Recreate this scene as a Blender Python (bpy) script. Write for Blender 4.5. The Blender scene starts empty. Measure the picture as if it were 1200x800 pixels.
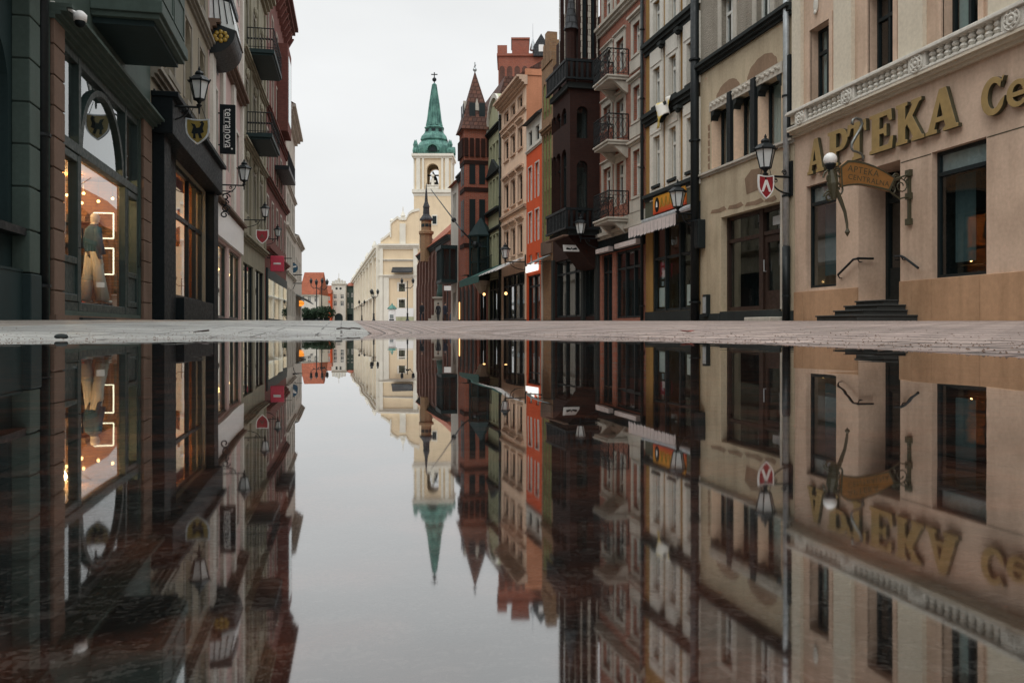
import bpy, bmesh, math, random
from mathutils import Vector, Matrix, noise
random.seed(7)
SC = bpy.context.scene
COL = SC.collection
R = math.radians

# ------------------------------------------------------------------ camera
CAM_H = 0.05
TH = math.atan(0.2)                       # the lens looks 11.3 degrees right of the street's axis
CT, ST = math.cos(TH), math.sin(TH)
cam_d = bpy.data.cameras.new('camera')
cam = bpy.data.objects.new('camera', cam_d)
COL.objects.link(cam)
cam.location = (0, 0, CAM_H)
cam.rotation_euler = (R(90), 0, -TH)
cam_d.sensor_width = 36
cam_d.lens = 30
cam_d.shift_y = -15.5 / 1200
cam_d.clip_start = 0.01
cam_d.clip_end = 6000
SC.camera = cam

# ------------------------------------------------------------------ world: an overcast sky over a faint Nishita one
SUN_EL, SUN_ROT = R(52), R(215)
world = bpy.data.worlds.new('World')
SC.world = world
world.use_nodes = True
wn, wl = world.node_tree.nodes, world.node_tree.links
wn.clear()
def W(t, **kw):
    n = wn.new(t)
    for k, v in kw.items():
        setattr(n, k, v)
    return n
sky = W('ShaderNodeTexSky', sky_type='NISHITA', sun_disc=False, sun_elevation=SUN_EL, sun_rotation=SUN_ROT)
hsv = W('ShaderNodeHueSaturation'); hsv.inputs['Saturation'].default_value = 0.25; hsv.inputs['Value'].default_value = 0.10
wl.new(sky.outputs[0], hsv.inputs['Color'])
tc = W('ShaderNodeTexCoord')
sep = W('ShaderNodeSeparateXYZ'); wl.new(tc.outputs['Generated'], sep.inputs[0])
mr = W('ShaderNodeMapRange'); mr.inputs[1].default_value = 0.38; mr.inputs[2].default_value = 1.0
mr.inputs[3].default_value = 0.96; mr.inputs[4].default_value = 2.7
wl.new(sep.outputs['Z'], mr.inputs[0])
mp = W('ShaderNodeMapping'); mp.inputs['Scale'].default_value = (1, 1, 2.6)
wl.new(tc.outputs['Generated'], mp.inputs[0])
cn = W('ShaderNodeTexNoise'); cn.inputs['Scale'].default_value = 2.3; cn.inputs['Detail'].default_value = 5
cn.inputs['Roughness'].default_value = 0.45
wl.new(mp.outputs[0], cn.inputs['Vector'])
cr = W('ShaderNodeMapRange'); cr.inputs[1].default_value = 0.3; cr.inputs[2].default_value = 0.7
cr.inputs[3].default_value = 0.87; cr.inputs[4].default_value = 1.05
wl.new(cn.outputs['Fac'], cr.inputs[0])
mu = W('ShaderNodeMath', operation='MULTIPLY'); wl.new(mr.outputs[0], mu.inputs[0]); wl.new(cr.outputs[0], mu.inputs[1])
tint = W('ShaderNodeMix', data_type='RGBA', blend_type='MULTIPLY'); tint.inputs[0].default_value = 1
tint.inputs[6].default_value = (0.985, 1.0, 1.0, 1)
wl.new(mu.outputs[0], tint.inputs[7])
mx = W('ShaderNodeMix', data_type='RGBA'); mx.inputs[0].default_value = 0.88
wl.new(hsv.outputs[0], mx.inputs[6]); wl.new(tint.outputs[2], mx.inputs[7])
bg = W('ShaderNodeBackground'); bg.inputs['Strength'].default_value = 1.0
wl.new(mx.outputs[2], bg.inputs[0])
wo = W('ShaderNodeOutputWorld'); wl.new(bg.outputs[0], wo.inputs[0])

sun_d = bpy.data.lights.new('sun', 'SUN')
sun_d.energy = 0.7; sun_d.angle = R(25); sun_d.color = (1, 0.96, 0.9)
sun = bpy.data.objects.new('sun', sun_d); COL.objects.link(sun)
sun.rotation_euler = (R(90) - SUN_EL, 0, R(180) - SUN_ROT)
sun.location = (0, -20, 40)

SC.view_settings.view_transform = 'Standard'
SC.view_settings.look = 'None'
SC.view_settings.exposure = 0.0
SC.view_settings.gamma = 1
SC.view_settings.use_curve_mapping = False
SC.render.engine = 'CYCLES'
SC.cycles.max_bounces = 8
SC.cycles.transparent_max_bounces = 12
SC.cycles.use_denoising = True
SC.cycles.caustics_reflective = False
SC.cycles.caustics_refractive = False

# ------------------------------------------------------------------ materials
MATS = {}
def base_mat(name):
    m = bpy.data.materials.new(name); m.use_nodes = True
    n = m.node_tree.nodes; n.clear()
    out = n.new('ShaderNodeOutputMaterial')
    return m, n, m.node_tree.links, out
def coords(n, l, kind='Object'):
    t = n.new('ShaderNodeTexCoord'); return t.outputs[kind]
def principled(n, l, out, col, rough, **kw):
    p = n.new('ShaderNodeBsdfPrincipled')
    if isinstance(col, tuple): p.inputs['Base Color'].default_value = (*col, 1)
    else: l.new(col, p.inputs['Base Color'])
    p.inputs['Roughness'].default_value = rough
    for k, v in kw.items(): p.inputs[k.replace('_', ' ')].default_value = v
    l.new(p.outputs[0], out.inputs[0]); return p
def noise_fac(n, l, vec, scale, detail=4, lo=0.3, hi=0.7, a=0.0, b=1.0, stretch=None, rough=.55):
    if stretch:
        mp = n.new('ShaderNodeMapping'); mp.inputs['Scale'].default_value = stretch
        l.new(vec, mp.inputs[0]); vec = mp.outputs[0]
    t = n.new('ShaderNodeTexNoise'); t.inputs['Scale'].default_value = scale; t.inputs['Detail'].default_value = detail
    t.inputs['Roughness'].default_value = rough
    l.new(vec, t.inputs['Vector'])
    r = n.new('ShaderNodeMapRange'); r.inputs[1].default_value = lo; r.inputs[2].default_value = hi
    r.inputs[3].default_value = a; r.inputs[4].default_value = b
    l.new(t.outputs['Fac'], r.inputs[0]); return r.outputs[0]
def mixc(n, l, fac, a, b, mode='MIX'):
    m = n.new('ShaderNodeMix'); m.data_type = 'RGBA'; m.blend_type = mode
    for s, v in ((0, fac), (6, a), (7, b)):
        if isinstance(v, tuple): m.inputs[s].default_value = (*v, 1)
        elif isinstance(v, (int, float)): m.inputs[s].default_value = v
        else: l.new(v, m.inputs[s])
    return m.outputs[2]
def bump(n, l, h, p, strength, dist=0.01):
    b = n.new('ShaderNodeBump'); b.inputs['Strength'].default_value = strength; b.inputs['Distance'].default_value = dist
    l.new(h, b.inputs['Height']); l.new(b.outputs[0], p.inputs['Normal']); return b
def sc3(c, k): return tuple(min(1, x * k) for x in c)

def plaster(name, col, dirt=0.35, rough=0.85, dirtcol=None, coarse=0):
    if name in MATS: return MATS[name]
    m, n, l, out = base_mat(name)
    v = coords(n, l)
    dc = dirtcol or tuple(x * y for x, y in zip(col, (.52, .50, .47)))
    f1 = noise_fac(n, l, v, 0.7, 6, .42, .66, 0, dirt)
    f2 = noise_fac(n, l, v, 2.2, 6, .47, .68, 0, dirt, stretch=(1.3, 1.3, .16))   # rain streaks
    c = mixc(n, l, f1, col, dc)
    c = mixc(n, l, f2, c, dc)
    f3 = noise_fac(n, l, v, 14, 4, .3, .7, .90, 1.06)
    c = mixc(n, l, 1.0, c, f3, 'MULTIPLY')
    p = principled(n, l, out, c, rough, Specular_IOR_Level=.18)
    h = noise_fac(n, l, v, 60 if not coarse else coarse, 4)
    bump(n, l, h, p, .25 if not coarse else .8, .006 if not coarse else .02)
    MATS[name] = m; return m

def brickm(name, c1, c2, mortar, rough=.85, bw=.26, bh=.075, mort=.011, dirt=.3):
    if name in MATS: return MATS[name]
    m, n, l, out = base_mat(name)
    v = coords(n, l)
    s = n.new('ShaderNodeSeparateXYZ'); l.new(v, s.inputs[0])
    a = n.new('ShaderNodeMath'); a.operation = 'ADD'; l.new(s.outputs[0], a.inputs[0]); l.new(s.outputs[1], a.inputs[1])
    cb = n.new('ShaderNodeCombineXYZ'); l.new(a.outputs[0], cb.inputs[0]); l.new(s.outputs[2], cb.inputs[1])
    b = n.new('ShaderNodeTexBrick')
    b.inputs['Color1'].default_value = (*c1, 1); b.inputs['Color2'].default_value = (*c2, 1)
    b.inputs['Mortar'].default_value = (*mortar, 1); b.inputs['Scale'].default_value = 1
    b.inputs['Mortar Size'].default_value = mort; b.inputs['Brick Width'].default_value = bw; b.inputs['Row Height'].default_value = bh
    b.inputs['Bias'].default_value = -.1
    l.new(cb.outputs[0], b.inputs['Vector'])
    f = noise_fac(n, l, v, .8, 6, .4, .72, 0, dirt)
    c = mixc(n, l, f, b.outputs['Color'], sc3(c1, .45))
    f3 = noise_fac(n, l, v, 9, 4, .3, .7, .85, 1.1)
    c = mixc(n, l, 1.0, c, f3, 'MULTIPLY')
    p = principled(n, l, out, c, rough, Specular_IOR_Level=.18)
    bump(n, l, b.outputs['Fac'], p, -.4, .008)
    MATS[name] = m; return m

def paint(name, col, rough=.5, var=.2, metal=0.0, scale=6, spec=.5):
    if name in MATS: return MATS[name]
    m, n, l, out = base_mat(name)
    v = coords(n, l)
    f = noise_fac(n, l, v, scale, 5, .35, .75, 0, 1)
    c = mixc(n, l, f, col, sc3(col, 1 - var))
    p = principled(n, l, out, c, rough, Metallic=metal, Specular_IOR_Level=spec)
    r = noise_fac(n, l, v, scale * 2, 4, .3, .7, max(.02, rough - .12), min(1, rough + .12))
    l.new(r, p.inputs['Roughness'])
    bump(n, l, noise_fac(n, l, v, 40, 3), p, .12, .004)
    MATS[name] = m; return m

def glassm(name, tintc=(.75, .86, .86), ior=1.5):
    if name in MATS: return MATS[name]
    m, n, l, out = base_mat(name)
    tr = n.new('ShaderNodeBsdfTransparent'); tr.inputs[0].default_value = (*tintc, 1)
    gl = n.new('ShaderNodeBsdfGlossy'); gl.inputs['Roughness'].default_value = .015; gl.inputs[0].default_value = (.95, .97, .97, 1)
    fr = n.new('ShaderNodeFresnel'); ge = n.new('ShaderNodeNewGeometry'); mr_ = n.new('ShaderNodeMapRange'); mr_.inputs[3].default_value = ior; mr_.inputs[4].default_value = 1 / ior
    l.new(ge.outputs['Backfacing'], mr_.inputs[0]); l.new(mr_.outputs[0], fr.inputs['IOR'])
    mxs = n.new('ShaderNodeMixShader')
    # two surfaces of a sheet: R = 2F / (1 + F)
    a1 = n.new('ShaderNodeMath'); a1.operation = 'ADD'; a1.inputs[1].default_value = 1; l.new(fr.outputs[0], a1.inputs[0])
    a2 = n.new('ShaderNodeMath'); a2.operation = 'DIVIDE'; l.new(fr.outputs[0], a2.inputs[0]); l.new(a1.outputs[0], a2.inputs[1])
    a3 = n.new('ShaderNodeMath'); a3.operation = 'MULTIPLY'; a3.inputs[1].default_value = 2; l.new(a2.outputs[0], a3.inputs[0])
    l.new(a3.outputs[0], mxs.inputs[0]); l.new(tr.outputs[0], mxs.inputs[1]); l.new(gl.outputs[0], mxs.inputs[2])
    l.new(mxs.outputs[0], out.inputs[0])
    MATS[name] = m; return m

def emis(name, col, s):
    if name in MATS: return MATS[name]
    m, n, l, out = base_mat(name)
    e = n.new('ShaderNodeEmission'); e.inputs[0].default_value = (*col, 1); e.inputs[1].default_value = s
    l.new(e.outputs[0], out.inputs[0]); MATS[name] = m; return m

def tilem(name, c1, c2):
    return brickm(name, c1, c2, sc3(c1, .35), .7, .30, .28, .03, .5)

M = {}
def setup_materials():
    M['iron'] = paint('black_iron', (.006, .010, .012), .5, .3, spec=.3)
    M['dkmetal'] = paint('dark_metal', (.010, .016, .018), .5, .3, spec=.3)
    M['zinc'] = paint('zinc', (.50, .54, .56), .45, .3, .4)
    M['milk'] = paint('milky_glass', (.66, .70, .70), .25, .12)
    M['glass'] = glassm('window_glass')
    M['shopglass'] = glassm('shop_glass', (.80, .90, .90), 1.47)
    M['room'] = paint('dark_room', (.008, .018, .021), .9, .3)
    M['curtain'] = plaster('curtain_with_sky_tint', (.44, .49, .48), .2)  # cloth tinted teal-grey, partly to paint sky reflections into the windows
    M['wframe_w'] = paint('white_window_paint', (.66, .66, .62), .45, .15)
    M['wframe_d'] = paint('dark_window_paint', (.008, .015, .017), .45, .3, spec=.3)
    M['wframe_b'] = paint('brown_window_paint', (.035, .020, .015), .5, .3, spec=.3)
    M['wframe_g'] = paint('green_window_paint', (.024, .042, .040), .45, .25, spec=.35)
    M['white'] = plaster('white_stucco', (.64, .62, .56), .22)
    M['cream'] = plaster('cream_stucco', (.30, .265, .20), .25)
    M['salmon'] = plaster('salmon_stucco', (.62, .465, .355), .48)
    M['plinth'] = plaster('ochre_plinth', (.48, .30, .18), .45)
    M['pilaster'] = plaster('pale_pilaster', (.64, .58, .47), .12)
    M['beige'] = plaster('beige_stucco', (.50, .42, .30), .4)
    M['beigeup'] = plaster('beige_roughcast', (.33, .30, .25), .5, coarse=22)
    M['ochre'] = plaster('ochre_stucco', (.33, .195, .065), .45)
    M['patch'] = plaster('bare_plaster', (.27, .185, .125), .5)
    M['palestone'] = plaster('pale_stone', (.50, .47, .41), .4)
    M['brownstone'] = plaster('brown_stone', (.165, .112, .085), .45)
    M['pewter'] = paint('pewter', (.17, .18, .17), .35, .3, .6)
    M['dullstone'] = plaster('dull_stone', (.27, .25, .21), .45)
    M['oliveshield'] = paint('olive_gold_enamel', (.22, .165, .03), .35, .35)
    M['darkstone'] = plaster('dark_stone', (.030, .036, .036), .4)
    M['stepstone'] = plaster('step_stone', (.055, .058, .056), .3)
    M['greenwall'] = plaster('grey_green_paint', (.068, .098, .086), .35, rough=.6)
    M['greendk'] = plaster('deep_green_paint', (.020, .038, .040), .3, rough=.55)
    M['olive'] = plaster('olive_dark_stucco', (.10, .105, .075), .4)
    M['redbrick'] = brickm('red_brick', (.36, .085, .045), (.27, .062, .038), (.26, .20, .16))
    M['rowbrick'] = brickm('house_brick', (.36, .115, .07), (.27, .085, .052), (.24, .19, .16))
    M['darkbrick'] = brickm('dark_brick', (.040, .015, .011), (.028, .011, .009), (.028, .019, .016), dirt=.5)
    M['hallbrick'] = brickm('hall_brick', (.16, .065, .045), (.10, .045, .035), (.11, .09, .08), dirt=.5)
    M['peach'] = plaster('peach_stucco', (.84, .62, .46), .2)
    M['peachtrim'] = plaster('peach_trim', (.60, .43, .32), .3)
    M['dimcurtain'] = paint('dim_curtain', (.075, .115, .12), .8, .2)
    M['peachside'] = plaster('peach_gable', (.60, .265, .15), .25)
    M['redhouse'] = plaster('red_stucco', (.66, .105, .035), .2)
    M['green1'] = plaster('pale_green_stucco', (.40, .41, .27), .3)
    M['green2'] = plaster('moss_green_stucco', (.20, .235, .09), .4)
    M['gothbrick'] = brickm('tan_brick', (.30, .17, .085), (.22, .12, .07), (.24, .19, .13))
    M['churchy'] = plaster('church_ochre', (.78, .64, .45), .12)
    M['churchw'] = plaster('church_white', (.76, .73, .64), .14)
    M['copper'] = plaster('green_copper', (.12, .27, .225), .8, rough=.55, dirtcol=(.03, .085, .08))
    M['tiles'] = tilem('red_tiles', (.40, .12, .06), (.30, .085, .05))
    M['dktiles'] = tilem('brown_tiles', (.15, .07, .05), (.08, .05, .045))
    M['slate'] = tilem('slate_tiles', (.07, .075, .08), (.05, .055, .06))
    M['gold'] = paint('gold_letters', (.34, .23, .085), .5, .25)
    M['golddark'] = paint('gold_edges', (.055, .05, .025), .55, .25)
    M['copperplate'] = paint('ochre_signboard', (.27, .125, .035), .4, .25)
    M['black'] = paint('black_board', (.004, .008, .010), .6, .2, spec=.18)
    M['whitep'] = paint('white_paint', (.78, .78, .76), .4, .08)
    M['yellow'] = paint('yellow_enamel', (.33, .21, .025), .35, .15)
    M['red'] = paint('crimson_enamel', (.30, .02, .03), .35, .2)
    M['pink'] = paint('pink_panel', (.65, .06, .11), .35, .1)
    M['blue'] = paint('blue_cloth', (.03, .10, .17), .9, .2)
    M['skin'] = paint('skin', (.45, .28, .2), .55, .1)
    M['coat'] = paint('dark_coat', (.016, .02, .026), .9, .3)
    M['coat2'] = paint('navy_coat', (.018, .026, .045), .9, .3)
    M['hair'] = paint('dark_hair', (.02, .014, .01), .7, .3)
    M['mann'] = paint('mannequin_white', (.7, .66, .6), .4, .1)
    M['whitecloth'] = paint('white_cloth', (.66, .63, .57), .9, .15)
    M['awning'] = paint('pale_awning', (.62, .55, .53), .85, .2)
    M['greenawn'] = paint('green_awning', (.02, .10, .085), .8, .2)
    M['greyawn'] = paint('grey_awning', (.20, .23, .23), .8, .2)
    M['orangeglow'] = emis('orange_lightbox', (1, .32, .04), 1.3)
    M['whiteglow'] = emis('white_letters_lit', (1, .98, .92), 1.4)
    M['warmglow'] = emis('warm_lamp', (1, .55, .2), 3)
    M['neon'] = emis('white_neon', (1, .84, .58), 3.2)
    M['bulb'] = emis('warm_bulb', (1, .55, .2), 9)
    M['leaf'] = plaster('dark_leaves', (.03, .055, .03), .4)
    M['bronze'] = paint('green_bronze', (.035, .085, .075), .5, .5)
    M['foliage'] = paint('foliage', (.035, .06, .03), .7, .5, scale=3)

# ------------------------------------------------------------------ mesh builder
class MB:
    def __init__(s): s.v = []; s.f = []
    def add(s, vs, fs):
        o = len(s.v); s.v += [tuple(p) for p in vs]; s.f += [tuple(i + o for i in f) for f in fs]; return s
    def quad(s, a, b, c, d): return s.add([a, b, c, d], [(0, 1, 2, 3)])
    def box(s, x0, x1, y0, y1, z0, z1):
        if x0 > x1: x0, x1 = x1, x0
        if y0 > y1: y0, y1 = y1, y0
        if z0 > z1: z0, z1 = z1, z0
        v = [(x0, y0, z0), (x1, y0, z0), (x1, y1, z0), (x0, y1, z0), (x0, y0, z1), (x1, y0, z1), (x1, y1, z1), (x0, y1, z1)]
        return s.add(v, [(0, 3, 2, 1), (4, 5, 6, 7), (0, 1, 5, 4), (1, 2, 6, 5), (2, 3, 7, 6), (3, 0, 4, 7)])
    def prism(s, poly, a, b, ax='y'):
        """poly in the plane across axis ax, extruded from a to b"""
        n = len(poly)
        def P(p, t):
            if ax == 'y': return (p[0], t, p[1])
            if ax == 'z': return (p[0], p[1], t)
            return (t, p[0], p[1])
        v = [P(p, a) for p in poly] + [P(p, b) for p in poly]
        f = [tuple(range(n))[::-1], tuple(range(n, 2 * n))] + [(i, (i + 1) % n, (i + 1) % n + n, i + n) for i in range(n)]
        return s.add(v, f)
    def lathe(s, prof, c=(0, 0, 0), seg=16, rot=0.0, sx=1, sy=1, cap=True):
        o = len(s.v)
        for r, z in prof:
            for i in range(seg):
                a = rot + 2 * math.pi * i / seg
                s.v.append((c[0] + r * math.cos(a) * sx, c[1] + r * math.sin(a) * sy, c[2] + z))
        for j in range(len(prof) - 1):
            for i in range(seg):
                k = (i + 1) % seg
                s.f.append((o + j * seg + i, o + j * seg + k, o + (j + 1) * seg + k, o + (j + 1) * seg + i))
        if cap:
            s.f.append(tuple(o + i for i in range(seg))[::-1])
            s.f.append(tuple(o + (len(prof) - 1) * seg + i for i in range(seg)))
        return s
    def tube(s, pts, r, seg=8):
        pts = [Vector(p) for p in pts]
        rs = r if isinstance(r, (list, tuple)) else [r] * len(pts)
        o = len(s.v); up = None
        for i, p in enumerate(pts):
            d = (pts[min(i + 1, len(pts) - 1)] - pts[max(i - 1, 0)]).normalized()
            if up is None:
                up = Vector((0, 0, 1)) if abs(d.z) < .9 else Vector((1, 0, 0))
            x = d.cross(up)
            if x.length < 1e-4: x = d.cross(Vector((0, 1, 0)))
            x.normalize(); y = x.cross(d).normalized(); up = y
            for k in range(seg):
                a = 2 * math.pi * k / seg
                s.v.append(tuple(p + (x * math.cos(a) + y * math.sin(a)) * rs[i]))
        for i in range(len(pts) - 1):
            for k in range(seg):
                q = (k + 1) % seg
                s.f.append((o + i * seg + k, o + i * seg + q, o + (i + 1) * seg + q, o + (i + 1) * seg + k))
        s.f.append(tuple(o + k for k in range(seg))[::-1]); s.f.append(tuple(o + (len(pts) - 1) * seg + k for k in range(seg)))
        return s
    def sphere(s, c, r, seg=16, rings=8, sx=1, sy=1, sz=1):
        prof = [(r * math.sin(math.pi * (j + .02) / (rings + .04)), -r * sz * math.cos(math.pi * j / rings)) for j in range(rings + 1)]
        return s.lathe(prof, c, seg, 0, sx, sy)
    def wall(s, u0, u1, z0, z1, holes=(), n=0.0, rev=.2, arch=True):
        """a front face at y=n with real openings (u0,u1,z0,z1[,arch]) and their reveals"""
        us = sorted({u0, u1, *[min(max(h[0], u0), u1) for h in holes], *[min(max(h[1], u0), u1) for h in holes]})
        zs = sorted({z0, z1, *[min(max(h[2], z0), z1) for h in holes], *[min(max(h[3], z0), z1) for h in holes]})
        for i in range(len(us) - 1):
            for j in range(len(zs) - 1):
                cu, cz = (us[i] + us[i + 1]) / 2, (zs[j] + zs[j + 1]) / 2
                if us[i + 1] - us[i] < 1e-6 or zs[j + 1] - zs[j] < 1e-6: continue
                if any(h[0] < cu < h[1] and h[2] < cz < h[3] for h in holes): continue
                s.quad((us[i + 1], n, zs[j]), (us[i], n, zs[j]), (us[i], n, zs[j + 1]), (us[i + 1], n, zs[j + 1]))
        for h in holes:
            a, b, c, d = h[:4]; q = n - rev
            s.quad((a, n, c), (a, n, d), (a, q, d), (a, q, c)); s.quad((b, n, d), (b, n, c), (b, q, c), (b, q, d))
            s.quad((b, n, c), (a, n, c), (a, q, c), (b, q, c)); s.quad((a, n, d), (b, n, d), (b, q, d), (a, q, d))
            if len(h) > 4 and h[4]:
                w = (b - a) / 2; m = (a + b) / 2; rise = min(w * h[4], d - c); N = 8
                for sgn in (-1, 1):
                    arc = [(m + sgn * w * math.cos(t * math.pi / 2 / N), d - rise + rise * math.sin(t * math.pi / 2 / N)) for t in range(N + 1)]
                    for k in range(N):
                        p, r_ = arc[k], arc[k + 1]
                        s.quad((p[0], n, p[1]), (p[0], n, d), (r_[0], n, d), (r_[0], n, r_[1]))
                        s.quad((p[0], n, p[1]), (r_[0], n, r_[1]), (r_[0], q, r_[1]), (p[0], q, p[1]))
        return s
    def xf(s, mat):
        s.v = [tuple(mat @ Vector(p)) for p in s.v]; return s

def obj(name, mb, mat, parent=None, smooth=False, label=None):
    me = bpy.data.meshes.new(name); me.from_pydata(mb.v, [], mb.f)
    bm = bmesh.new(); bm.from_mesh(me)
    bmesh.ops.remove_doubles(bm, verts=bm.verts, dist=1e-5)
    bmesh.ops.recalc_face_normals(bm, faces=bm.faces)
    bm.to_mesh(me); bm.free()
    if smooth: me.shade_smooth() if hasattr(me, 'shade_smooth') else me.polygons.foreach_set('use_smooth', [True] * len(me.polygons))
    me.materials.append(mat)
    o = bpy.data.objects.new(name, me); COL.objects.link(o)
    if parent: o.parent = parent
    if label: o['label'] = label
    return o
def bevel(o, w=.01, seg=2):
    m = o.modifiers.new('bevel', 'BEVEL'); m.width = w; m.segments = seg; m.limit_method = 'ANGLE'; m.angle_limit = R(40); return o
def thing(name, label, cat, loc=(0, 0, 0), rz=0.0, group=None):
    e = bpy.data.objects.new(name, None); COL.objects.link(e); e.empty_display_size = .2
    e.location = loc; e.rotation_euler = (0, 0, rz)
    e['label'] = label; e['category'] = cat
    if group: e['group'] = group
    return e
def tag(o, label, cat, group=None):
    o['label'] = label; o['category'] = cat
    if group: o['group'] = group
    return o
def struct(o): o['kind'] = 'structure'; return o
def dup(root, loc, rz, label, parts=None):
    r = root.copy(); COL.objects.link(r); r.location = loc; r.rotation_euler = (0, 0, rz); r['label'] = label
    for ch in root.children:
        if parts is not None and ch.name.split('.')[0] not in parts: continue
        c = ch.copy(); COL.objects.link(c); c.parent = r
        for g in ch.children:
            d = g.copy(); COL.objects.link(d); d.parent = c
    return r

def outline_mesh(loops, ext, bev=0.0):
    """closed 2-D outlines (holes allowed) made into one extruded mesh through a filled curve"""
    cu = bpy.data.curves.new('outline', 'CURVE'); cu.dimensions = '2D'; cu.fill_mode = 'BOTH'; cu.extrude = ext; cu.bevel_depth = bev
    for lp in loops:
        sp = cu.splines.new('POLY'); sp.points.add(len(lp) - 1)
        for i, p in enumerate(lp): sp.points[i].co = (p[0], p[1], 0, 1)
        sp.use_cyclic_u = True
    o = bpy.data.objects.new('outline', cu); COL.objects.link(o)
    bpy.context.view_layer.update()
    me = bpy.data.meshes.new_from_object(o.evaluated_get(bpy.context.evaluated_depsgraph_get()))
    bpy.data.objects.remove(o); bpy.data.curves.remove(cu)
    mb = MB(); mb.v = [tuple(v.co) for v in me.vertices]; mb.f = [tuple(p.vertices) for p in me.polygons]
    bpy.data.meshes.remove(me); return mb
def text_mesh(txt, size, ext=.004, spacing=1.0):
    cu = bpy.data.curves.new('txt', 'FONT'); cu.body = txt; cu.size = size; cu.extrude = ext; cu.align_x = 'CENTER'; cu.align_y = 'CENTER'
    cu.space_character = spacing; cu.resolution_u = 3
    o = bpy.data.objects.new('txt', cu); COL.objects.link(o)
    bpy.context.view_layer.update()
    me = bpy.data.meshes.new_from_object(o.evaluated_get(bpy.context.evaluated_depsgraph_get()))
    bpy.data.objects.remove(o); bpy.data.curves.remove(cu)
    mb = MB(); mb.v = [tuple(v.co) for v in me.vertices]; mb.f = [tuple(p.vertices) for p in me.polygons]
    bpy.data.meshes.remove(me); return mb
def basis(x, y, z, o=(0, 0, 0)):
    m = Matrix.Identity(4)
    for i in range(3): m[i][0], m[i][1], m[i][2], m[i][3] = x[i], y[i], z[i], o[i]
    return m

def pieces(name, mb, mat, parent, bev=None):
    """every separate piece of a builder becomes a part of its own (pieces that touch stay together)"""
    par = list(range(len(mb.v)))
    def fd(i):
        while par[i] != i: par[i] = par[par[i]]; i = par[i]
        return i
    for f in mb.f:
        for k in f[1:]: par[fd(k)] = fd(f[0])
    isl = {}
    for fi, f in enumerate(mb.f): isl.setdefault(fd(f[0]), []).append(fi)
    groups = []
    for fs in isl.values():
        vs = [mb.v[i] for fi in fs for i in mb.f[fi]]
        bb = [min(v[k] for v in vs) for k in range(3)] + [max(v[k] for v in vs) for k in range(3)]
        hit = [g for g in groups if all(g[0][k] <= bb[k + 3] + .012 and bb[k] <= g[0][k + 3] + .012 for k in range(3))]
        for g in hit:
            groups.remove(g); fs = fs + g[1]; bb = [min(bb[k], g[0][k]) for k in range(3)] + [max(bb[k + 3], g[0][k + 3]) for k in range(3)]
        groups.append((bb, fs))
    out = []
    for bb, fs in groups:
        ids = sorted({i for fi in fs for i in mb.f[fi]}); mp = {i: j for j, i in enumerate(ids)}
        m = MB(); m.v = [mb.v[i] for i in ids]; m.f = [tuple(mp[i] for i in mb.f[fi]) for fi in fs]
        o = obj(name, m, M[mat], parent)
        if bev: bevel(o, bev, 1)
        out.append(o)
    return out

# ------------------------------------------------------------------ survey: pixels of the 1200x800 photograph to points on planes of the place
def ray(x, y):
    k = (x - 600) / 1000
    return Vector((CT * k + ST, -ST * k + CT, (384.5 - y) / 1000))
def vert_plane(x, y, P, N):
    d = ray(x, y); den = d.x * N[0] + d.y * N[1]
    t = (P[0] * N[0] + P[1] * N[1]) / den
    return Vector((0, 0, CAM_H)) + d * t
class Frame:
    """a facade line: local x along the facade, local y out into the street, z up"""
    def __init__(s, P, Q):
        s.P = Vector((P[0], P[1])); d = Vector((Q[0] - P[0], Q[1] - P[1])); s.L = d.length
        s.u = d.normalized(); s.n = Vector((-s.u.y, s.u.x)); s.ang = math.atan2(s.u.y, s.u.x)
    def px(s, x, y, n=0.0):
        p = vert_plane(x, y, s.P + s.n * n, s.n); q = Vector((p.x, p.y)) - s.P
        return q.dot(s.u), p.z
    def U(s, x, n=0.0): return s.px(x, 300, n)[0]
    def Z(s, x, y, n=0.0): return s.px(x, y, n)[1]
    def across(s, x, y, u):
        P = s.P + s.u * u
        p = vert_plane(x, y, P, s.u); q = Vector((p.x, p.y)) - s.P
        return q.dot(s.n), p.z
    def w(s, u, n, z):
        p = s.P + s.u * u + s.n * n; return (p.x, p.y, z)
def xright(y): return 10.6 - .027 * (y - 18.66)
def xleft(y):
    if y < 45: return -4.45 - .012 * y
    if y < 75: return -4.99 + .013 * (y - 45)
    return -4.6
setup_materials()
# ------------------------------------------------------------------ ground, puddle
EDGE = [(-300, 2.1), (0, 3.0), (100, 3.45), (200, 4.1), (300, 4.8), (400, 6.6), (460, 8.6), (520, 10.5), (580, 7.8), (640, 6.0), (700, 4.8), (760, 4.05),
        (840, 3.2), (940, 2.4), (1070, 1.8), (1200, 1.42), (1500, 1.05)]
EDGE = [(TH + math.atan((x - 600) / 1000), z * math.hypot(1, (x - 600) / 1000)) for x, z in EDGE]
def rb(a):
    a = (a + math.pi) % (2 * math.pi) - math.pi
    if a <= EDGE[0][0]:
        f = min(1, (EDGE[0][0] - a) / 1.0); return EDGE[0][1] * (1 - f) + 1.9 * f
    if a >= EDGE[-1][0]:
        f = min(1, (a - EDGE[-1][0]) / 1.0); return EDGE[-1][1] * (1 - f) + 1.9 * f
    for (a0, r0), (a1, r1) in zip(EDGE, EDGE[1:]):
        if a0 <= a <= a1:
            t = (a - a0) / (a1 - a0); return r0 + (r1 - r0) * t
    return 2
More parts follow.
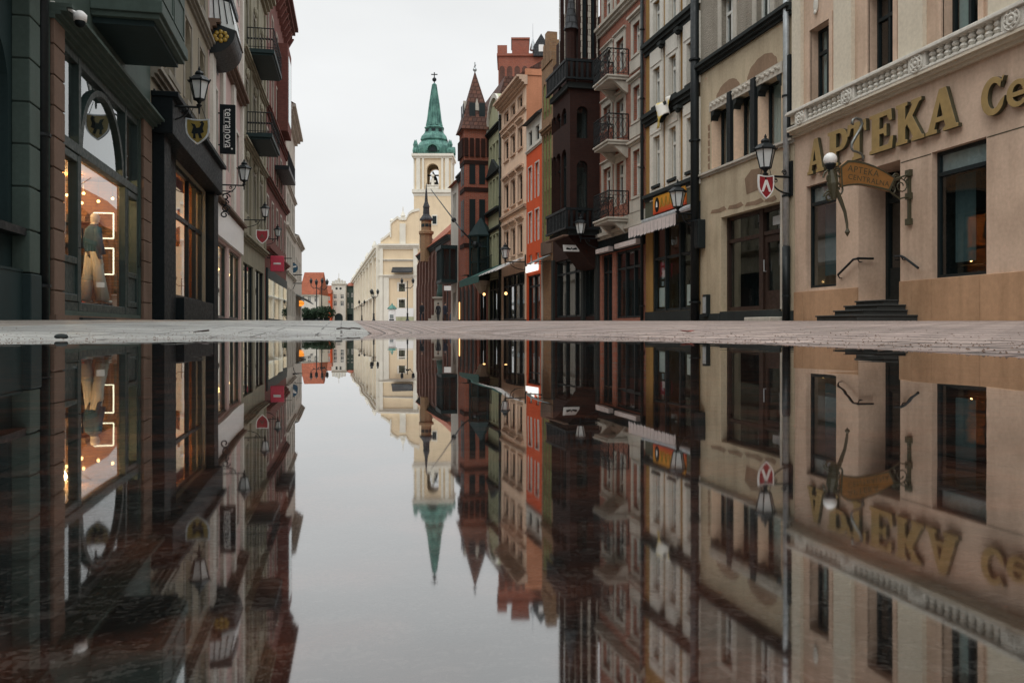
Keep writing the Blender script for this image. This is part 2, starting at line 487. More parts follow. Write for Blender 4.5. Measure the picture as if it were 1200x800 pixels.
def G(x, y):
    r = math.hypot(x, y); a = math.atan2(x, y); d = r - rb(a)
    if d <= 0: return -.028 * (1 - math.exp(d / .5)) - .001
    H = .10 + .0073 * max(y, 0)
    rough = .0016 * noise.noise(Vector((x * 3, y * 3, 0))) + .004 * noise.noise(Vector((x * .5, y * .5, 3))) * min(1, d)
    return H * (1 - math.exp(-d / 6.0)) + rough
def ground_hit(x, y):
    d = ray(x, y); p = Vector((0, 0, CAM_H)); t = .3; last = t
    while t < 400:
        q = p + d * t
        if q.z < G(q.x, q.y): break
        last = t; t *= 1.01
    return p + d * last

def make_ground():
    angs = []; a = -math.pi
    while a < math.pi - 1e-6:
        angs.append(a)
        a += R(.22) if -R(40) < a < R(62) else R(1.5)
    rad = []; r = .04
    while r < 2500:
        rad.append(r); r *= 1.045 if r < 60 else 1.15
    mb = MB(); n = len(angs)
    mb.v.append((0, 0, G(0, .001)))
    for r in rad:
        for a in angs:
            x, y = r * math.sin(a), r * math.cos(a); mb.v.append((x, y, G(x, y)))
    for i in range(n): mb.f.append((0, 1 + (i + 1) % n, 1 + i))
    for j in range(len(rad) - 1):
        for i in range(n):
            k = (i + 1) % n
            mb.f.append((1 + j * n + i, 1 + j * n + k, 1 + (j + 1) * n + k, 1 + (j + 1) * n + i))
    me = bpy.data.meshes.new('street_paving'); me.from_pydata(mb.v, [], mb.f); me.shade_smooth()
    o = bpy.data.objects.new('street_paving', me); COL.objects.link(o); struct(o)
    m, n_, l, out = base_mat('street_pavers')
    v = coords(n_, l)
    def brick(vec, w, h, mort, c1, c2, cm, off=.5):
        b = n_.new('ShaderNodeTexBrick'); b.offset = off
        b.inputs['Color1'].default_value = (*c1, 1); b.inputs['Color2'].default_value = (*c2, 1); b.inputs['Mortar'].default_value = (*cm, 1)
        b.inputs['Scale'].default_value = 1; b.inputs['Mortar Size'].default_value = mort; b.inputs['Mortar Smooth'].default_value = .3
        b.inputs['Brick Width'].default_value = w; b.inputs['Row Height'].default_value = h; b.inputs['Bias'].default_value = 0
        l.new(vec, b.inputs['Vector']); return b
    rot = n_.new('ShaderNodeMapping'); rot.inputs['Rotation'].default_value = (0, 0, R(88)); l.new(v, rot.inputs[0])
    b1 = brick(rot.outputs[0], .36, .18, .016, (.44, .34, .295), (.33, .25, .22), (.045, .032, .028))
    b2 = brick(v, .50, 1.0, .010, (.42, .42, .395), (.35, .35, .33), (.09, .088, .08), .35)
    sx = n_.new('ShaderNodeSeparateXYZ'); l.new(v, sx.inputs[0])
    wob = noise_fac(n_, l, v, .8, 2, .3, .7, -.03, .03)
    xa = n_.new('ShaderNodeMath'); xa.operation = 'ADD'; l.new(sx.outputs[0], xa.inputs[0]); xa.inputs[1].default_value = 0
    g1 = n_.new('ShaderNodeMath'); g1.operation = 'LESS_THAN'; l.new(xa.outputs[0], g1.inputs[0]); g1.inputs[1].default_value = .25
    g2 = n_.new('ShaderNodeMath'); g2.operation = 'GREATER_THAN'; l.new(xa.outputs[0], g2.inputs[0]); g2.inputs[1].default_value = -2.3
    gm = n_.new('ShaderNodeMath'); gm.operation = 'MULTIPLY'; l.new(g1.outputs[0], gm.inputs[0]); l.new(g2.outputs[0], gm.inputs[1])
    c = mixc(n_, l, gm.outputs[0], b1.outputs['Color'], b2.outputs['Color'])
    # the left walk is greyer than the right one
    lw = n_.new('ShaderNodeMath'); lw.operation = 'LESS_THAN'; l.new(sx.outputs[0], lw.inputs[0]); lw.inputs[1].default_value = -2.3
    cg = mixc(n_, l, lw.outputs[0], c, mixc(n_, l, .75, c, (.30, .275, .235)))
    speck = noise_fac(n_, l, v, 55, 3, .35, .65, .72, 1.15)
    cg = mixc(n_, l, 1, cg, speck, 'MULTIPLY')
    big = noise_fac(n_, l, v, .9, 6, .3, .7, .62, 1.12)
    cg = mixc(n_, l, 1, cg, big, 'MULTIPLY')
    # the wet bed under the water, below the waterline
    bed = n_.new('ShaderNodeMapRange'); bed.inputs[1].default_value = -.004; bed.inputs[2].default_value = .0035
    bed.inputs[3].default_value = 1; bed.inputs[4].default_value = 0; l.new(sx.outputs[2], bed.inputs[0])
    sed = noise_fac(n_, l, v, 17.0, 2, .44, .66, 0, 1, stretch=(1, 1, 0), rough=.4)
    bedc = mixc(n_, l, sed, (.004, .006, .007), (.17, .060, .034))
    cg = mixc(n_, l, bed.outputs[0], cg, bedc)
    p = principled(n_, l, out, cg, .6)
    rr = noise_fac(n_, l, v, 1.7, 4, .35, .65, .38, .75); l.new(rr, p.inputs['Roughness'])
    hm = n_.new('ShaderNodeMix'); l.new(gm.outputs[0], hm.inputs[0]); l.new(b1.outputs['Fac'], hm.inputs[2]); l.new(b2.outputs['Fac'], hm.inputs[3])
    h2 = n_.new('ShaderNodeMath'); h2.operation = 'MULTIPLY_ADD'; l.new(hm.outputs[0], h2.inputs[0]); h2.inputs[1].default_value = -1.2
    l.new(noise_fac(n_, l, v, 38, 4), h2.inputs[2])
    bump(n_, l, h2.outputs[0], p, .9, .012)
    o.data.materials.append(m)
make_ground()

def make_water():
    mb = MB(); N = 240; mb.v.append((0, 0, 0))
    for i in range(N):
        a = 2 * math.pi * i / N; r = rb(a) * 1.03 + .12
        mb.v.append((r * math.sin(a), r * math.cos(a), 0))
    for i in range(N): mb.f.append((0, 1 + (i + 1) % N, 1 + i))
    me = bpy.data.meshes.new('puddle_water'); me.from_pydata(mb.v, [], mb.f)
    o = bpy.data.objects.new('puddle_water', me); COL.objects.link(o); struct(o)
    m, n, l, out = base_mat('still_water')
    v = coords(n, l)
    tr = n.new('ShaderNodeBsdfTransparent'); tr.inputs[0].default_value = (.74, .70, .66, 1)
    gl = n.new('ShaderNodeBsdfGlossy'); gl.inputs[0].default_value = (.97, .97, .97, 1)
    # a film of silt near the low middle of the puddle softens its mirror there
    dv = n.new('ShaderNodeVectorMath'); dv.operation = 'DISTANCE'; dv.inputs[1].default_value = (.05, .1, 0); l.new(v, dv.inputs[0])
    film = n.new('ShaderNodeMapRange'); film.interpolation_type = 'SMOOTHSTEP'; film.inputs[1].default_value = .10; film.inputs[2].default_value = .46
    film.inputs[3].default_value = 1; film.inputs[4].default_value = 0; l.new(dv.outputs['Value'], film.inputs[0])
    ro = n.new('ShaderNodeMath'); ro.operation = 'MULTIPLY_ADD'; l.new(film.outputs[0], ro.inputs[0]); l.new(noise_fac(n, l, v, 6, 3, .3, .7, .016, .042), ro.inputs[1])
    l.new(noise_fac(n, l, v, 2.2, 3, .42, .72, .004, .014), ro.inputs[2]); l.new(ro.outputs[0], gl.inputs['Roughness'])
    fr = n.new('ShaderNodeFresnel'); fr.inputs['IOR'].default_value = 1.5
    b = n.new('ShaderNodeBump'); b.inputs['Strength'].default_value = .010; b.inputs['Distance'].default_value = .02
    l.new(noise_fac(n, l, v, 3.0, 2), b.inputs['Height']); l.new(b.outputs[0], gl.inputs['Normal'])
    pw = n.new('ShaderNodeMath'); pw.operation = 'POWER'; pw.inputs[1].default_value = .52; l.new(fr.outputs[0], pw.inputs[0])
    mxs = n.new('ShaderNodeMixShader'); l.new(pw.outputs[0], mxs.inputs[0]); l.new(tr.outputs[0], mxs.inputs[1]); l.new(gl.outputs[0], mxs.inputs[2])
    l.new(mxs.outputs[0], out.inputs[0])
    me.materials.append(m)
make_water()

# ------------------------------------------------------------------ facade kit
Z0 = -.35
def win(b, F, hole, fm, rev=.2, n=0.0, sill=None, surround=None, bars=(1, 1), curtain=None, glass='glass', fw=.055, tr=.7):
    """a window in a wall opening: frame > pane, sill, surround, curtain"""
    a, c, z0, z1 = hole[:4]; arch = hole[4] if len(hole) > 4 else 0
    q = n - rev
    mb = MB(); y0, y1 = q - .01, q + .05
    e = .003
    a += e; c -= e; z0 += e; z1 -= e
    mb.box(a, a + fw, y0, y1, z0, z1); mb.box(c - fw, c, y0, y1, z0, z1)
    mb.box(a + fw, c - fw, y0, y1, z0, z0 + fw); mb.box(a + fw, c - fw, y0, y1, z1 - fw, z1)
    bu, bz = bars
    zt = z0 + (z1 - z0) * tr
    if bz: mb.box(a + fw, c - fw, y0, y1 + .015, zt - fw * .6, zt + fw * .6)
    for i in range(bu):
        u = a + (c - a) * (i + 1) / (bu + 1)
        mb.box(u - fw * .55, u + fw * .55, y0, y1 + .008, z0 + fw, (zt - fw * .6) if bz else z1 - fw)
        if bz: mb.box(u - fw * .55, u + fw * .55, y0, y1 + .008, zt + fw * .6, z1 - fw)
    w = obj('window', mb, M[fm], b)
    obj('pane', MB().quad((a, q + .012, z0), (c, q + .012, z0), (c, q + .012, z1), (a, q + .012, z1)), M[glass], w)
    if sill:
        obj('sill', MB().box(a - .07, c + .07, n - .02, n + .09, z0 - .09, z0 - .005), M[sill], w)
    if surround:
        sm, sw = surround
        s = MB(); t = .035
        s.box(a - sw, a - e, n - .02, n + t, z0 - .003, z1 + sw); s.box(c + e, c + sw, n - .02, n + t, z0 - .003, z1 + sw)
        s.box(a - e, c + e, n - .02, n + t, z1 + e, z1 + sw)
        obj('surround', s, M[sm], w)
    if curtain is None: curtain = random.choice([0, 1, 2, 1, 2])  # curtains frequent, partly standing in for pale reflections in the panes
    if curtain:
        cu = MB(); N = 14
        spans = [(a, c)] if curtain == 1 else [(a, a + (c - a) * .32), (c - (c - a) * .32, c)]
        zc = z0 if curtain == 2 else z0 + (z1 - z0) * random.choice([0, .0, .35])
        for s0, s1 in spans:
            for i in range(N):
                ua, ub = s0 + (s1 - s0) * i / N, s0 + (s1 - s0) * (i + 1) / N
                ya, yb = q - .10 + .02 * (i % 2), q - .10 + .02 * ((i + 1) % 2)
                cu.quad((ua, ya, zc), (ub, yb, zc), (ub, yb, z1), (ua, ya, z1))
        obj('curtain', cu, M['curtain'], w)
    return w

def shell(b, L, H, mat, holes, depth=8.0, n=0.0, rev=.2, z0=Z0, room=.9, name='wall', u0=0.0, top=True, roofm=None):
    """front with openings, side walls, flat back; a dark room behind the openings"""
    mb = MB().wall(u0, L, z0, H, holes, n, rev)
    mb.quad((u0, n, z0), (u0, n, H), (u0, n - depth, H), (u0, n - depth, z0)); mb.quad((L, n, z0), (L, n, H), (L, n - depth, H), (L, n - depth, z0))
    mb.quad((u0, n - depth, z0), (L, n - depth, z0), (L, n - depth, H), (u0, n - depth, H))
    if top: mb.quad((u0, n, H), (L, n, H), (L, n - depth, H), (u0, n - depth, H))
    w = obj(name, mb, M[mat], b)
    if room:
        r = MB().quad((u0 + .03, n - room, z0), (L - .03, n - room, z0), (L - .03, n - room, H - .05), (u0 + .03, n - room, H - .05))
        obj('interior', r, M['room'], b)
    return w
def gable_roof(b, L, z, rise, depth, mat, over=.25, n=0.0, u0=0.0, name='roof'):
    a, c, f, k = u0 - .0, L, n + over, n - depth; m = n - depth / 2
    mb = MB().prism([(f, z), (k, z), (m, z + rise)], a, c, 'x')
    return obj(name, mb, M[mat], b)
def band(mb, u0, u1, z, h, p, n=0.0, steps=2):
    """a stepped moulding projecting p at its top"""
    for i in range(steps):
        mb.box(u0 - .001 * i, u1 + .001 * i, n - .05, n + p * (i + 1) / steps, z + h * i / steps + (0.0005 * i), z + h * (i + 1) / steps)
    return mb
def pxhole(F, x0, x1, xm, yt, yb, n=0.0, arch=0):
    u0, u1 = sorted((F.U(x0, n), F.U(x1, n))); za, zb = F.Z(xm, yb, n), F.Z(xm, yt, n)
    return (u0, u1, za, zb, arch)
def rowb(name, label, P, Q, cat='building', group=None):
    F = Frame(P, Q); b = thing(name, label, cat, (F.P.x, F.P.y, 0), F.ang, group)
    return b, F
def RP(y): return (xright(y), y)
def LP(y): return (xleft(y), y)
RLINE = Frame(RP(18.66), RP(118.66))
def ry(x): return RLINE.w(RLINE.U(x), 0, 0)[1]         # street position of a pixel column on the right facades
def drainpipe(F, u, z0, z1, mat, label, r=.055, shoe=None, n=.10, name='drainpipe'):
    t = thing(name, label, 'drainpipe', F.w(u, n, 0), F.ang)
    zz = shoe or z0
    obj('pipe', MB().tube([(0, 0, zz), (0, 0, z1)], r, 10), M[mat], t, True)
    if shoe: obj('lower_pipe', MB().tube([(0, 0, z0), (0, 0, zz + .02)], r * 1.25, 10), M['iron'], t, True)
    z = z0 + .6
    while z < z1:
        obj('bracket', MB().lathe([(r * 1.35, 0), (r * 1.35, .05)], (0, 0, z), 10).box(-.02, .02, -n + .003, -r, z, z + .04), M['iron'], t); z += 2.4
    return t

# lantern on a wall bracket; built once, then copied
LANT = {}
def lantern(F, u, z, arm, label, s=1.0, shield=None):
    """z = height of the arm, arm = reach from the wall"""
    t = thing('wall_lantern', label, 'lantern', F.w(u, 0, z), F.ang, 'cast iron lanterns on wall brackets')
    ir = M['iron']
    br = MB()
    br.box(-.07, .07, .003, .05, -.45 * s, .38 * s)
    br.tube([(0, .04, 0), (0, arm + .02, 0)], .028 * s, 8)
    pts = [(0, .05 + (arm * .72) * math.sin(k / 8 * math.pi / 2), -.40 * s + .37 * s * (1 - math.cos(k / 8 * math.pi / 2))) for k in range(9)]
    br.tube(pts, .02 * s, 6)
    for cx, cz, rr in ((.28 * arm, .10, .07), (.62 * arm, -.10, .06)):
        br.tube([(0, cx + rr * s * (1 - k / 22) * math.cos(k * .6), cz * s + rr * s * (1 - k / 22) * math.sin(k * .6)) for k in range(16)], .012 * s, 5)
    br.tube([(0, arm, -.16 * s), (0, arm, .16 * s)], [.02 * s, .035 * s], 8)
    br.lathe([(.05 * s, 0), (.075 * s, .03 * s), (.03 * s, .07 * s), (.06 * s, .12 * s), (.11 * s, .16 * s)], (0, arm, .02 * s), 10)
    obj('bracket', br, ir, t, False)
    g = MB().lathe([(.125 * s, .20 * s), (.225 * s, .62 * s)], (0, arm, 0), 6, 0.3)
    obj('glass', g, M['milk'], t)
    c = MB()
    for i in range(6):
        a = .3 + i * math.pi / 3
        c.tube([(.132 * s * math.cos(a), arm + .132 * s * math.sin(a), .19 * s), (.232 * s * math.cos(a), arm + .232 * s * math.sin(a), .625 * s)], .014 * s, 5)
    c.lathe([(.10 * s, .16 * s), (.145 * s, .18 * s), (.145 * s, .205 * s)], (0, arm, 0), 6, .3)
    obj('cage', c, ir, t)
    cp = MB().lathe([(.27 * s, .615 * s), (.28 * s, .645 * s), (.17 * s, .75 * s), (.10 * s, .78 * s), (.115 * s, .83 * s), (.085 * s, .87 * s), (.03 * s, .90 * s), (.035 * s, .94 * s), (.008 * s, 1.0 * s)], (0, arm, 0), 6, .3)
    for i in range(6):
        a = .3 + i * math.pi / 3
        cp.sphere((.275 * s * math.cos(a), arm + .275 * s * math.sin(a), .665 * s), .022 * s, 6, 4)
    obj('cap', cp, ir, t)
    return t

def shield_loop(w, h):
    pts = [(-w, h * .5), (-w * .33, h * .46), (w * .33, h * .46), (w, h * .5), (w * 1.03, h * .2)]
    for k in range(9):
        t = k / 8; pts.append((w * (1 - t ** 2.2), h * (.08 - .60 * t)))
    left = [(-x, y) for x, y in pts[4:-1]][::-1]
    return pts + left
def across_basis(side, o):
    """text plane square to the street: seen by someone walking up the street"""
    return basis((0, -1, 0), (0, 0, 1), (-1, 0, 0), o) if side == 'R' else basis((0, 1, 0), (0, 0, 1), (1, 0, 0), o)
def shield_sign(F, u, n, z, side, w, h, field, rim, charge, label, chmat):
    t = thing('shield_sign', label, 'sign', F.w(u, n, z), F.ang)
    lp = shield_loop(w, h)
    mt = across_basis(side, (0, 0, 0))
    obj('field', outline_mesh([lp], .018).xf(mt), M[field], t)
    inner = [(x * .88, y * .9) for x, y in lp]
    obj('rim', outline_mesh([lp, inner], .026, .003).xf(mt), M[rim], t)
    hang = MB()
    for s in (-1, 1): hang.tube([(0, s * w * .7, h * .48), (0, s * w * .35, h * .95)], .008, 5)
    obj('hanger', hang, M['iron'], t)
    obj('emblem', outline_mesh(charge, .030).xf(mt), M[chmat], t)
    return t

# figures: one skinned body per person
def skin_mesh(chain, radii, edges, sub=2):
    me = bpy.data.meshes.new('body'); me.from_pydata(chain, edges, [])
    o = bpy.data.objects.new('body', me); COL.objects.link(o)
    sk = o.modifiers.new('skin', 'SKIN'); sk.use_smooth_shade = True
    for i, r in enumerate(radii):
        d = me.skin_vertices[0].data[i]; d.radius = (r if isinstance(r, tuple) else (r, r)); d.use_root = (i == 0)
    ss = o.modifiers.new('sub', 'SUBSURF'); ss.levels = sub; ss.render_levels = sub
    bpy.context.view_layer.update()
    out = bpy.data.meshes.new_from_object(o.evaluated_get(bpy.context.evaluated_depsgraph_get()))
    bpy.data.objects.remove(o); bpy.data.meshes.remove(me)
    return out
def figure_mesh(stride=.12, armout=.0, lean=0.0, armbend=.1):
    """1.75 m standing or walking body facing +y"""
    V = [(0, 0, .95), (0, .0, 1.08), (0, -.01, 1.27), (0, 0, 1.42), (0, .01, 1.50), (0, .02, 1.58), (0, .03, 1.66), (0, .025, 1.72)]
    Rd = [(.15, .11), (.135, .10), (.165, .115), (.12, .085), (.055, .058), (.072, .085), (.078, .098), (.05, .06)]
    E = [(i, i + 1) for i in range(7)]
    def chain(start, pts):
        p = start
        for co, r in pts:
            V.append(co); Rd.append(r); E.append((p, len(V) - 1)); p = len(V) - 1
    for s in (-1, 1):
        st = stride * s
        chain(0, [((s * .09, 0, .88), (.085, .09)), ((s * .095, st * .6 + .02, .50), (.058, .062)), ((s * .095, st * .9 - .01, .30), (.054, .056)), ((s * .095, st - .02 - abs(st) * .2, .09), (.036, .040)),
                  ((s * .105, st + .10, .035), (.038, .032)), ((s * .11, st + .17, .03), (.030, .022))])
        chain(3, [((s * .17, 0, 1.40), (.062, .06)), ((s * (.215 + armout), -.02 - st * .3, 1.13), (.045, .045)), ((s * (.225 + armout), .03 - st * .7 + armbend * .5, .90), (.034, .034)), ((s * (.22 + armout * .8), .06 - st * .8 + armbend, .80), (.032, .022)), ((s * (.215 + armout * .8), .08 - st * .85 + armbend, .74), (.018, .014))])
    if lean: V = [(x, y + lean * max(0, z - .9), z) for x, y, z in V]
    return skin_mesh(V, Rd, E)
def person(loc, rz, label, top, legs, skin='skin', hair='hair', stride=.12, scale=1.0, group=None, coat_len=.55, nm='person', cat='person', **kw):
    e = thing(nm, label, cat, loc, rz, group)
    e.scale = (scale,) * 3
    me = figure_mesh(stride, **kw)
    for m in (skin, top, legs): me.materials.append(M[m])
    for p in me.polygons:
        z = p.center.z
        hand = z < .83 and abs(p.center.x) > .17
        p.material_index = 0 if (z > 1.50 or hand) else (1 if z > .86 or abs(p.center.x) > .2 else 2)
    b = bpy.data.objects.new('body', me); COL.objects.link(b); b.parent = e
    if hair:
        h = MB().sphere((0, .005, 1.68), .098, 14, 8, .9, 1.05, .95)
        h.v = [(x, y - (.02 if z < 1.68 else 0), max(z, 1.60)) if y < .06 else (x, min(y, .105), max(z, 1.70)) for x, y, z in h.v]
        obj('hair', h, M[hair], e, True)
    face = MB()
    for s in (-1, 1): face.sphere((s * .03, .108, 1.655), .008, 8, 5)
    face.prism([(-.012, 1.60), (.012, 1.60), (.006, 1.65), (-.006, 1.65)], .10, .125, 'y')
    obj('face', face, M[skin], e, True)
    if coat_len:
        c = MB().lathe([(.19, .95 - coat_len * .5), (.185, .85), (.165, 1.0), (.16, 1.15), (.18, 1.30), (.15, 1.42), (.075, 1.50)], (0, 0, 0), 16, 0, 1.0, .78, cap=False)
        obj('coat', c, M[top], e, True)
    return e
# ------------------------------------------------------------------ right side: the pharmacy
def serif_letter(ch):
    def arc(cx, cz, rx, rz, a0, a1, n=14): return [(cx + rx * math.cos(R(a0 + (a1 - a0) * i / n)), cz + rz * math.sin(R(a0 + (a1 - a0) * i / n))) for i in range(n + 1)]
    if ch == 'A': return [[(0, 0), (.36, 0), (.36, .07), (.28, .09), (.325, .25), (.60, .25), (.65, .09), (.57, .07), (.57, 0), (1.04, 0), (1.04, .07), (.97, .09), (.66, 1), (.44, 1), (.08, .09), (0, .07)],
                          [(.355, .35), (.565, .35), (.465, .72)]], 1.04
    if ch == 'P': return [[(0, 0), (.42, 0), (.42, .07), (.34, .09), (.34, .40), (.50, .40)] + arc(.50, .70, .30, .30, -88, 88) + [(.50, 1), (0, 1), (0, .93), (.08, .91), (.08, .09), (0, .07)],
                          [(.34, .50)] + arc(.46, .70, .13, .20, -88, 88, 8) + [(.34, .90)]], .80
    if ch == 'T': return [[(.22, 0), (.66, 0), (.66, .07), (.57, .09), (.57, .88), (.72, .88), (.80, .70), (.88, .70), (.86, 1), (.02, 1), (0, .70), (.08, .70), (.16, .88), (.31, .88), (.31, .09), (.22, .07)]], .88
    if ch == 'E': return [[(0, 0), (.76, 0), (.80, .30), (.72, .30), (.64, .12), (.34, .12), (.34, .45), (.48, .45), (.52, .36), (.58, .36), (.58, .66), (.52, .66), (.48, .57), (.34, .57), (.34, .88), (.60, .88), (.68, .72), (.76, .72), (.74, 1), (0, 1), (0, .93), (.08, .91), (.08, .09), (0, .07)]], .80
    if ch == 'K': return [[(0, 0), (.42, 0), (.42, .07), (.34, .09), (.34, .38), (.42, .46), (.64, .09), (.57, .07), (.57, 0), (1.02, 0), (1.02, .07), (.94, .09), (.60, .62), (.84, .91), (.92, .93), (.92, 1), (.56, 1), (.56, .93), (.62, .91), (.34, .56), (.34, .91), (.42, .93), (.42, 1), (0, 1), (0, .93), (.08, .91), (.08, .09), (0, .07)]], 1.02
    if ch == 'C': return [arc(.5, .5, .5, .52, 38, 322, 26) + [(.97, .40), (.84, .34)] + arc(.54, .5, .27, .36, 318, 42, 20) + [(.80, .70), (.90, .98), (.97, .98)]], 1.0
    if ch == 'e': return [arc(.5, .5, .5, .5, 0, 318, 28) + arc(.54, .5, .30, .34, 312, 188, 10) + [(.26, .40), (1.0, .40)],
                          [(.26, .55)] + arc(.5, .55, .24, .28, 170, 10, 10) + [(.74, .55)]], 1.0

def pharmacy():
    b, F = rowb('pharmacy_building', 'salmon plastered corner pharmacy with white balustrade and gold letters', (10.6, 2.0), (10.6, 18.62))
    L = F.L
    win1 = pxhole(F, 945, 980, 945, 219, 338); win2 = pxhole(F, 1092, 1156, 1156, 160, 321)
    door = pxhole(F, 1006, 1055, 1055, 187, 351)
    zc = F.Z(927, 164); zr = F.Z(930, 128, .25)
    win3 = (1.2, 2.6, win2[2], win2[3], 0); win4 = (4.2, 5.6, win2[2], win2[3], 0)
    ups = []
    for x0, x1, xm, yt in ((950, 973, 973, 22), (1018, 1048, 1020, -4), (1105, 1148, 1110, -40)):
        u0, u1 = sorted((F.U(x0), F.U(x1))); ups.append((u0, u1, zc + .45, F.Z(xm, yt) if yt > 0 else zc + 2.35, 0))
    ztop = ups[0][3]
    ups = [(a, c, d, ztop, 0) for a, c, d, _, _ in ups] + [(5.6, 6.9, zc + .45, ztop, 0), (2.4, 3.7, zc + .45, ztop, 0)]
    ups2 = [(a, c, ztop + 1.6, ztop + 3.6, 0) for a, c, *_ in ups]
    mb = MB().wall(0, L, Z0, zc, [win1, win2, win3, win4], 0, .16)
    mb = MB()
    # lower front with door recess deeper than the windows
    us = (door[0] - .35, door[1] + .35)
    mb.wall(0, us[0], Z0, zc, [win2, win3, win4], 0, .16)
    mb.wall(us[0], us[1], Z0, zc, [door], 0, .72)
    mb.wall(us[1], L, Z0, zc, [win1], 0, .16)
    mb.quad((0, 0, Z0), (0, 0, 13), (0, -9, 13), (0, -9, Z0)); mb.quad((L, 0, Z0), (L, 0, 13), (L, -9, 13), (L, -9, Z0))
    mb.wall(0, L, zc, 13, ups + ups2, 0, .24); mb.quad((0, 0, 13), (L, 0, 13), (L, -9, 13), (0, -9, 13))
    obj('wall', mb, M['salmon'], b)
    obj('interior', MB().quad((.05, -1.2, 0), (L - .05, -1.2, 0), (L - .05, -1.2, 12.9), (.05, -1.2, 12.9)), M['room'], b)
    # plinth slabs, 2 cm proud
    zp = F.Z(1053, 330)
    pl = MB(); xs = [0, 2.9, 6.2, F.U(1176), F.U(1150), F.U(1088)]
    edges = sorted([0, 1.9, 3.9, 5.9, 7.9, F.U(1150), us[0] - .02, F.U(1093)])
    for a, c in zip(edges, edges[1:]):
        if c - a > .08: pl.box(a + .004, c - .004, -.02, .035, Z0, zp)
    pl.box(edges[-1], door[0] - .005, -.02, .033, Z0, zp) if door[0] - edges[-1] > .05 else None
    pl.box(door[1] + .005, win1[0] + .12, -.02, .035, Z0, zp - .05); pl.box(win1[0] + .13, F.U(942), -.02, .035, Z0, zp - .05); pl.box(F.U(942) + .008, L - .002, -.02, .037, Z0, zp - .05)
    pieces('plinth', pl, 'plinth', b, .006)
    # shop windows: dark frame, pale blind strip at the top
    for h in (win1, win2, win3, win4):
        w = win(b, F, h, 'wframe_d', .16, bars=(0, 1), tr=.82, curtain=0, glass='shopglass', fw=.06)
        zt = h[2] + (h[3] - h[2]) * .82
        obj('blind', MB().quad((h[0], -.19, zt), (h[1], -.19, zt), (h[1], -.19, h[3]), (h[0], -.19, h[3])), M['zinc'], w)
        cu = MB(); N = 16
        for i in range(N):
            a, c = h[0] + (h[1] - h[0]) * .62 + (h[1] - h[0]) * .36 * i / N, h[0] + (h[1] - h[0]) * .62 + (h[1] - h[0]) * .36 * (i + 1) / N
            cu.quad((a, -.5 + .05 * (i % 2), h[2] + .3), (c, -.5 + .05 * ((i + 1) % 2), h[2] + .3), (c, -.5 + .05 * ((i + 1) % 2), zt), (a, -.5 + .05 * (i % 2), zt))
        obj('curtain', cu, M['dimcurtain'], w)
    for u, z in ((-.30, .32), (-.18, .26), (-.06, .33), (.06, .28), (.16, .30)):
        pass
    # chandelier-like row of small warm lamps behind the large pane
    bl = MB()
    for i, (fu, fz) in enumerate(((.18, .15), (.27, .185), (.33, .16), (.40, .195), (.24, .14), (.48, .15))):
        bl.sphere((win2[0] + (win2[1] - win2[0]) * fu + .78, -.62, win2[2] + (win2[3] - win2[2]) * fz), .022, 8, 5)
    lt = thing('display_lights', 'cluster of small warm lights glowing behind the large pharmacy window', 'lights', F.w(0, 0, 0), F.ang)
    obj('bulbs', bl, M['bulb'], lt)
    obj('rail', MB().tube([(win2[0] + .8, -.65, win2[2] + .24), (win2[0] + 1.7, -.65, win2[2] + .24)], .012, 6), M['iron'], lt)
    # entrance door
    dm = MB(); y = -.70
    dm.box(door[0] + .02, door[1] - .02, y, y + .06, door[2] + .02, door[2] + .12)
    for a, c in ((door[0] + .003, door[0] + .1), ((door[0] + door[1]) / 2 - .05, (door[0] + door[1]) / 2 + .05), (door[1] - .1, door[1] - .003)): dm.box(a, c, y, y + .07, door[2], door[3] - .003)
    dm.box(door[0] + .1, door[1] - .1, y, y + .065, door[2] + 2.05, door[2] + 2.15); dm.box(door[0] + .1, door[1] - .1, y, y + .05, door[2] + .12, door[2] + .7)
    d = obj('door', dm, M['wframe_d'], b)
    obj('pane', MB().quad((door[0], y + .02, door[2]), (door[1], y + .02, door[2]), (door[1], y + .02, door[3]), (door[0], y + .02, door[3])), M['shopglass'], d)
    obj('notice', MB().box(door[0] + .25, door[0] + .5, y + .071, y + .075, door[2] + 1.35, door[2] + 1.65), M['zinc'], d)
    obj('handle', MB().tube([((door[0] + door[1]) / 2 + .08, y + .07, door[2] + .95), ((door[0] + door[1]) / 2 + .08, y + .12, door[2] + .95), ((door[0] + door[1]) / 2 + .08, y + .12, door[2] + 1.25)], .012, 6), M['zinc'], d)
    # steps
    gz = Z0; top = door[2]; st = MB()
    for i in range(4):
        nf = .32 * (4 - i); zt = .20 + (top - .20) * (i + 1) / 4
        xa, xb = ((957, 1077), (978, 1065), (990, 1063), (1003, 1053))[i]
        ua, ub = sorted((F.U(xa, nf), F.U(xb, 0)))
        st.box(ua, ub, .001 if i else .002, nf, gz, zt - .03); st.box(ua - .02, ub + .02, .002 + .001 * i, nf + .025, zt - .03, zt)
    st.box(door[0] + .004, door[1] - .004, -.69, .0, top - .04, top - .004)
    bevel(obj('steps', st, M['stepstone'], b), .006, 1)
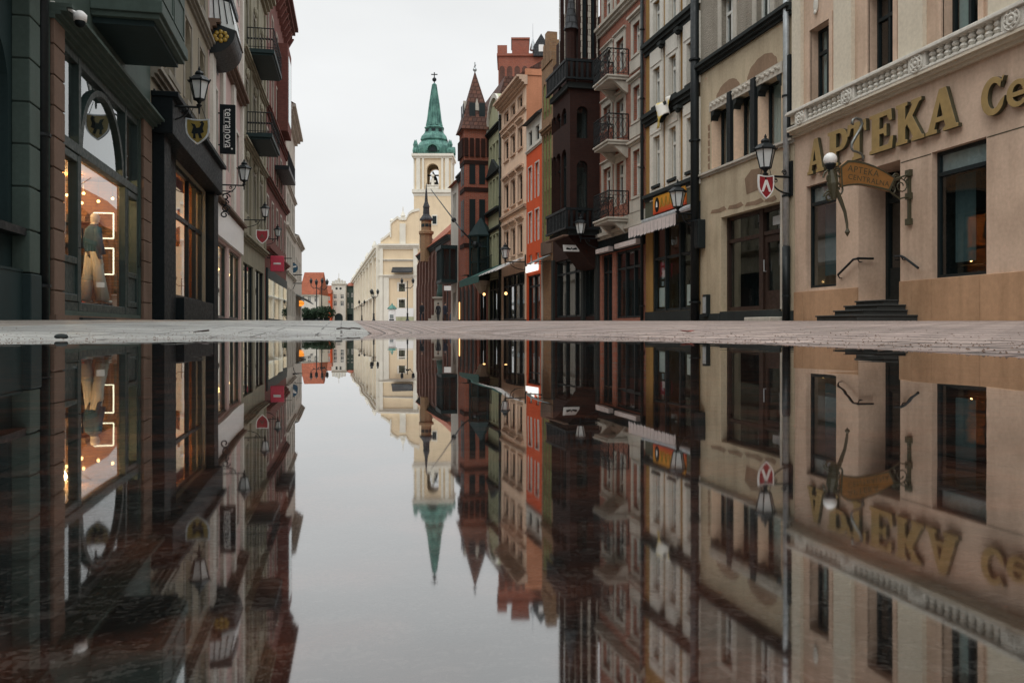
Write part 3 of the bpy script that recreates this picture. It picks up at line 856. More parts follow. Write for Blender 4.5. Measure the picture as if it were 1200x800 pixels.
    # handrails
    for pts in (((982, 322, .09), (1000, 304, .09), (1005, 303, .09)), ((1056, 300, .09), (1060, 302, .09), (1076, 314, .09))):
        path = []
        for x, yy, n in pts: u, z = F.px(x, yy, n); path.append((u, n, z))
        e = path[0] if path[0][0] < (door[0] + door[1]) / 2 else path[2]; ed = door[1] - .07 if e is path[2] else door[0] + .07
        ext = [(ed, .07, e[2] + .01), (ed, -.30, e[2] + .01)]; path = path + ext if e is path[2] else ext[::-1] + path
        hb = MB().tube(path, .024, 8)
        for m_ in ((path[0], path[2]) if e is path[2] else (path[2], path[-1])): hb.tube([(m_[0], .003, m_[2] - .07), (m_[0], .05, m_[2] - .07), (m_[0], m_[1], m_[2] - .01)], .012, 6).lathe([(.03, 0), (.03, .006)], (m_[0], .004, m_[2] - .073), 8)
        obj('handrail', hb, M['iron'], b)
    # groove lines, cornice, balustrade
    gv = MB(); zg = F.Z(1160, 160)
    gv.box(0, win2[0] - .02, .001, .004, zg - .012, zg + .006); gv.box(win2[1] + .02, door[0] - .02, .001, .004, zg - .012, zg + .006)
    obj('groove', gv, M['golddark'], b)
    cm = MB(); band(cm, 0, L - .01, zc, .17, .22, 0, 3)
    obj('cornice', cm, M['pilaster'], b)
    zb = zc + .17; bs = MB()
    bs.box(0, L - .012, .0, .06, zb, zr - .10); bs.box(0, L - .011, .0, .23, zb + .001, zb + .05); bs.box(-.01, L - .01, .0, .27, zr - .09, zr - .03); bs.box(-.005, L - .012, .02, .24, zr - .03, zr)
    ros = [F.U(x, .25) for x in (936, 991, 1072, 1184)]
    ros += [ros[-1] - (ros[-2] - ros[-1]) * .0 - 2.05, ros[-1] - 4.1, ros[-1] - 6.15]
    bs2 = MB()
    for u in ros:
        w = .24
        if u < .3: continue
        bs.box(u - w, min(u + w, L - .02), .06, .22, zb + .05, zr - .09)
    bal = obj('balustrade', bs, M['white'], b); bevel(bal, .012, 2)
    rm = MB(); zm = (zb + zr - .06) / 2
    for u in ros:
        for rr, tt in ((.16, .028), (.085, .04)):
            rm.tube([(u + rr * math.cos(a * math.pi / 12), .225, zm + rr * math.sin(a * math.pi / 12)) for a in range(25)], tt * .8, 6)
        rm.sphere((u, .225, zm), .05, 10, 6)
        for k in range(8):
            a = k * math.pi / 4; rm.sphere((u + .125 * math.cos(a),   .227, zm + .125 * math.sin(a)), .03, 6, 4)
    pieces('rosette', rm, 'white', bal)
    bb = MB(); rs = sorted(ros + [-1.0])
    hgt = zr - .09 - zb - .05
    prof = [(.075, 0), (.075, .08), (.04, .12), (.075, .30), (.06, .42), (.028, .50), (.06, .58), (.075, .70), (.04, .88), (.075, .92), (.075, 1)]
    for a, c in zip(rs, rs[1:]):
        nb = max(2, int((c - a - .5) / .185))
        for i in range(nb):
            u = a + .27 + (c - a - .54) * (i + .5) / nb
            if u > .1: bb.lathe([(r, z * hgt) for r, z in prof], (u, .145, zb + .05), 8)
    pieces('baluster', bb, 'white', bal)
    # pilasters above
    pm = MB()
    for x0, x1 in ((930.5, 942), (981, 1002), (1057, 1086), (1163, 1210)):
        u0, u1 = sorted((F.U(x0), F.U(x1))); pm.box(u0, min(u1, L - .015), -.02, .09, zc + .3, 12.6); pm.box(u0 - .04, min(u1 + .04, L - .014), -.02, .12, zc + .3, zc + .62)
    pm.box(3.95, 5.2, -.02, .09, zc + .3, 12.6); pm.box(.3, 1.5, -.02, .09, zc + .3, 12.6)
    pieces('pilaster', pm, 'pilaster', b)
    om = MB(); u, z = F.px(957, 6)
    om.sphere((u, .02, z), .12, 10, 6, .8, .3, 1.6); om.sphere((u, .04, z - .17), .06, 8, 5, 1, .4, 1)
    obj('relief', om, M['white'], b, True)
    for h in ups + ups2: win(b, F, h, 'wframe_d', .24, bars=(1, 1), curtain=random.choice([0, 2]), fw=.06, surround=('salmon', .13))
    band_top = MB(); band(band_top, 0, L - .01, 12.55, .5, .5, 0, 4); obj('top_cornice', band_top, M['pilaster'], b)

    # gold letters
    t = thing('pharmacy_letters', 'big raised gold letters reading APTEKA Ce across the salmon wall', 'sign', F.w(0, 0, 0), F.ang)
    z0, z1 = F.Z(1090, 160.5), F.Z(1108, 104.5)
    for ch, xa, xb, hs in (('A', 947, 966, 1), ('P', 971, 994, 1), ('T', 994, 1016, 1), ('E', 1020, 1047.5, 1), ('K', 1051, 1084, 1), ('A', 1086, 1124, 1), ('C', 1151, 1179, .78), ('e', 1181, 1207, .56)):
        loops, wd = serif_letter(ch); ua, ub = F.U(xa, .08), F.U(xb, .08)   # ua > ub
        kx = (ua - ub) / wd; kz = (z1 - z0) * hs
        lm = outline_mesh([[(x * kx, z * kz) for x, z in lp] for lp in loops], .035, .006)
        lm.xf(basis((-1, 0, 0), (0, 0, 1), (0, 1, 0), (ua, .062, z0)))
        o = obj('letter', lm, M['gold'], t); o.data.materials.append(M['golddark'])
        for p in o.data.polygons:
            if abs(p.normal.y) < .6: p.material_index = 1
    # hanging sign on a scrolled bracket
    us_ = F.U(1067); A = lambda x, y: F.across(x, y, us_)
    t = thing('hanging_pharmacy_sign', 'arched ochre hanging signboard with globe lamp and snake above pharmacy door', 'sign', F.w(us_, 0, 0), F.ang)
    pts = [(984, 195), (992, 188.5), (1000, 188.3), (1008, 189.7), (1016, 192), (1025, 195.5), (1036, 201.5), (1048, 209.5), (1041.6, 224.5), (1032, 222), (1022, 219.7), (1012, 217.6), (1003, 216.8), (994, 217.6), (985, 219.6)]
    lp = [A(*p) for p in pts]
    lo = [(-n, z) for n, z in lp]
    mt = basis((0, -1, 0), (0, 0, 1), (-1, 0, 0))
    obj('board', outline_mesh([lo], .03, .004).xf(mt), M['copperplate'], t)
    cx = sum(p[0] for p in lo) / len(lo); cz = sum(p[1] for p in lo) / len(lo)
    ins = [(cx + (x - cx) * .95, cz + (z - cz) * .86) for x, z in lo]
    obj('edge', outline_mesh([lo, ins], .038, .002).xf(mt), M['golddark'], t)
    rz = R(-8)
    for s, sz, dx, dz in (('APTEKA', .17, -.05, .085), ('CENTRALNA', .14, .06, -.085)):
        tm = text_mesh(s, sz, .036, 1.1); rot = Matrix.Rotation(rz, 4, 'Z')
        tm.xf(mt @ Matrix.Translation((cx + dx, cz + dz, 0)) @ rot); obj('lettering', tm, M['golddark'], t)
    im = MB()
    def P3(x, y): n, z = A(x, y); return (0, n, z)
    im.tube([P3(1048, 210), P3(1058, 207), P3(1067, 203)], .02, 6); im.tube([P3(1042, 224), P3(1054, 233), P3(1067, 230)], .018, 6)
    im.box(-.03, .03, .003, .05, A(1067, 262)[1], A(1067, 200)[1])
    for yy in (203, 230, 260): im.box(-.07, .07, .003, .07, A(1067, yy)[1] - .06, A(1067, yy)[1] + .06)
    n0, zz = A(1056, 218)
    for rr, cxx, czz in ((.16, 0, 0), (.10, .2, -.08), (.10, -.16, .1), (.08, .1, .16)):
        im.tube([(0, n0 + cxx + rr * (1 - k / 24) * math.cos(k * .55), zz + czz + rr * (1 - k / 24) * math.sin(k * .55)) for k in range(18)], .013, 5)
    ng, zg2 = A(977, 215)
    im.tube([(0, ng + .06, zg2 + .28), (0, ng + .02, zg2), (0, ng, zg2 - .3)], [.05, .11, .05], 8)
    for rr, cxx, czz in ((.17, .05, .1), (.14, -.08, -.12), (.11, .1, -.25), (.1, -.1, .2)):
        im.tube([(0, ng + cxx + rr * (1 - k / 24) * math.cos(k * .55), zg2 + czz + rr * (1 - k / 24) * math.sin(k * .55)) for k in range(18)], .02, 5)
    im.tube([P3(978, 222), P3(984, 232), P3(990, 248), P3(992.5, 262), P3(993, 270)], [.06, .04, .03, .025, .02], 6)
    n2, z2 = A(993, 272); im.lathe([(.005, -.08), (.05, 0), (.01, .09)], (0, n2, z2), 8)
    obj('scrollwork', im, M['golddark'], t)
    gn, gz2 = A(973, 187); obj('globe_lamp', MB().sphere((0, gn, gz2), .125, 20, 12), M['whitep'], t, True)
    obj('lamp_cup', MB().lathe([(.03, -.28), (.05, -.2), (.11, -.10), (.10, -.07)], (0, gn, gz2), 10), M['iron'], t)
    sn = [P3(*p) for p in ((1011, 189), (1011.5, 184), (1009, 180), (1004, 178), (1000, 177), (997.5, 173.5), (998.5, 168), (1003, 160), (1008.5, 151), (1010.5, 145), (1008.5, 140.5), (1003.5, 138.5), (999.5, 140.5), (998.5, 144.5), (1000, 146.5))]
    obj('snake', MB().tube(sn, [.022] * 6 + [.028] * 5 + [.026, .024, .03, .016], 8), M['pewter'], t, True)
    return F
PF = pharmacy()

# ------------------------------------------------------------------ right side: the row going up the street
def seg(x0, x1):
    """facade stretch between two pixel columns, near one first"""
    return RP(ry(x0)), RP(ry(x1))

def stucco_house():
    P, Q = (10.6, 18.64), RP(ry(820.5))
    b, F = rowb('stucco_house', 'beige stuccoed house with peeling plaster patches and a wide brown shop window', P, Q); L = F.L
    shop = pxhole(F, 845, 915, 845, 255, 365)
    f1 = [pxhole(F, a, c, 902, 92, 171) for a, c in ((834, 855), (860, 882.5), (888.5, 916))]
    zl = F.Z(826, 81)
    f2 = [pxhole(F, 846, 860, 853, 8, 59), pxhole(F, 887, 904, 895, -18, 31)]
    f2 = [(h[0], h[1], f2[0][2], f2[0][2] + 1.55, 0) for h in f2]
    H = 12.5
    mb = MB().wall(0, L, Z0, zl, [shop] + f1, 0, .36)
    mb.quad((0, 0, Z0), (0, 0, H), (0, -8, H), (0, -8, Z0)); mb.quad((L, 0, Z0), (L, 0, H), (L, -8, H), (L, -8, Z0)); mb.quad((0, 0, H), (L, 0, H), (L, -8, H), (0, -8, H))
    obj('wall', mb, M['beige'], b)
    obj('upper_wall', MB().wall(0, L, zl, H, f2 + [(h[0], h[1], h[2] + 2.6, h[3] + 2.6, 0) for h in f2], .0, .2), M['beigeup'], b)
    obj('interior', MB().quad((.03, -1.3, Z0), (L - .03, -1.3, Z0), (L - .03, -1.3, H - .1), (.03, -1.3, H - .1)), M['room'], b)
    cm = MB(); band(cm, .002, L - .002, zl - .10, .26, .22, 0, 3); obj('ledge', cm, M['darkstone'], b)
    sm = MB(); zs = f1[0][2]; band(sm, .003, L - .003, zs - .16, .12, .10, 0, 2); obj('sill_course', sm, M['palestone'], b)
    for h in f1: win(b, F, h, 'wframe_d', .34, bars=(0, 0), curtain=1, fw=.06)  # blinds, and the pale sky reflection painted in by the same cloth
    # orange linings of the recesses and patterned lintels, dark strips between
    lm = MB(); li = MB(); dk = MB()
    for h in f1:
        lm.box(h[1] - .012, h[1] - .002, -.32, .004, h[2] + .002, h[3] - .2); lm.box(h[0] + .002, h[0] + .012, -.32, .004, h[2] + .002, h[3] - .2)
        li.box(h[0] - .08, h[1] + .08, .0, .045, h[3] - .04, h[3] + .24)
        for i in range(9): li.sphere((h[0] + (h[1] - h[0]) * (i + .5) / 9, .05, h[3] + .10 + .05 * (i % 2)), .055, 6, 4)
        for s, u in ((1, h[0]), (-1, h[1])):
            dk.prism([(u, h[3] - .05), (u + s * .20, h[3] - .05), (u + s * .16, h[3] - .16), (u + s * .05, h[3] - .2), (u, h[3] - .34)], -.20, .03, 'y')
    pieces('recess_lining', lm, 'peach', b); pieces('lintel', li, 'palestone', b); pieces('console', dk, 'darkstone', b)
    st = MB()
    for a, c in ((855.3, 859.5), (883, 888)):
        u0, u1 = sorted((F.U(a), F.U(c))); st.box(u0, u1, .003, .10, zs - .02, f1[0][3] + .20)
    st.box(.02, .14, .003, .12, zs, f1[0][3] + .25)
    pieces('dark_strip', st, 'iron', b)
    # bare patches where the plaster has come off
    pm = MB()
    def blob(xc, yc, rw, rh, half=True):
        u, z = F.px(xc, yc); pts = []
        for k in range(25):
            a = math.pi * k / 24 if half else 2 * math.pi * k / 24
            j = 1 + .10 * noise.noise(Vector((xc + 3 * math.cos(a), 3 * math.sin(a), 1)))
            pts.append((u + rw * j * math.cos(a), z + rh * j * math.sin(a)))
        pm.prism(pts, .002, .006, 'y')
    blob(853, 112, .72, .42); blob(893, 86, .78, .44); 
    u, z = F.px(885, 210); pm.prism([(u - .5, z - .28), (u + .45, z - .33), (u + .55, z + .1), (u + .2, z + .28), (u - .48, z + .22)], .002, .006, 'y')
    for x, y, w in ((842, 246, .5), (862, 241, .45), (884, 237, .5), (903, 233, .3)):
        u, z = F.px(x, y); pm.prism([(u - w, z - .05), (u - w * .3, z - .09), (u + w, z - .04), (u + w * .8, z + .05), (u, z + .03), (u - w * .7, z + .06)], .002, .006, 'y')
    for k in range(7):
        u, z = F.px(831, 150 + k * 9); pm.prism([(u - .07, z - .10), (u + .06, z - .08), (u + .08, z + .08), (u - .04, z + .1)], .002, .005, 'y')
    pieces('bare_patch', pm, 'patch', b)
    # shop front: big pane, transom, brown door on the near side
    a, c, z0, z1 = shop[:4]; um = F.U(884); q = -.30
    fr = MB(); f = .09
    for u in (a + .003, um - .12, c - f - .003): fr.box(u, u + (f if u != um - .12 else .2), q, q + .12, z0, z1 - .004)
    zt = z0 + (z1 - z0) * .74
    fr.box(um + .08, c - f, q, q + .10, z0, z0 + .12); fr.box(um + .08, c - f, q, q + .10, z1 - .10, z1 - .004); fr.box(um + .08, c - f, q, q + .10, zt - .05, zt + .05)
    fr.box(a + f, um - .12, q, q + .10, z1 - .12, z1 - .004); fr.box(a + f, um - .12, q, q + .10, zt - .03, zt + .07)
    s = obj('shop_front', fr, M['wframe_b'], b)
    obj('pane', MB().quad((a, q + .03, z0), (c, q + .03, z0), (c, q + .03, z1), (a, q + .03, z1)), M['shopglass'], s)
    dr = MB(); d0, d1 = a + f, um - .12
    dr.box(d0 + .01, d0 + .14, q + .01, q + .07, z0 + .02, zt - .04); dr.box(d1 - .14, d1 - .01, q + .01, q + .07, z0 + .02, zt - .04)
    dr.box(d0 + .14, d1 - .14, q + .01, q + .07, z0 + .02, z0 + .5); dr.box(d0 + .14, d1 - .14, q + .01, q + .07, zt - .22, zt - .04)
    d = obj('door', dr, M['wframe_b'], b)
    obj('handle', MB().tube([(d1 - .07, q + .07, z0 + 1.0), (d1 - .07, q + .13, z0 + 1.0), (d1 - .07, q + .13, z0 + 1.3)], .013, 6), M['zinc'], d)
    obj('notice', MB().box(d0 + .3, d1 - .35, q + .034, q + .038, zt + .2, zt + .42), M['zinc'], s)
    pieces('plinth', MB().box(shop[1] + .02, L - .004, -.02, .05, Z0, z0 - .05).box(.004, shop[0] - .02, -.02, .05, Z0, z0 - .05).box(shop[0] - .01, shop[1] + .01, -.36, .04, Z0, z0 - .004), 'darkstone', b)
    for h in f2: win(b, F, h, 'wframe_w', .18, surround=('palestone', .2), sill='palestone', fw=.07)
    for h in f2: win(b, F, (h[0], h[1], h[2] + 2.6, h[3] + 2.6), 'wframe_w', .18, surround=('palestone', .2), sill='palestone', fw=.07)
    # white alarm box and door jamb strip
    u, z = F.px(917.5, 240); obj('jamb_strip', MB().box(u - .05, u + .05, .002, .05, z0, z + .3), M['palestone'], b)
    u, z = F.px(830, 358)
    t = thing('meter_box', 'small grey steel meter box low on the beige wall', 'meter box', F.w(u, 0, 0), F.ang)
    bevel(obj('case', MB().box(-.14, .14, .002, .12, z - .32, z + .32), M['dkmetal'], t), .01); obj('cover', MB().box(-.10, .10, .121, .132, z - .22, z + .25), M['zinc'], t)
    # shop step and stone blocks
    u, z = F.px(884, 372, .4)
    t = thing('shop_step', 'low pale stone step before the brown shop door', 'step', F.w(u, 0, 0), F.ang)
    bevel(obj('slab', MB().box(-.85, .45, .05, .45, Z0, z + .01), M['palestone'], t), .02)
    # dish on the right: shield and lantern
    uu = .12
    lantern(F, uu, F.Z(930, 207), F.across(897, 200, uu)[0], 'iron wall lantern above the crimson shield between pharmacy and beige house')
    n, z = F.across(897.5, 219, uu)
    shield_sign(F, uu, n, z, 'R', .20, .56, 'red', 'whitep', [[(-.13, -.12), (-.07, -.12), (0, .06), (.07, -.12), (.13, -.12), (.03, .16), (-.03, .16)]], 'crimson shield with white chevron hanging under a wall lantern', 'whitep')
    drainpipe(F, .20, .2, 12.3, 'zinc', 'zinc downpipe with black iron foot between pharmacy and beige house', .075, shoe=F.Z(925, 290))
    drainpipe(F, L + .05, .2, 12.6, 'iron', 'thick black downpipe between beige house and ochre house', .13, n=.15)
    u, z = F.px(826, 272, .2)
    t = thing('junction_box', 'dark metal box fixed beside the thick black downpipe', 'box', F.w(L - .25, 0, 0), F.ang)
    bevel(obj('case', MB().box(-.12, .14, .003, .24, z - .42, z + .42), M['dkmetal'], t), .02); obj('lid', MB().box(-.10, .12, .242, .255, z - .36, z + .36), M['iron'], t)
    u, z = F.px(833, 345); 
    return F
SF = stucco_house()

def ochre_house():
    P, Q = RP(ry(820.5) + .02), RP(ry(757))
    b, F = rowb('ochre_house', 'ochre plaster house with white framed windows over an awning shop', P, Q); L = F.L
    cols = [(766.5, 774.5), (785, 793.5), (806, 816.5)]
    rA = (F.Z(770, 217), F.Z(770, 160)); rB = (F.Z(770, 124), F.Z(770, 80)); rC = (F.Z(768.5, 43), F.Z(768.5, 3))
    hA = [(*sorted((F.U(a), F.U(c))), *rA, 0) for a, c in cols]; hB = [(h[0], h[1], *rB, 0) for h in hA]; hC = [(h[0], h[1], *rC, 0) for h in hA]
    sh = pxhole(F, 765, 812, 790, 259, 364)
    H = 14.2
    shell(b, L, H, 'ochre', hA + hB + hC + [sh], rev=.16, room=1.2)
    for h in hA + hB + hC: win(b, F, h, 'wframe_w', .15, fw=.075, sill='darkstone')
    wp = MB()
    for k, row in enumerate((hA, hB, hC)):
        for h in row:
            m = .17; zl, zu = h[2] - (.12 if k == 0 else .15), h[3] + (.72 if k == 1 else .45)
            wp.box(h[0] - m - .1, h[0] - .001, -.01, .05, zl, zu); wp.box(h[1] + .001, h[1] + m + .1, -.01, .05, zl, zu)
            wp.box(h[0] - .001, h[1] + .001, -.01, .05, h[3] + .001, zu)
            wp.box(h[1] - .012, h[1] - .0015, -.085, .045, h[2] + .002, h[3] - .002); wp.box(h[0] + .0015, h[0] + .012, -.085, .045, h[2] + .002, h[3] - .002)
            if k == 0: wp.box(h[0] - m - .1, h[1] + m + .1, -.01, .05, h[2] - .5, h[2] - .13)
            wp.box(h[0] - m - .02, h[1] + m + .02, .05, .075, h[3] + .12, zu - .1)
    pieces('window_panel', wp, 'white', b)
    cm = MB()
    for yy, x in ((146, 757.5), (64, 757.5)): z = F.Z(x, yy); band(cm, .005, L - .005, z - .12, .38, .22, 0, 3)
    for u in [(hA[i][0] + hA[i + 1][1]) / 2 for i in range(2)]:
        for yy in (146, 64):
            z = F.Z(757.5, yy); cm.box(u - .16, u + .16, 0, .24, z - .22, z - .12); cm.sphere((u, .15, z - .24), .10, 8, 6)
    zf = F.Z(757.5, 236); band(cm, .006, L - .006, zf - .05, .22, .15, 0, 2)
    pieces('cornice', cm, 'darkstone', b)
    obj('fascia', MB().box(.02, L - .02, -.01, .035, F.Z(790, 262), zf - .05), M['olive'], b)
    # orange sign board
    u0, u1 = sorted((F.U(768), F.U(806))); za, zb = F.Z(768, 252), F.Z(768, 232)
    t = thing('shop_signboard', 'orange and yellow shop signboard above the pale awning', 'sign', F.w(0, 0, 0), F.ang)
    m, n, l, out = base_mat('orange_sign_gradient'); v = coords(n, l)
    s = n.new('ShaderNodeSeparateXYZ'); l.new(v, s.inputs[0]); r = n.new('ShaderNodeMapRange'); r.inputs[1].default_value = za; r.inputs[2].default_value = zb
    l.new(s.outputs[2], r.inputs[0]); p = principled(n, l, out, mixc(n, l, r.outputs[0], (.46, .035, .015), (.72, .36, .03)), .35)
    zc_ = F.Z(806, 216)
    obj('board', MB().prism([(u0, za), (u1, za), (u1, zb), (u0, zb)], .036, .085, 'y'), m, t)
    w = u1 - u0; hh = zb - za; lt = MB()
    for i, k in enumerate((.30, .43, .56)):
        uc = u1 - w * k; ww = w * .055
        lt.prism([(uc - ww, za + hh * .3), (uc - ww * .5, za + hh * .3), (uc, za + hh * .66), (uc + ww * .5, za + hh * .3), (uc + ww, za + hh * .3), (uc + ww * .3, za + hh * .82), (uc - ww * .3, za + hh * .82)], .086, .10, 'y')
    obj('lettering', lt, M['yellow'], t)
    em = MB(); em.prism([(u1 - w * .14 + .17 * math.cos(a * math.pi / 12), za + hh * .5 + hh * .42 * math.sin(a * math.pi / 12)) for a in range(24)], .086, .10, 'y')
    e = obj('emblem', em, M['black'], t)
    obj('emblem_mark', MB().prism([(u1 - w * .14 - .07, za + hh * .36), (u1 - w * .14 + .07, za + hh * .36), (u1 - w * .14 + .03, za + hh * .7), (u1 - w * .14 - .04, za + hh * .62)], .101, .106, 'y'), M['whitep'], e)
    # awning with scalloped valance
    t = thing('scalloped_awning', 'pale awning with ragged scalloped valance over the ochre shop', 'awning', F.w(0, 0, 0), F.ang)
    ub0, ub1 = .35, L + .02; pr = .62; zt = F.Z(754, 266, .3); aw = MB()
    aw.prism([(.04, zt + .16), (.04, zt + .20), (pr, zt + .02), (pr, zt - .02)], ub0, ub1, 'x')
    obj('roller', MB().tube([(ub0, .10, zt + .24), (ub1, .10, zt + .24)], .07, 10), M['zinc'], t)
    N = 26
    for i in range(N):
        a, c = ub0 + (ub1 - ub0) * i / N, ub0 + (ub1 - ub0) * (i + 1) / N; d = .34 + .05 * random.random(); y = pr + .01 * (i % 2)
        aw.add([(a, y, zt), (c, y + .004, zt), (c, y + .004, zt - d + .06), ((a + c) / 2, y + .012, zt - d), (a, y, zt - d + .06)], [(0, 1, 2, 3, 4)])
    obj('canopy', aw, M['awning'], t)
    # shop front
    a, c, z0, z1 = sh[:4]; q = -.14; fr = MB()
    for u in (a + .003, a + (c - a) * .30, a + (c - a) * .66, c - .11): fr.box(u, u + .10, q, q + .12, z0, z1 - .003)
    for z in (z0, z0 + (z1 - z0) * .60, z1 - .12): fr.box(a + .05, c - .05, q + .01, q + .10, z, z + .09)
    s = obj('shop_front', fr, M['wframe_d'], b)
    obj('pane', MB().quad((a, q + .03, z0), (c, q + .03, z0), (c, q + .03, z1), (a, q + .03, z1)), M['shopglass'], s)
    pp = MB()
    for ua, zz, ww, h_ in ((.10, .02, .16, .26), (.80, .02, .16, .26), (.78, .36, .1, .12)):
        pp.box(a + (c - a) * ua, a + (c - a) * (ua + ww), q - .05, q - .045, z0 + (z1 - z0) * zz + .1, z0 + (z1 - z0) * (zz + h_))
    pieces('poster', pp, 'whitep', s)
    pr2 = MB()
    for i in range(4):
        for k in range(2): pr2.box(a + (c - a) * (.74 + .1 * k), a + (c - a) * (.74 + .1 * k) + .2, q - .06, q - .055, z0 + (z1 - z0) * (.30 + .08 * i), z0 + (z1 - z0) * (.355 + .08 * i))
    pieces('price_card', pr2, 'zinc', s)
    lt = thing('shop_lamp', 'small warm lamp glowing behind the ochre shop window', 'lamp', F.w(0, 0, 0), F.ang)
    u, z = F.px(813.5 - 6, 300); obj('bulb', MB().sphere((a + .85, -.5, z), .05, 10, 6), M['bulb'], lt); obj('flex', MB().tube([(a + .85, -.5, z + .05), (a + .85, -.5, z + .9)], .008, 5), M['iron'], lt)
    obj('plinth', MB().box(.01, L - .01, -.02, .045, Z0, z0 - .005), M['darkstone'], b)
    lantern(F, .02, F.Z(816, 252), .70, 'iron wall lantern in front of the orange signboard')
    # flag cloth on the window ledge
    fl = MB(); pts = []
    N = 8
    u0, z0_ = F.px(786, 112, .25); u1, z1_ = F.px(769, 124, .25)
    for j in range(N + 1):
        for i in range(N + 1):
            fx, fz = i / N, j / N
            u = u0 + (u1 - u0) * fx; z = z0_ + (z1_ - z0_) * fx * .6 - fz * .62 * (1 - .25 * math.sin(fx * 5)); pts.append((u, .25 + .07 * math.sin(fx * 9 + fz * 3) + .02 * fz, z))
    fl.v = pts
    for j in range(N):
        for i in range(N): k = j * (N + 1) + i; fl.f.append((k, k + 1, k + N + 2, k + N + 1))
    m, n, l, out = base_mat('yellow_white_cloth'); v = coords(n, l)
    principled(n, l, out, mixc(n, l, noise_fac(n, l, v, 2.2, 1, .48, .52), (.72, .70, .64), (.66, .50, .12)), .85)
    o = obj('draped_flag', fl, m, None, True); o.location = (F.P.x, F.P.y, 0); o.rotation_euler = (0, 0, F.ang)
    sd = o.modifiers.new('cloth', 'SOLIDIFY'); sd.thickness = .006
    tag(o, 'yellow and white cloth flag draped over the ochre house ledge', 'flag')
    return F
OF = ochre_house()

def balcony(b, F, x_near, x_far, x_front, y_near, h=.95, white=True, net=True):
    u0, u1 = F.U(x_near), F.U(x_far); z = F.Z(x_near, y_near); pr = F.across(x_front, 200, u0)[0]
    sl = MB().box(u0, u1, .003, pr, z, z + .10); sl.box(u0 - .04, u1 + .04, .004, pr + .05, z + .10, z + .17)
    s = obj('balcony', sl, M['palestone'], b); bevel(s, .015)
    for u in (u0 + .15, u1 - .15): obj('bracket', MB().prism([(.003, z - .45), (.12, z - .40), (pr * .7, z - .02), (.003, z - .02)], u - .08, u + .08, 'x'), M['palestone'], s)
    r = MB(); zt = z + .17 + h
    def side(p, q):
        p, q = Vector(p), Vector(q); L = (q - p).length; n = max(3, int(L / .16))
        r.tube([(p.x, p.y, zt), (q.x, q.y, zt)], .022, 6); r.tube([(p.x, p.y, zt - .16), (q.x, q.y, zt - .16)], .010, 5); r.tube([(p.x, p.y, z + .25), (q.x, q.y, z + .25)], .012, 5)
        for i in range(n + 1):
            w = p + (q - p) * i / n; r.tube([(w.x, w.y, z + .17), (w.x, w.y, zt)], .009 if 0 < i < n else .02, 5)
        for i in range(n):                      # crossed lattice
            a, c = p + (q - p) * i / n, p + (q - p) * (i + 1) / n; m = (a + c) / 2
            for za, zb in ((z + .25, z + .52), (z + .52, zt - .16)):
                r.tube([(a.x, a.y, za), (c.x, c.y, zb)], .008, 4); r.tube([(a.x, a.y, zb), (c.x, c.y, za)], .008, 4)
            rr = min(.055, L / n * .4)
            d = (q - p).normalized(); r.tube([tuple(Vector((m.x, m.y, zt - .08)) + (d * math.cos(t * math.pi / 4) + Vector((0, 0, 1)) * math.sin(t * math.pi / 4)) * rr) for t in range(9)], .007, 4)
    side((u0, .02, 0), (u0, pr, 0)); side((u0, pr, 0), (u1, pr, 0)); side((u1, pr, 0), (u1, .02, 0))
    obj('railing', r, M['iron'], s)
    return s

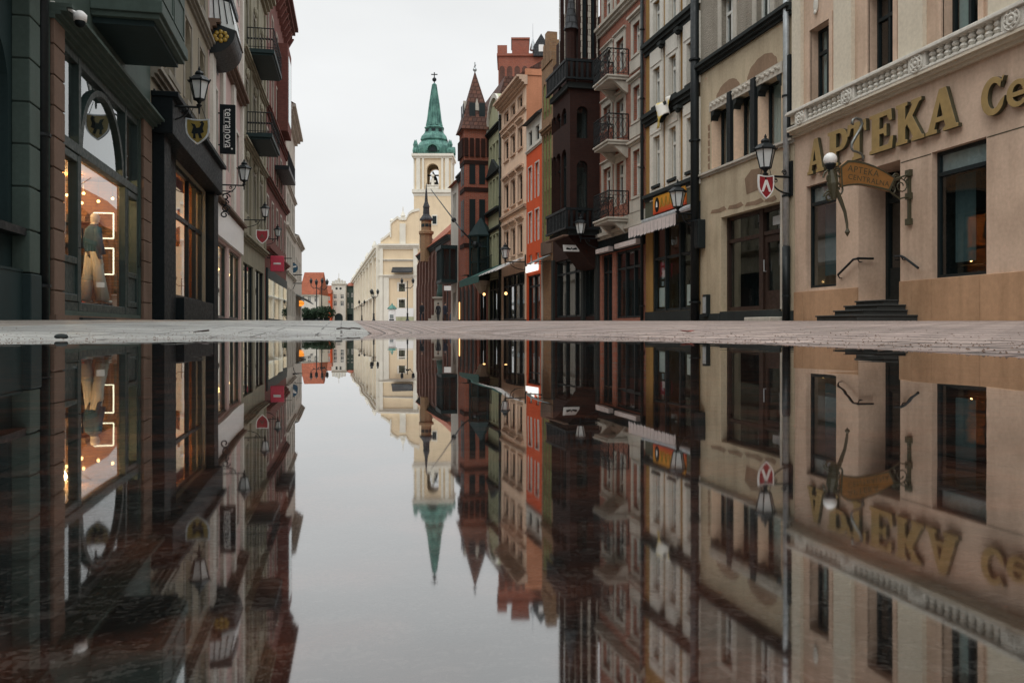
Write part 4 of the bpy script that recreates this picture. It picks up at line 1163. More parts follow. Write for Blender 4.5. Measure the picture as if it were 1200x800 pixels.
def balcony_house():
    P, Q = RP(ry(757) + .02), RP(ry(703))
    b, F = rowb('balcony_house', 'red brick house with white stone windows and three iron railed balconies', P, Q); L = F.L
    R3 = (742.5, 750.5); R2_ = (722.5, 731.5); R1 = (707.5, 716.5)
    def hole(c, xm, yt, yb): return (*sorted((F.U(c[0]), F.U(c[1]))), F.Z(xm, yb), F.Z(xm, yt), 0)
    near = [hole(R3, 746, 176, 230), hole(R3, 746, 101, 142), hole(R3, 746, 27, 64)]
    mid = [hole(R2_, 727, 190, 240), hole(R2_, 727, 117, 162), hole(R2_, 727, 46, 84)]
    far = [hole(R1, 712, 197, 236), hole(R1, 712, 124, 152), hole(R1, 712, 61, 80), hole(R1, 712, 12, 33)]
    top = [hole(R2_, 727, -8, 14), (*near[0][:2], F.Z(746, -8), F.Z(746, -8) + 1.3, 0)]
    top[0] = (top[0][0], top[0][1], top[1][2], top[1][3], 0); far[3] = (far[3][0], far[3][1], top[1][2], top[1][3], 0)
    sh1 = (.35, L * .62, .42, F.Z(735, 292), 0); sh2 = (L * .70, L - .3, .30, F.Z(735, 292), 0)
    H = 14.8
    shell(b, L, H, 'rowbrick', near + mid + far + top + [sh1, sh2], rev=.2, room=1.2)
    for h in near + mid + far + top: win(b, F, h, 'wframe_w', .18, surround=('palestone', .20), sill='palestone' if h in near else None, fw=.075)
    st = MB()
    for h in near:
        st.box(h[0] - .26, h[1] + .26, -.01, .06, h[2] - .55, h[2] - .1); band(st, h[0] - .34, h[1] + .34, h[3] + .21, .16, .16, 0, 2)
    for h in mid + far[:3]: band(st, h[0] - .24, h[1] + .24, h[3] + .21, .10, .10, 0, 2)
    z = near[2][3] + .75; band(st, .004, L - .004, z, .34, .26, 0, 3)
    zf = F.Z(752, 268); band(st, .005, L - .005, zf, .25, .2, 0, 2)
    st.box(.006, L - .006, -.01, .045, zf + .25, near[0][2] - .56)
    pieces('stone_trim', st, 'palestone', b)
    for yn in (94, 170, 260): balcony(b, F, 737, 719.5, 712.5, yn)
    fs = MB().box(.03, L - .03, -.01, .09, sh1[3] + .02, zf - .02); obj('fascia', fs, M['black'], b)
    sg = thing('lightbox_strips', 'two slim white sign strips over the dark balcony shop', 'sign', F.w(0, 0, 0), F.ang)
    for a, c in ((.15, L * .48), (L * .62, L * .93)): obj('strip', MB().box(a, c, .10, .30, sh1[3] + .05, sh1[3] + .22), M['awning'], sg)
    for k, h in enumerate((sh1, sh2)):
        a, c, z0, z1 = h[:4]; q = -.17; fr = MB()
        n_ = 3 if k == 0 else 2
        for i in range(n_ + 1): u = a + .003 + (c - a - .086) * i / n_; fr.box(u, u + .08, q, q + .1, z0, z1 - .003)
        for z in (z0, z0 + (z1 - z0) * .72, z1 - .1): fr.box(a + .05, c - .05, q + .01, q + .09, z, z + .08)
        s = obj('shop_front', fr, M['wframe_d'], b); obj('pane', MB().quad((a, q + .03, z0), (c, q + .03, z0), (c, q + .03, z1), (a, q + .03, z1)), M['shopglass'], s)
    # plates on a stand in the window
    t = thing('plate_display', 'small stand of pale plates behind the balcony shop window', 'plates', F.w(.8, -.45, .5), F.ang)
    obj('stand', MB().box(-.4, .5, -.15, .1, -.2, .0).tube([(0, 0, 0), (0, 0, 1.0)], .02, 6), M['dkmetal'], t)
    for i in range(7): obj('plate', MB().lathe([(.02, -.01), (.09, 0), (.12, .015)], (0, 0, 0), 14).xf(Matrix.Translation((-.28 + .16 * (i % 4), .02, .25 + .28 * (i // 4) + .05 * (i % 2))) @ Matrix.Rotation(R(-80), 4, 'X')), M['zinc'], t)
    obj('plinth', MB().box(.01, L - .01, -.02, .04, Z0, .29), M['darkstone'], b)
    drainpipe(F, .1, .2, 14.5, 'dkmetal', 'brown downpipe between ochre house and balcony house', .06)
    return F
BF = balcony_house()
# ------------------------------------------------------------------ right side, further up
def simple_shop(b, F, L, zt, cols=3, fm='wframe_d', m0=.3, z0=.45):
    a, c = m0, L - m0; q = -.18; fr = MB()
    for i in range(cols + 1): u = a + .003 + (c - a - .106) * i / cols; fr.box(u, u + .10, q, q + .12, z0, zt - .003)
    for z in (z0 + .003, z0 + (zt - z0) * .74, zt - .1): fr.box(a + .05, c - .05, q + .01, q + .1, z, z + .09)
    s = obj('shop_front', fr, M[fm], b); obj('pane', MB().quad((a, q + .03, z0), (c, q + .03, z0), (c, q + .03, zt), (a, q + .03, zt)), M['shopglass'], s)
    return (a, c, z0, zt, 0)

def dark_brick_house():
    P, Q = RP(ry(703) + .02), RP(ry(648))
    b, F = rowb('dark_brick_house', 'dark neo-gothic brick house with a jutting bay tower and white edged niches', P, Q); L = F.L
    H = F.Z(651, 76)
    shop = (.5, L - .4, .55, 3.2, 0)
    arch = [(L - 1.6, L - .8, 9.2, 11.4, 1), (L - 1.6, L - .8, 5.6, 7.9, 1)]
    shell(b, L, H, 'darkbrick', [shop] + arch, rev=.25, room=1.2)
    simple_shop(b, F, L, 3.2, 4, m0=.5, z0=.55)
    sg = MB()
    for i, hh in enumerate((4.2, 3.0, 1.9, .9)): sg.box(L - 4.2 + i * .95, L - 4.2 + (i + 1) * .95 - .12, -.6, -.02, H + .003, H + hh)
    pieces('gable_step', sg, 'darkbrick', b)
    for h in arch: win(b, F, h, 'wframe_d', .24, curtain=0, fw=.07)
    # bay tower
    u0 = .05; pr = F.across(668, 200, u0)[0]; u1 = F.U(648, pr)
    zb = F.across(690, 276, u0)[1]; zc = F.across(690, 96, u0)[1]
    bh = MB()
    def bayface(holes): pass
    hs = []
    fu = [(u0 + .5, u0 + 1.25), (u0 + 2.0, u0 + 2.75), (u1 - 1.2, u1 - .45)]
    front_h = [(a, c, z0, z1, 1) for a, c in fu for z0, z1 in ((zb + 1.2, zb + 3.6), (zb + 4.6, zc - .9))]
    p2 = pr - .38; ux = u1 - .5; ua2 = u0 + .12
    bh.wall(u0, u1, zb, zc, front_h, pr, .18)
    bh.wall(ua2, ux, zc, 19.5, [(a, c, zc + 1.2, 16.5, 1) for a, c in fu[:2]], p2, .18)
    # near flank of the bay, square to the street, with its own tall arched window
    fl = MB().wall(.30, pr - .001, zb, zc, [(.48, .95, zb + 3.9, zc - 1.0, 1), (.48, .95, zb + .9, zb + 3.0, 1)], 0, .18)
    fl.v = [(u0 - y, x, z) for x, y, z in fl.v]
    f2_ = MB().wall(.0, p2 - .001, zc, 19.5, [(.12, .30, zc + 1.0, 18, .8), (.46, .66, zc + 1.0, 18, .8)], 0, .18); f2_.v = [(ua2 - y, x, z) for x, y, z in f2_.v]; bh.add(f2_.v, f2_.f)
    bh.quad((u0, 0, zc), (u1, 0, zc), (u1, pr, zc), (u0, pr, zc)); bh.quad((ux, 0, zc), (ux, p2, zc), (ux, p2, 19.5), (ux, 0, 19.5))
    bh.add(fl.v, fl.f)
    bh.quad((u0, 0, zb), (u0, .30, zb), (u0, .30, zc), (u0, 0, zc))
    bh.quad((u1, 0, zb), (u1, pr, zb), (u1, pr, zc), (u1, 0, zc)); bh.quad((u0, 0, zb), (u1, 0, zb), (u1, pr, zb), (u0, pr, zb)); bh.quad((ua2, 0, 19.5), (ux, 0, 19.5), (ux, p2, 19.5), (ua2, p2, 19.5))
    bay = obj('bay_tower', bh, M['darkbrick'], b)
    for h in front_h: win(b, F, h, 'wframe_d', .16, n=pr, curtain=0, fw=.06)
    obj('flank_panes', MB().quad((u0 + .15, .42, zb + .5), (u0 + .15, pr - .1, zb + .5), (u0 + .15, pr - .1, zc - .8), (u0 + .15, .42, zc - .8)), M['glass'], bay)
    obj('bay_room', MB().box(u0 + .32, u1 - .7, .02, pr - .62, zb + .1, 19.3), M['room'], bay)
    rb_ = MB().prism([(.005, zb - 1.3), (.25, zb - 1.2), (pr * .75, zb - .35), (pr + .05, zb - .003), (.005, zb - .003)], u0 + .2, u1 - .3, 'x')
    obj('corbel', rb_, M['darkbrick'], bay)
    mo = MB()
    for z in (zb, zc - .3): 
        mo.box(u0 - .10, u1 + .1, pr + .003, pr + .12, z, z + .22); mo.box(u0 - .12, u0 - .003, .02, pr + .12, z, z + .22)
    pieces('string_course', mo, 'darkstone', bay)
    # balustrades: gallery at the bay foot and ledge under the gable stage
    ga = MB()
    for z, h in ((zb + .22, .75), (zc, .7)):
        ga.box(u0 - .30, u1 + .25, pr + .15, pr + .27, z, z + .08); ga.box(u0 - .30, u1 + .25, pr + .15, pr + .27, z + h, z + h + .1); ga.box(u0 - .30, u0 - .18, .05, pr + .15, z + h, z + h + .1); ga.box(u0 - .30, u0 - .18, .05, pr + .15, z, z + .08)
        k = u0 - .28
        while k < u1 + .2: ga.box(k, k + .09, pr + .17, pr + .25, z + .08, z + h); k += .22
        k = .1
        while k < pr: ga.box(u0 - .28, u0 - .2, k, k + .09, z + .08, z + h); k += .22
    pieces('gallery_rail', ga, 'iron', bay)
    obj('lit_ledge', MB().box(u0 - .2, u1 + .2, pr + .13, pr + .32, zb - .06, zb - .0), M['brownstone'], bay)  # paler stone puts the light along the gallery's lower edge into colour
    wl_ = MB()
    for nn in (.06, .36, .42, .72):
        for k in range(30):
            z = zc + .95 + k * .24
            if z < 18.5: wl_.box(ua2 - .04, ua2 - .003, nn - .025, nn + (.035 if k % 2 else .02), z, z + .22)
    for a, c in fu[:2]:
        for uu in (a - .06, c + .02):
            for k in range(22): wl_.box(uu, uu + (.05 if k % 2 else .035), p2 + .003, p2 + .03, zc + 1.1 + k * .24, zc + 1.32 + k * .24)
    pieces('white_quoin', wl_, 'palestone', bay)
    pts = MB()
    for (uu, nn, zz, r) in ((u0 + .25, pr - .12, zc + .02, .20),):
        pts.lathe([(r, zz), (r, zz + 2.0), (r * 1.25, zz + 2.1)], (uu, nn, 0), 8, .39); 
    obj('pinnacle', pts, M['darkbrick'], bay)
    obj('pinnacle_cap', MB().lathe([(.31, zc + 2.12), (.26, zc + 2.25), (.02, zc + 3.9)], (u0 + .25, pr - .12, 0), 8, .39), M['slate'], bay)
    obj('gable_cap', MB().prism([(p2 + .06, 19.501), (-.2, 19.501), (p2 / 2, 21.5)], ua2 - .05, ux + .05, 'x'), M['dktiles'], bay)
    pl = MB()
    for x in (.01, L - .38, 1.9): pl.box(x, x + .36, -.02, .10, Z0, 3.3)
    pieces('pier', pl, 'darkstone', b)
    t = thing('white_name_plate', 'small white shop plate with black marks beside the dark arcade', 'sign', F.w(u0 + .3, pr - .3, 0), F.ang)
    z = F.across(682, 292, u0 + .3)[1]; mt = across_basis('R', (0, .15, z))
    obj('plate', outline_mesh([[(-.33, -.10), (.33, -.10), (.36, .16), (-.36, .16)]], .015).xf(mt), M['whitep'], t); obj('marks', outline_mesh([[(-.24, -.02), (-.05, -.04), (0, .08), (.05, -.04), (.24, -.02), (.2, .06), (.0, .0), (-.2, .06)]], .018).xf(mt), M['black'], t)
    lantern(F, u0 - .35, F.Z(681, 282, .6), .9, 'iron wall lantern before the dark brick bay tower', .95)
    return F
dark_brick_house()

def gothic_green_house():
    P, Q = RP(ry(648) + .02), RP(ry(635))
    b, F = rowb('gothic_green_house', 'narrow gothic house with moss green niches edged in tan brick', P, Q); L = F.L
    zE = F.Z(640, 78); zm = F.Z(643, 150)
    n = 3; ni = []
    for i in range(n):
        a = .22 + (L - .44) * i / n + .08; c = .22 + (L - .44) * (i + 1) / n - .08; a -= .05; c += .05; ni.append((a, c, zm + .6, zE - .8, 1)); ni.append((a, c, 4.4, zm - .2, 1))
    mb = MB().wall(0, L, Z0, zE, ni, 0, .05)
    mb.quad((0, 0, Z0), (0, 0, zE), (0, -8, zE), (0, -8, Z0)); mb.quad((L, 0, Z0), (L, 0, zE), (L, -8, zE), (L, -8, Z0))
    obj('wall', mb, M['gothbrick'], b)
    ins = MB(); wh = []
    for i in range(n):
        a, c = ni[2 * i][:2]
        wh += [(a + .1, c - .1, 9.3, 10.9, 1), (a + .1, c - .1, 5.2, 6.9, 0), (a + .14, c - .14, 7.5, 8.4, 1)]
    ins.wall(.05, L - .05, 4.2, zE - .3, wh, -.052, .10)
    obj('green_niches', ins, M['green2'], b)
    for h in wh: win(b, F, h, 'wframe_d', .1, n=-.052, curtain=0, fw=.05, bars=(1, 1))
    obj('interior', MB().quad((.1, -1, 0), (L - .1, -1, 0), (L - .1, -1, zE - .4), (.1, -1, zE - .4)), M['room'], b)
    cm = MB(); band(cm, .004, L - .004, zm - .12, .24, .16)
    for i in range(5):
        u = .3 + (L - .6) * i / 4; hh = (.5, 1.1, 1.6, 1.1, .5)[i]; cm.box(u - .24, u + .24, -.45, .05, zE, zE + hh)
    pieces('stepped_gable', cm, 'gothbrick', b)
    obj('roof', MB().prism([(-.5, zE), (-8, zE), (-4.2, zE + 2.2)], .02, L - .02, 'x'), M['dktiles'], b)
    obj('fascia', MB().box(.05, L - .05, .002, .08, 3.7, 4.35), M['brownstone'], b)
    simple_shop(b, F, L, 3.3, 3)
    t = thing('grey_awning', 'narrow grey awning under the brown board of the gothic house', 'awning', F.w(0, 0, 0), F.ang)
    obj('canopy', MB().prism([(.09, 3.62), (.09, 3.58), (.85, 3.22), (.85, 3.27)], .1, L - .1, 'x'), M['greyawn'], t)
    obj('arms', MB().tube([(.2, .05, 3.3), (.2, .8, 3.25)], .015, 5).tube([(L - .2, .05, 3.3), (L - .2, .8, 3.25)], .015, 5), M['iron'], t)
    obj('plinth', MB().box(.01, L - .01, -.02, .04, Z0, .44), M['darkstone'], b)
    obj('end_pier', MB().box(L - .28, L - .003, .002, .05, .44, 3.6), M['palestone'], b)
gothic_green_house()

def red_house():
    P, Q = RP(ry(635) + .02), RP(ry(617))
    b, F = rowb('red_house', 'vermilion plaster house with a white attic and lit white shop letters', P, Q); L = F.L
    zA = F.Z(626, 173); H = F.Z(626, 140)
    cols = [(L * .16, L * .16 + .75), (L * .62, L * .62 + .75)]
    rows = [(F.Z(626, 315), F.Z(626, 297)), (F.Z(626, 283), F.Z(626, 247)), (F.Z(626, 233), F.Z(626, 193))]
    hs = [(a, c, z0, z1, 0) for a, c in cols for z0, z1 in rows[1:]]; at = [(a, c, zA + .25, H - .45, 0) for a, c in cols]
    low = [(a, c, *rows[0], 0) for a, c in cols]
    shop = (.3, L - .3, .45, F.Z(626, 322), 0)
    mb = MB().wall(0, L, Z0, zA, hs + low + [shop], 0, .18)
    mb.quad((0, 0, Z0), (0, 0, H), (0, -8, H), (0, -8, Z0)); mb.quad((L, 0, Z0), (L, 0, H), (L, -8, H), (L, -8, Z0))
    obj('wall', mb, M['redhouse'], b)
    obj('attic_wall', MB().wall(.002, L - .002, zA, H, at, 0, .18), M['white'], b)
    obj('interior', MB().quad((.1, -1, 0), (L - .1, -1, 0), (L - .1, -1, H - .2), (.1, -1, H - .2)), M['room'], b)
    for h in hs: win(b, F, h, 'wframe_w', .15, surround=('white', .06), curtain=1, fw=.08)
    for h in low: win(b, F, h, 'wframe_w', .15, curtain=1, bars=(0, 0))
    for h in at: win(b, F, h, 'wframe_d', .15, curtain=0)
    cm = MB(); band(cm, .004, L - .004, zA - .08, .16, .1); obj('band_course', cm, M['white'], b)
    obj('roof', MB().prism([(.3, H), (-8, H), (-4, H + 2.4), (-3.2, H + 2.4)], -.02 + .03, L - .01, 'x'), M['slate'], b)
    simple_shop(b, F, L, shop[3], 2)
    obj('plinth', MB().box(.01, L - .01, -.02, .04, Z0, .44), M['darkstone'], b)
    t = thing('lit_shop_letters', 'lit white shop letters low on the vermilion house', 'sign', F.w(0, 0, 0), F.ang)
    zb_ = F.Z(626, 318); rnd = random.Random(3)
    for i in range(6):
        u = L - .35 - i * (L - .7) / 6; w = (L - .7) / 6 * .78; h = .34 + .12 * (i in (1, 3))
        o = outline_mesh([[(0, 0), (w, 0), (w, h), (0, h)], [(w * .3, h * .3), (w * .7, h * .3), (w * .7, h * .7), (w * .3, h * .7)]], .04).xf(basis((-1, 0, 0), (0, 0, 1), (0, 1, 0), (u, .1, zb_)))
        obj('letter', o, M['whiteglow'], t)
red_house()

def peach_house():
    P, Q = RP(ry(617) + .02), RP(ry(587.5))
    b, F = rowb('peach_house', 'tall peach plaster house with blank orange gable and many sash windows', P, Q); L = F.L
    H = F.Z(617, 88)
    cols = [sorted((F.U(x - 2.1), F.U(x + 2.1))) for x in (593.8, 601.5, 610)]
    cols = [(min(a, L - .9) - .1, c + .1) for a, c in cols]
    zs = [(F.Z(610, 296), F.Z(610, 263)), (F.Z(602, 240), F.Z(602, 210)), (F.Z(602, 181), F.Z(602, 157)), (F.Z(602, 136.5), F.Z(602, 122))]
    hs = [(a, c, z0, z1, 0) for a, c in cols for z0, z1 in zs]
    shop = (.4, L - .4, .55, 3.2, 0)
    mb = MB().wall(0, L, Z0, H, hs + [shop], 0, .2); mb.quad((L, 0, Z0), (L, 0, H), (L, -9, H), (L, -9, Z0))
    obj('wall', mb, M['peach'], b)
    obj('gable_wall', MB().quad((0, 0, Z0), (0, 0, H + .2), (0, -9, H + 2.4), (0, -9, Z0)), M['peachside'], b)
    obj('interior', MB().quad((.1, -1, 0), (L - .1, -1, 0), (L - .1, -1, H - .2), (.1, -1, H - .2)), M['room'], b)
    for h in hs: win(b, F, h, 'wframe_b', .18, surround=('peachtrim', .11), sill='peachtrim', fw=.07)
    cm = MB()
    for k, (z0, z1) in enumerate(zs[:3]):
        for a, c in cols: band(cm, a - .22, c + .22, z1 + .26, .2, .2, 0, 2)
    for z in (zs[1][0] - .55, zs[3][0] - .35, zs[0][1] + .75): band(cm, .004, L - .004, z, .2, .14, 0, 2)
    band(cm, -.05, L - .003, H - .5, .5, .55, 0, 4); pieces('cornice', cm, 'peachtrim', b)
    obj('roof', MB().prism([(.5, H + .002), (-9, H + .002), (-4.5, H + 3.2)], .15, L - .02, 'x'), M['dktiles'], b)
    obj('parapet_cap', MB().box(-.05, .14, -3.2, .05, H + .01, H + .35), M['peachside'], b)
    simple_shop(b, F, L, 3.2, 4, m0=.4, z0=.55)
    obj('plinth', MB().box(.01, L - .01, -.02, .04, Z0, .54), M['darkstone'], b)
    for px_ in (587.9, 617): pass
    lantern(F, .15, F.Z(613, 308), 1.15, 'iron wall lantern on the corner of the peach house', 1.05)
    t = thing('striped_awning', 'pale striped awning rolled out over the peach house cafe', 'awning', F.w(0, 0, 0), F.ang)
    sh = MB()
    for i in range(6): a = .3 + (L - .9) * i / 6; sh.prism([(.08, 3.95), (.08, 3.9), (1.6, 3.18), (1.6, 3.23)], a, a + (L - .9) / 12, 'x')
    obj('stripes', sh, M['whitep'], t); sh = MB()
    for i in range(6): a = .3 + (L - .9) * (i + .5) / 6; sh.prism([(.08, 3.945), (.08, 3.895), (1.6, 3.175), (1.6, 3.225)], a + .002, a + (L - .9) / 12 - .002, 'x')
    obj('canopy', sh, M['greyawn'], t)
    for k, x in enumerate((575, 596.5)):
        u = L * .45 if x > 590 else L + 3.0
        lt = thing('cafe_lamp', ('round warm lamp glowing under the green awning', 'round warm lamp glowing under the striped awning')[k], 'lamp', F.w(u, .5, F.Z(x, 345)), F.ang)
        obj('bulb', MB().sphere((0, 0, 0), .09, 12, 8), M['warmglow'], lt); obj('stem', MB().tube([(0, 0, .12), (0, 0, .55), (0, -.45, .6)], .012, 5), M['iron'], lt)
    drainpipe(F, L + .0, .3, H - .6, 'dkmetal', 'dark downpipe between peach house and pale green house', .07)
peach_house()

def green_house():
    P, Q = RP(ry(587.5) + .05), RP(ry(572))
    b, F = rowb('pale_green_house', 'narrow pale green house with an arched white gable top', P, Q); L = F.L
    H = F.Z(580, 152)
    def three(z0, z1): return [(L * (.17 + .25 * i), L * (.17 + .25 * i) + L * .17, z0, z1, 0) for i in range(3)]
    r1 = three(F.Z(580, 312), F.Z(580, 275)); r2 = three(F.Z(580, 243), F.Z(580, 210)); r3 = three(F.Z(580, 190), F.Z(580, 168))
    shop = (.3, L - .3, .55, 3.2, 0)
    shell(b, L, H, 'green1', r1 + r2 + r3 + [shop], rev=.2)
    for h in r1 + r2 + r3: win(b, F, h, 'wframe_d', .18, fw=.06, curtain=0, surround=('green1', .1))
    g = MB(); w = L / 2
    pts = [(w + w * 1.02 * math.cos(math.pi * k / 16), H + 2.3 * math.sin(math.pi * k / 16)) for k in range(17)]
    g.prism(pts, -.5, .0, 'y'); gb = obj('gable', g, M['green1'], b)
    rm = MB()
    for a, c in zip(pts, pts[1:]): rm.prism([a, c, (c[0] * .9 + w * .1, c[1] - (c[1] - H) * .12), (a[0] * .9 + w * .1, a[1] - (a[1] - H) * .12)], .002, .14, 'y')
    obj('gable_rim', rm, M['white'], gb)
    cm = MB(); band(cm, .004, L - .004, H - .2, .3, .25, 0, 3); band(cm, .005, L - .005, r2[0][3] + .25, .2, .2); cm.prism([(L * .1, r2[0][3] + .46), (L * .9, r2[0][3] + .46), (L * .5, r2[0][3] + 1.3)], .002, .2, 'y'); band(cm, .005, L - .005, r1[0][3] + .25, .2, .16); band(cm, .005, L - .005, r2[0][2] - .4, .25, .3)
    pieces('cornice', cm, 'darkstone', b)
    bl = MB().box(L * .1, L * .9, .002, .55, r1[0][2] - .35, r1[0][2] - .2)
    for k in range(12): u = L * .12 + L * .76 * k / 11; bl.tube([(u, .5, r1[0][2] - .2), (u, .5, r1[0][2] + .6)], .014, 5)
    bl.tube([(L * .1, .5, r1[0][2] + .6), (L * .9, .5, r1[0][2] + .6)], .025, 6); obj('balcony', bl, M['iron'], b)
    simple_shop(b, F, L, 3.2, 3, z0=.55)
    obj('plinth', MB().box(.01, L - .01, -.02, .04, Z0, .54), M['darkstone'], b)
    t = thing('green_awning', 'dark green dropped awning over the narrow green house shop', 'awning', F.w(0, 0, 0), F.ang)
    obj('canopy', MB().prism([(.06, 4.0), (.06, 3.95), (1.5, 3.25), (1.5, 2.85), (1.53, 2.85), (1.53, 3.3)], -.6, L + 2.5, 'x'), M['greenawn'], t)
    obj('arms', MB().tube([(0, .05, 3.2), (0, 1.5, 3.1)], .02, 5).tube([(L + 2, .05, 3.2), (L + 2, 1.5, 3.1)], .02, 5), M['iron'], t)
green_house()

def turret_house():
    P, Q = RP(ry(572) + .05), RP(ry(537))
    b, F = rowb('turret_house', 'red neo-gothic brick house with a steep tiled turret and green oriel', P, Q); L = F.L
    H = F.Z(570, 172)
    ar = [(.9, 2.6, F.Z(565, 232), F.Z(565, 181), .9), (3.6, 4.6, 9.5, 12.5, 1), (.9, 2.6, 5.2, 8.0, 1)]
    shop = (.6, 3.2, .55, 3.2, 0)
    shell(b, L, H, 'redbrick', ar + [shop], rev=.3)
    for h in ar: win(b, F, h, 'wframe_d', .28, curtain=0, fw=.08, bars=(2, 1))
    # steep main roof and turret
    obj('main_roof', MB().prism([(.3, H), (-5.2, H), (-2.6, H + 4.7), (-1.2, H + 4.7)], .05, L - 3, 'x'), M['dktiles'], b)
    rm = MB(); band(rm, .003, L - .004, H - .5, .5, .25, 0, 3); obj('cornice', rm, M['darkstone'], b)
    nc = 1.1
    uc = F.U(550.5, nc) ; 
    # turret on a square plan turned to the street
    rT = 1.28; ze = F.Z(553, 152, nc); zt = F.Z(558, 76, nc); zb = F.Z(553, 268, nc)
    tm = MB().lathe([(rT * .92, 3.6), (rT * .92, ze - 2.2), (rT * 1.0, ze - 2.0), (rT * 1.0, ze - .1), (rT * 1.12, ze)], (uc, nc - .35, 0), 4, math.pi / 4)
    tur = obj('turret', tm, M['redbrick'], b)
    ro = MB().lathe([(rT * 1.25, ze), (rT * 1.08, ze + .45), (.12, zt), (.05, zt + .2)], (uc, nc - .35, 0), 4, math.pi / 4)
    obj('spire', ro, M['dktiles'], tur)
    fn = MB(); fn.tube([(uc, nc - .35, zt), (uc, nc - .35, zt + .9)], .04, 6); fn.sphere((uc, nc - .35, zt + .4), .14, 8, 6); fn.box(uc - .3, uc + .3, nc - .38, nc - .32, zt + .6, zt + .66)
    obj('finial', fn, M['zinc'], tur)
    dm = MB(); k = rT * .75
    dm.prism([(nc - .35 - .20, ze + 1.3), (nc - .35 + .20, ze + 1.3), (nc - .35, ze + 2.1)], uc - .80, uc - .45, 'x')
    dm.prism([(uc - .20, ze + 1.3), (uc + .20, ze + 1.3), (uc, ze + 2.1)], nc - .35 + .45, nc - .35 + .80, 'y')
    obj('spire_dormer', dm, M['palestone'], tur)
    r_ = rT * .92 * math.sqrt(.5); wv = MB(); wp = MB()
    for z0, z1 in ((6.2, 8.6), (9.6, 12.2), (13.2, 15.0)):
        for du in (-.33, .33):
            wv.box(uc + du - .2, uc + du + .2, nc - .35 + r_ + .003, nc - .35 + r_ + .03, z0, z1); wv.box(uc - r_ - .03, uc - r_ - .003, nc - .35 + du - .2, nc - .35 + du + .2, z0, z1)
    pieces('pane', wv, 'wframe_d', tur)
    for z in (5.4, 9.1, 12.7, ze - 2.3): wp.lathe([(rT * .98, z), (rT * .98, z + .28)], (uc, nc - .35, 0), 4, math.pi / 4)
    for z in (ze - 1.8,):
        for k in range(5):
            o = -.76 + .38 * k; wp.box(uc + o - .13, uc + o + .13, nc - .35 + rT * .71, nc - .35 + rT * .71 + .12, z, z + 1.2); wp.box(uc - rT * .71 - .12, uc - rT * .71, nc - .35 + o - .13, nc - .35 + o + .13, z, z + 1.2)
    pieces('brick_course', wp, 'darkbrick', tur)
    # glazed oriel with pointed lid, near end
    uo = F.U(556.5, .9); oz0, oz1 = F.Z(562, 322, 1.0), F.Z(562, 272, 1.0)
    om = MB().lathe([(.7, oz0 - .25), (.92, oz0), (.84, oz0 + .06)], (uo, .5, 0), 8, .39); om.lathe([(.92, oz1 - .1), (.95, oz1), (.7, oz1 + .35), (.06, oz1 + 1.2)], (uo, .5, 0), 8, .39)
    for i in range(8):
        a = .39 + i * math.pi / 4
        om.tube([(uo + 0.84 * math.cos(a), .5 + 0.84 * math.sin(a), oz0), (uo + 0.84 * math.cos(a), .5 + 0.84 * math.sin(a), oz1)], .07, 5)
    for f in (.33, .7): om.lathe([(.83, oz0 + (oz1 - oz0) * f), (.83, oz0 + (oz1 - oz0) * f + .09)], (uo, .5, 0), 8, .39)
    oo = obj('oriel', om, M['greendk'], b); obj('oriel_panes', MB().lathe([(.81, oz0), (.81, oz1)], (uo, .5, 0), 8, .39), M['glass'], oo); obj('oriel_room', MB().lathe([(.66, oz0 + .1), (.66, oz1 - .1)], (uo, .5, 0), 8, .39), M['room'], oo)
    obj('oriel_bracket', MB().lathe([(.2, oz0 - 1.1), (.68, oz0 - .26)], (uo, .4, 0), 8, .39), M['palestone'], oo)
    simple_shop(b, F, 3.6, 3.2, 2, z0=.55, m0=.6)
    sm = MB()
    for i in range(5): u = 4.0 + (L - 5) * i / 4; sm.prism([(u, .0), (u + .5, .0), (u + .5, 3.4), (u + .25, 3.9), (u, 3.4)], .002, .12, 'y')
    pieces('arcade_pier', sm, 'hallbrick', b)
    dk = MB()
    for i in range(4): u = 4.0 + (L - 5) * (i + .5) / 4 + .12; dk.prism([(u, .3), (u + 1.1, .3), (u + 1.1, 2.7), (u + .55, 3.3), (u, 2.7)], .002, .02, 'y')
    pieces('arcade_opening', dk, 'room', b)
    t = thing('door_light', 'slim warm lit strip beside the turret house entrance', 'lamp', F.w(L - 1.5, .15, 0), F.ang)
    obj('tube', MB().box(-.05, .05, -.03, .03, .75, 2.1), M['warmglow'], t); obj('base', MB().box(-.13, .13, -.06, .06, Z0, .74), M['iron'], t)
    # flagpole slanting out from the turret
    p0 = vert_plane(541, 270, F.P + F.n * 2.0, F.n); p1 = vert_plane(505, 222, Vector((p0.x - 4.2, p0.y)), F.n)
    q0, q1 = Vector(p0), Vector((0, 0, CAM_H)) + ray(505, 222) * 66
    t = thing('flagpole', 'bare dark flagpole slanting out over the street from the turret house', 'flagpole', q0)
    d = q1 - q0; obj('pole', MB().tube([(1.0, 0, -1.0), (0, 0, 0), d], [.05, .05, .03], 8), M['iron'], t); obj('clamp', MB().sphere(tuple(d * .22), .17, 8, 6), M['iron'], t); obj('socket', MB().sphere((.9, 0, -.9), .22, 8, 6).box(.8, 1.3, -.1, .1, -1.05, -.8), M['iron'], t)
    return F
TF = turret_house()

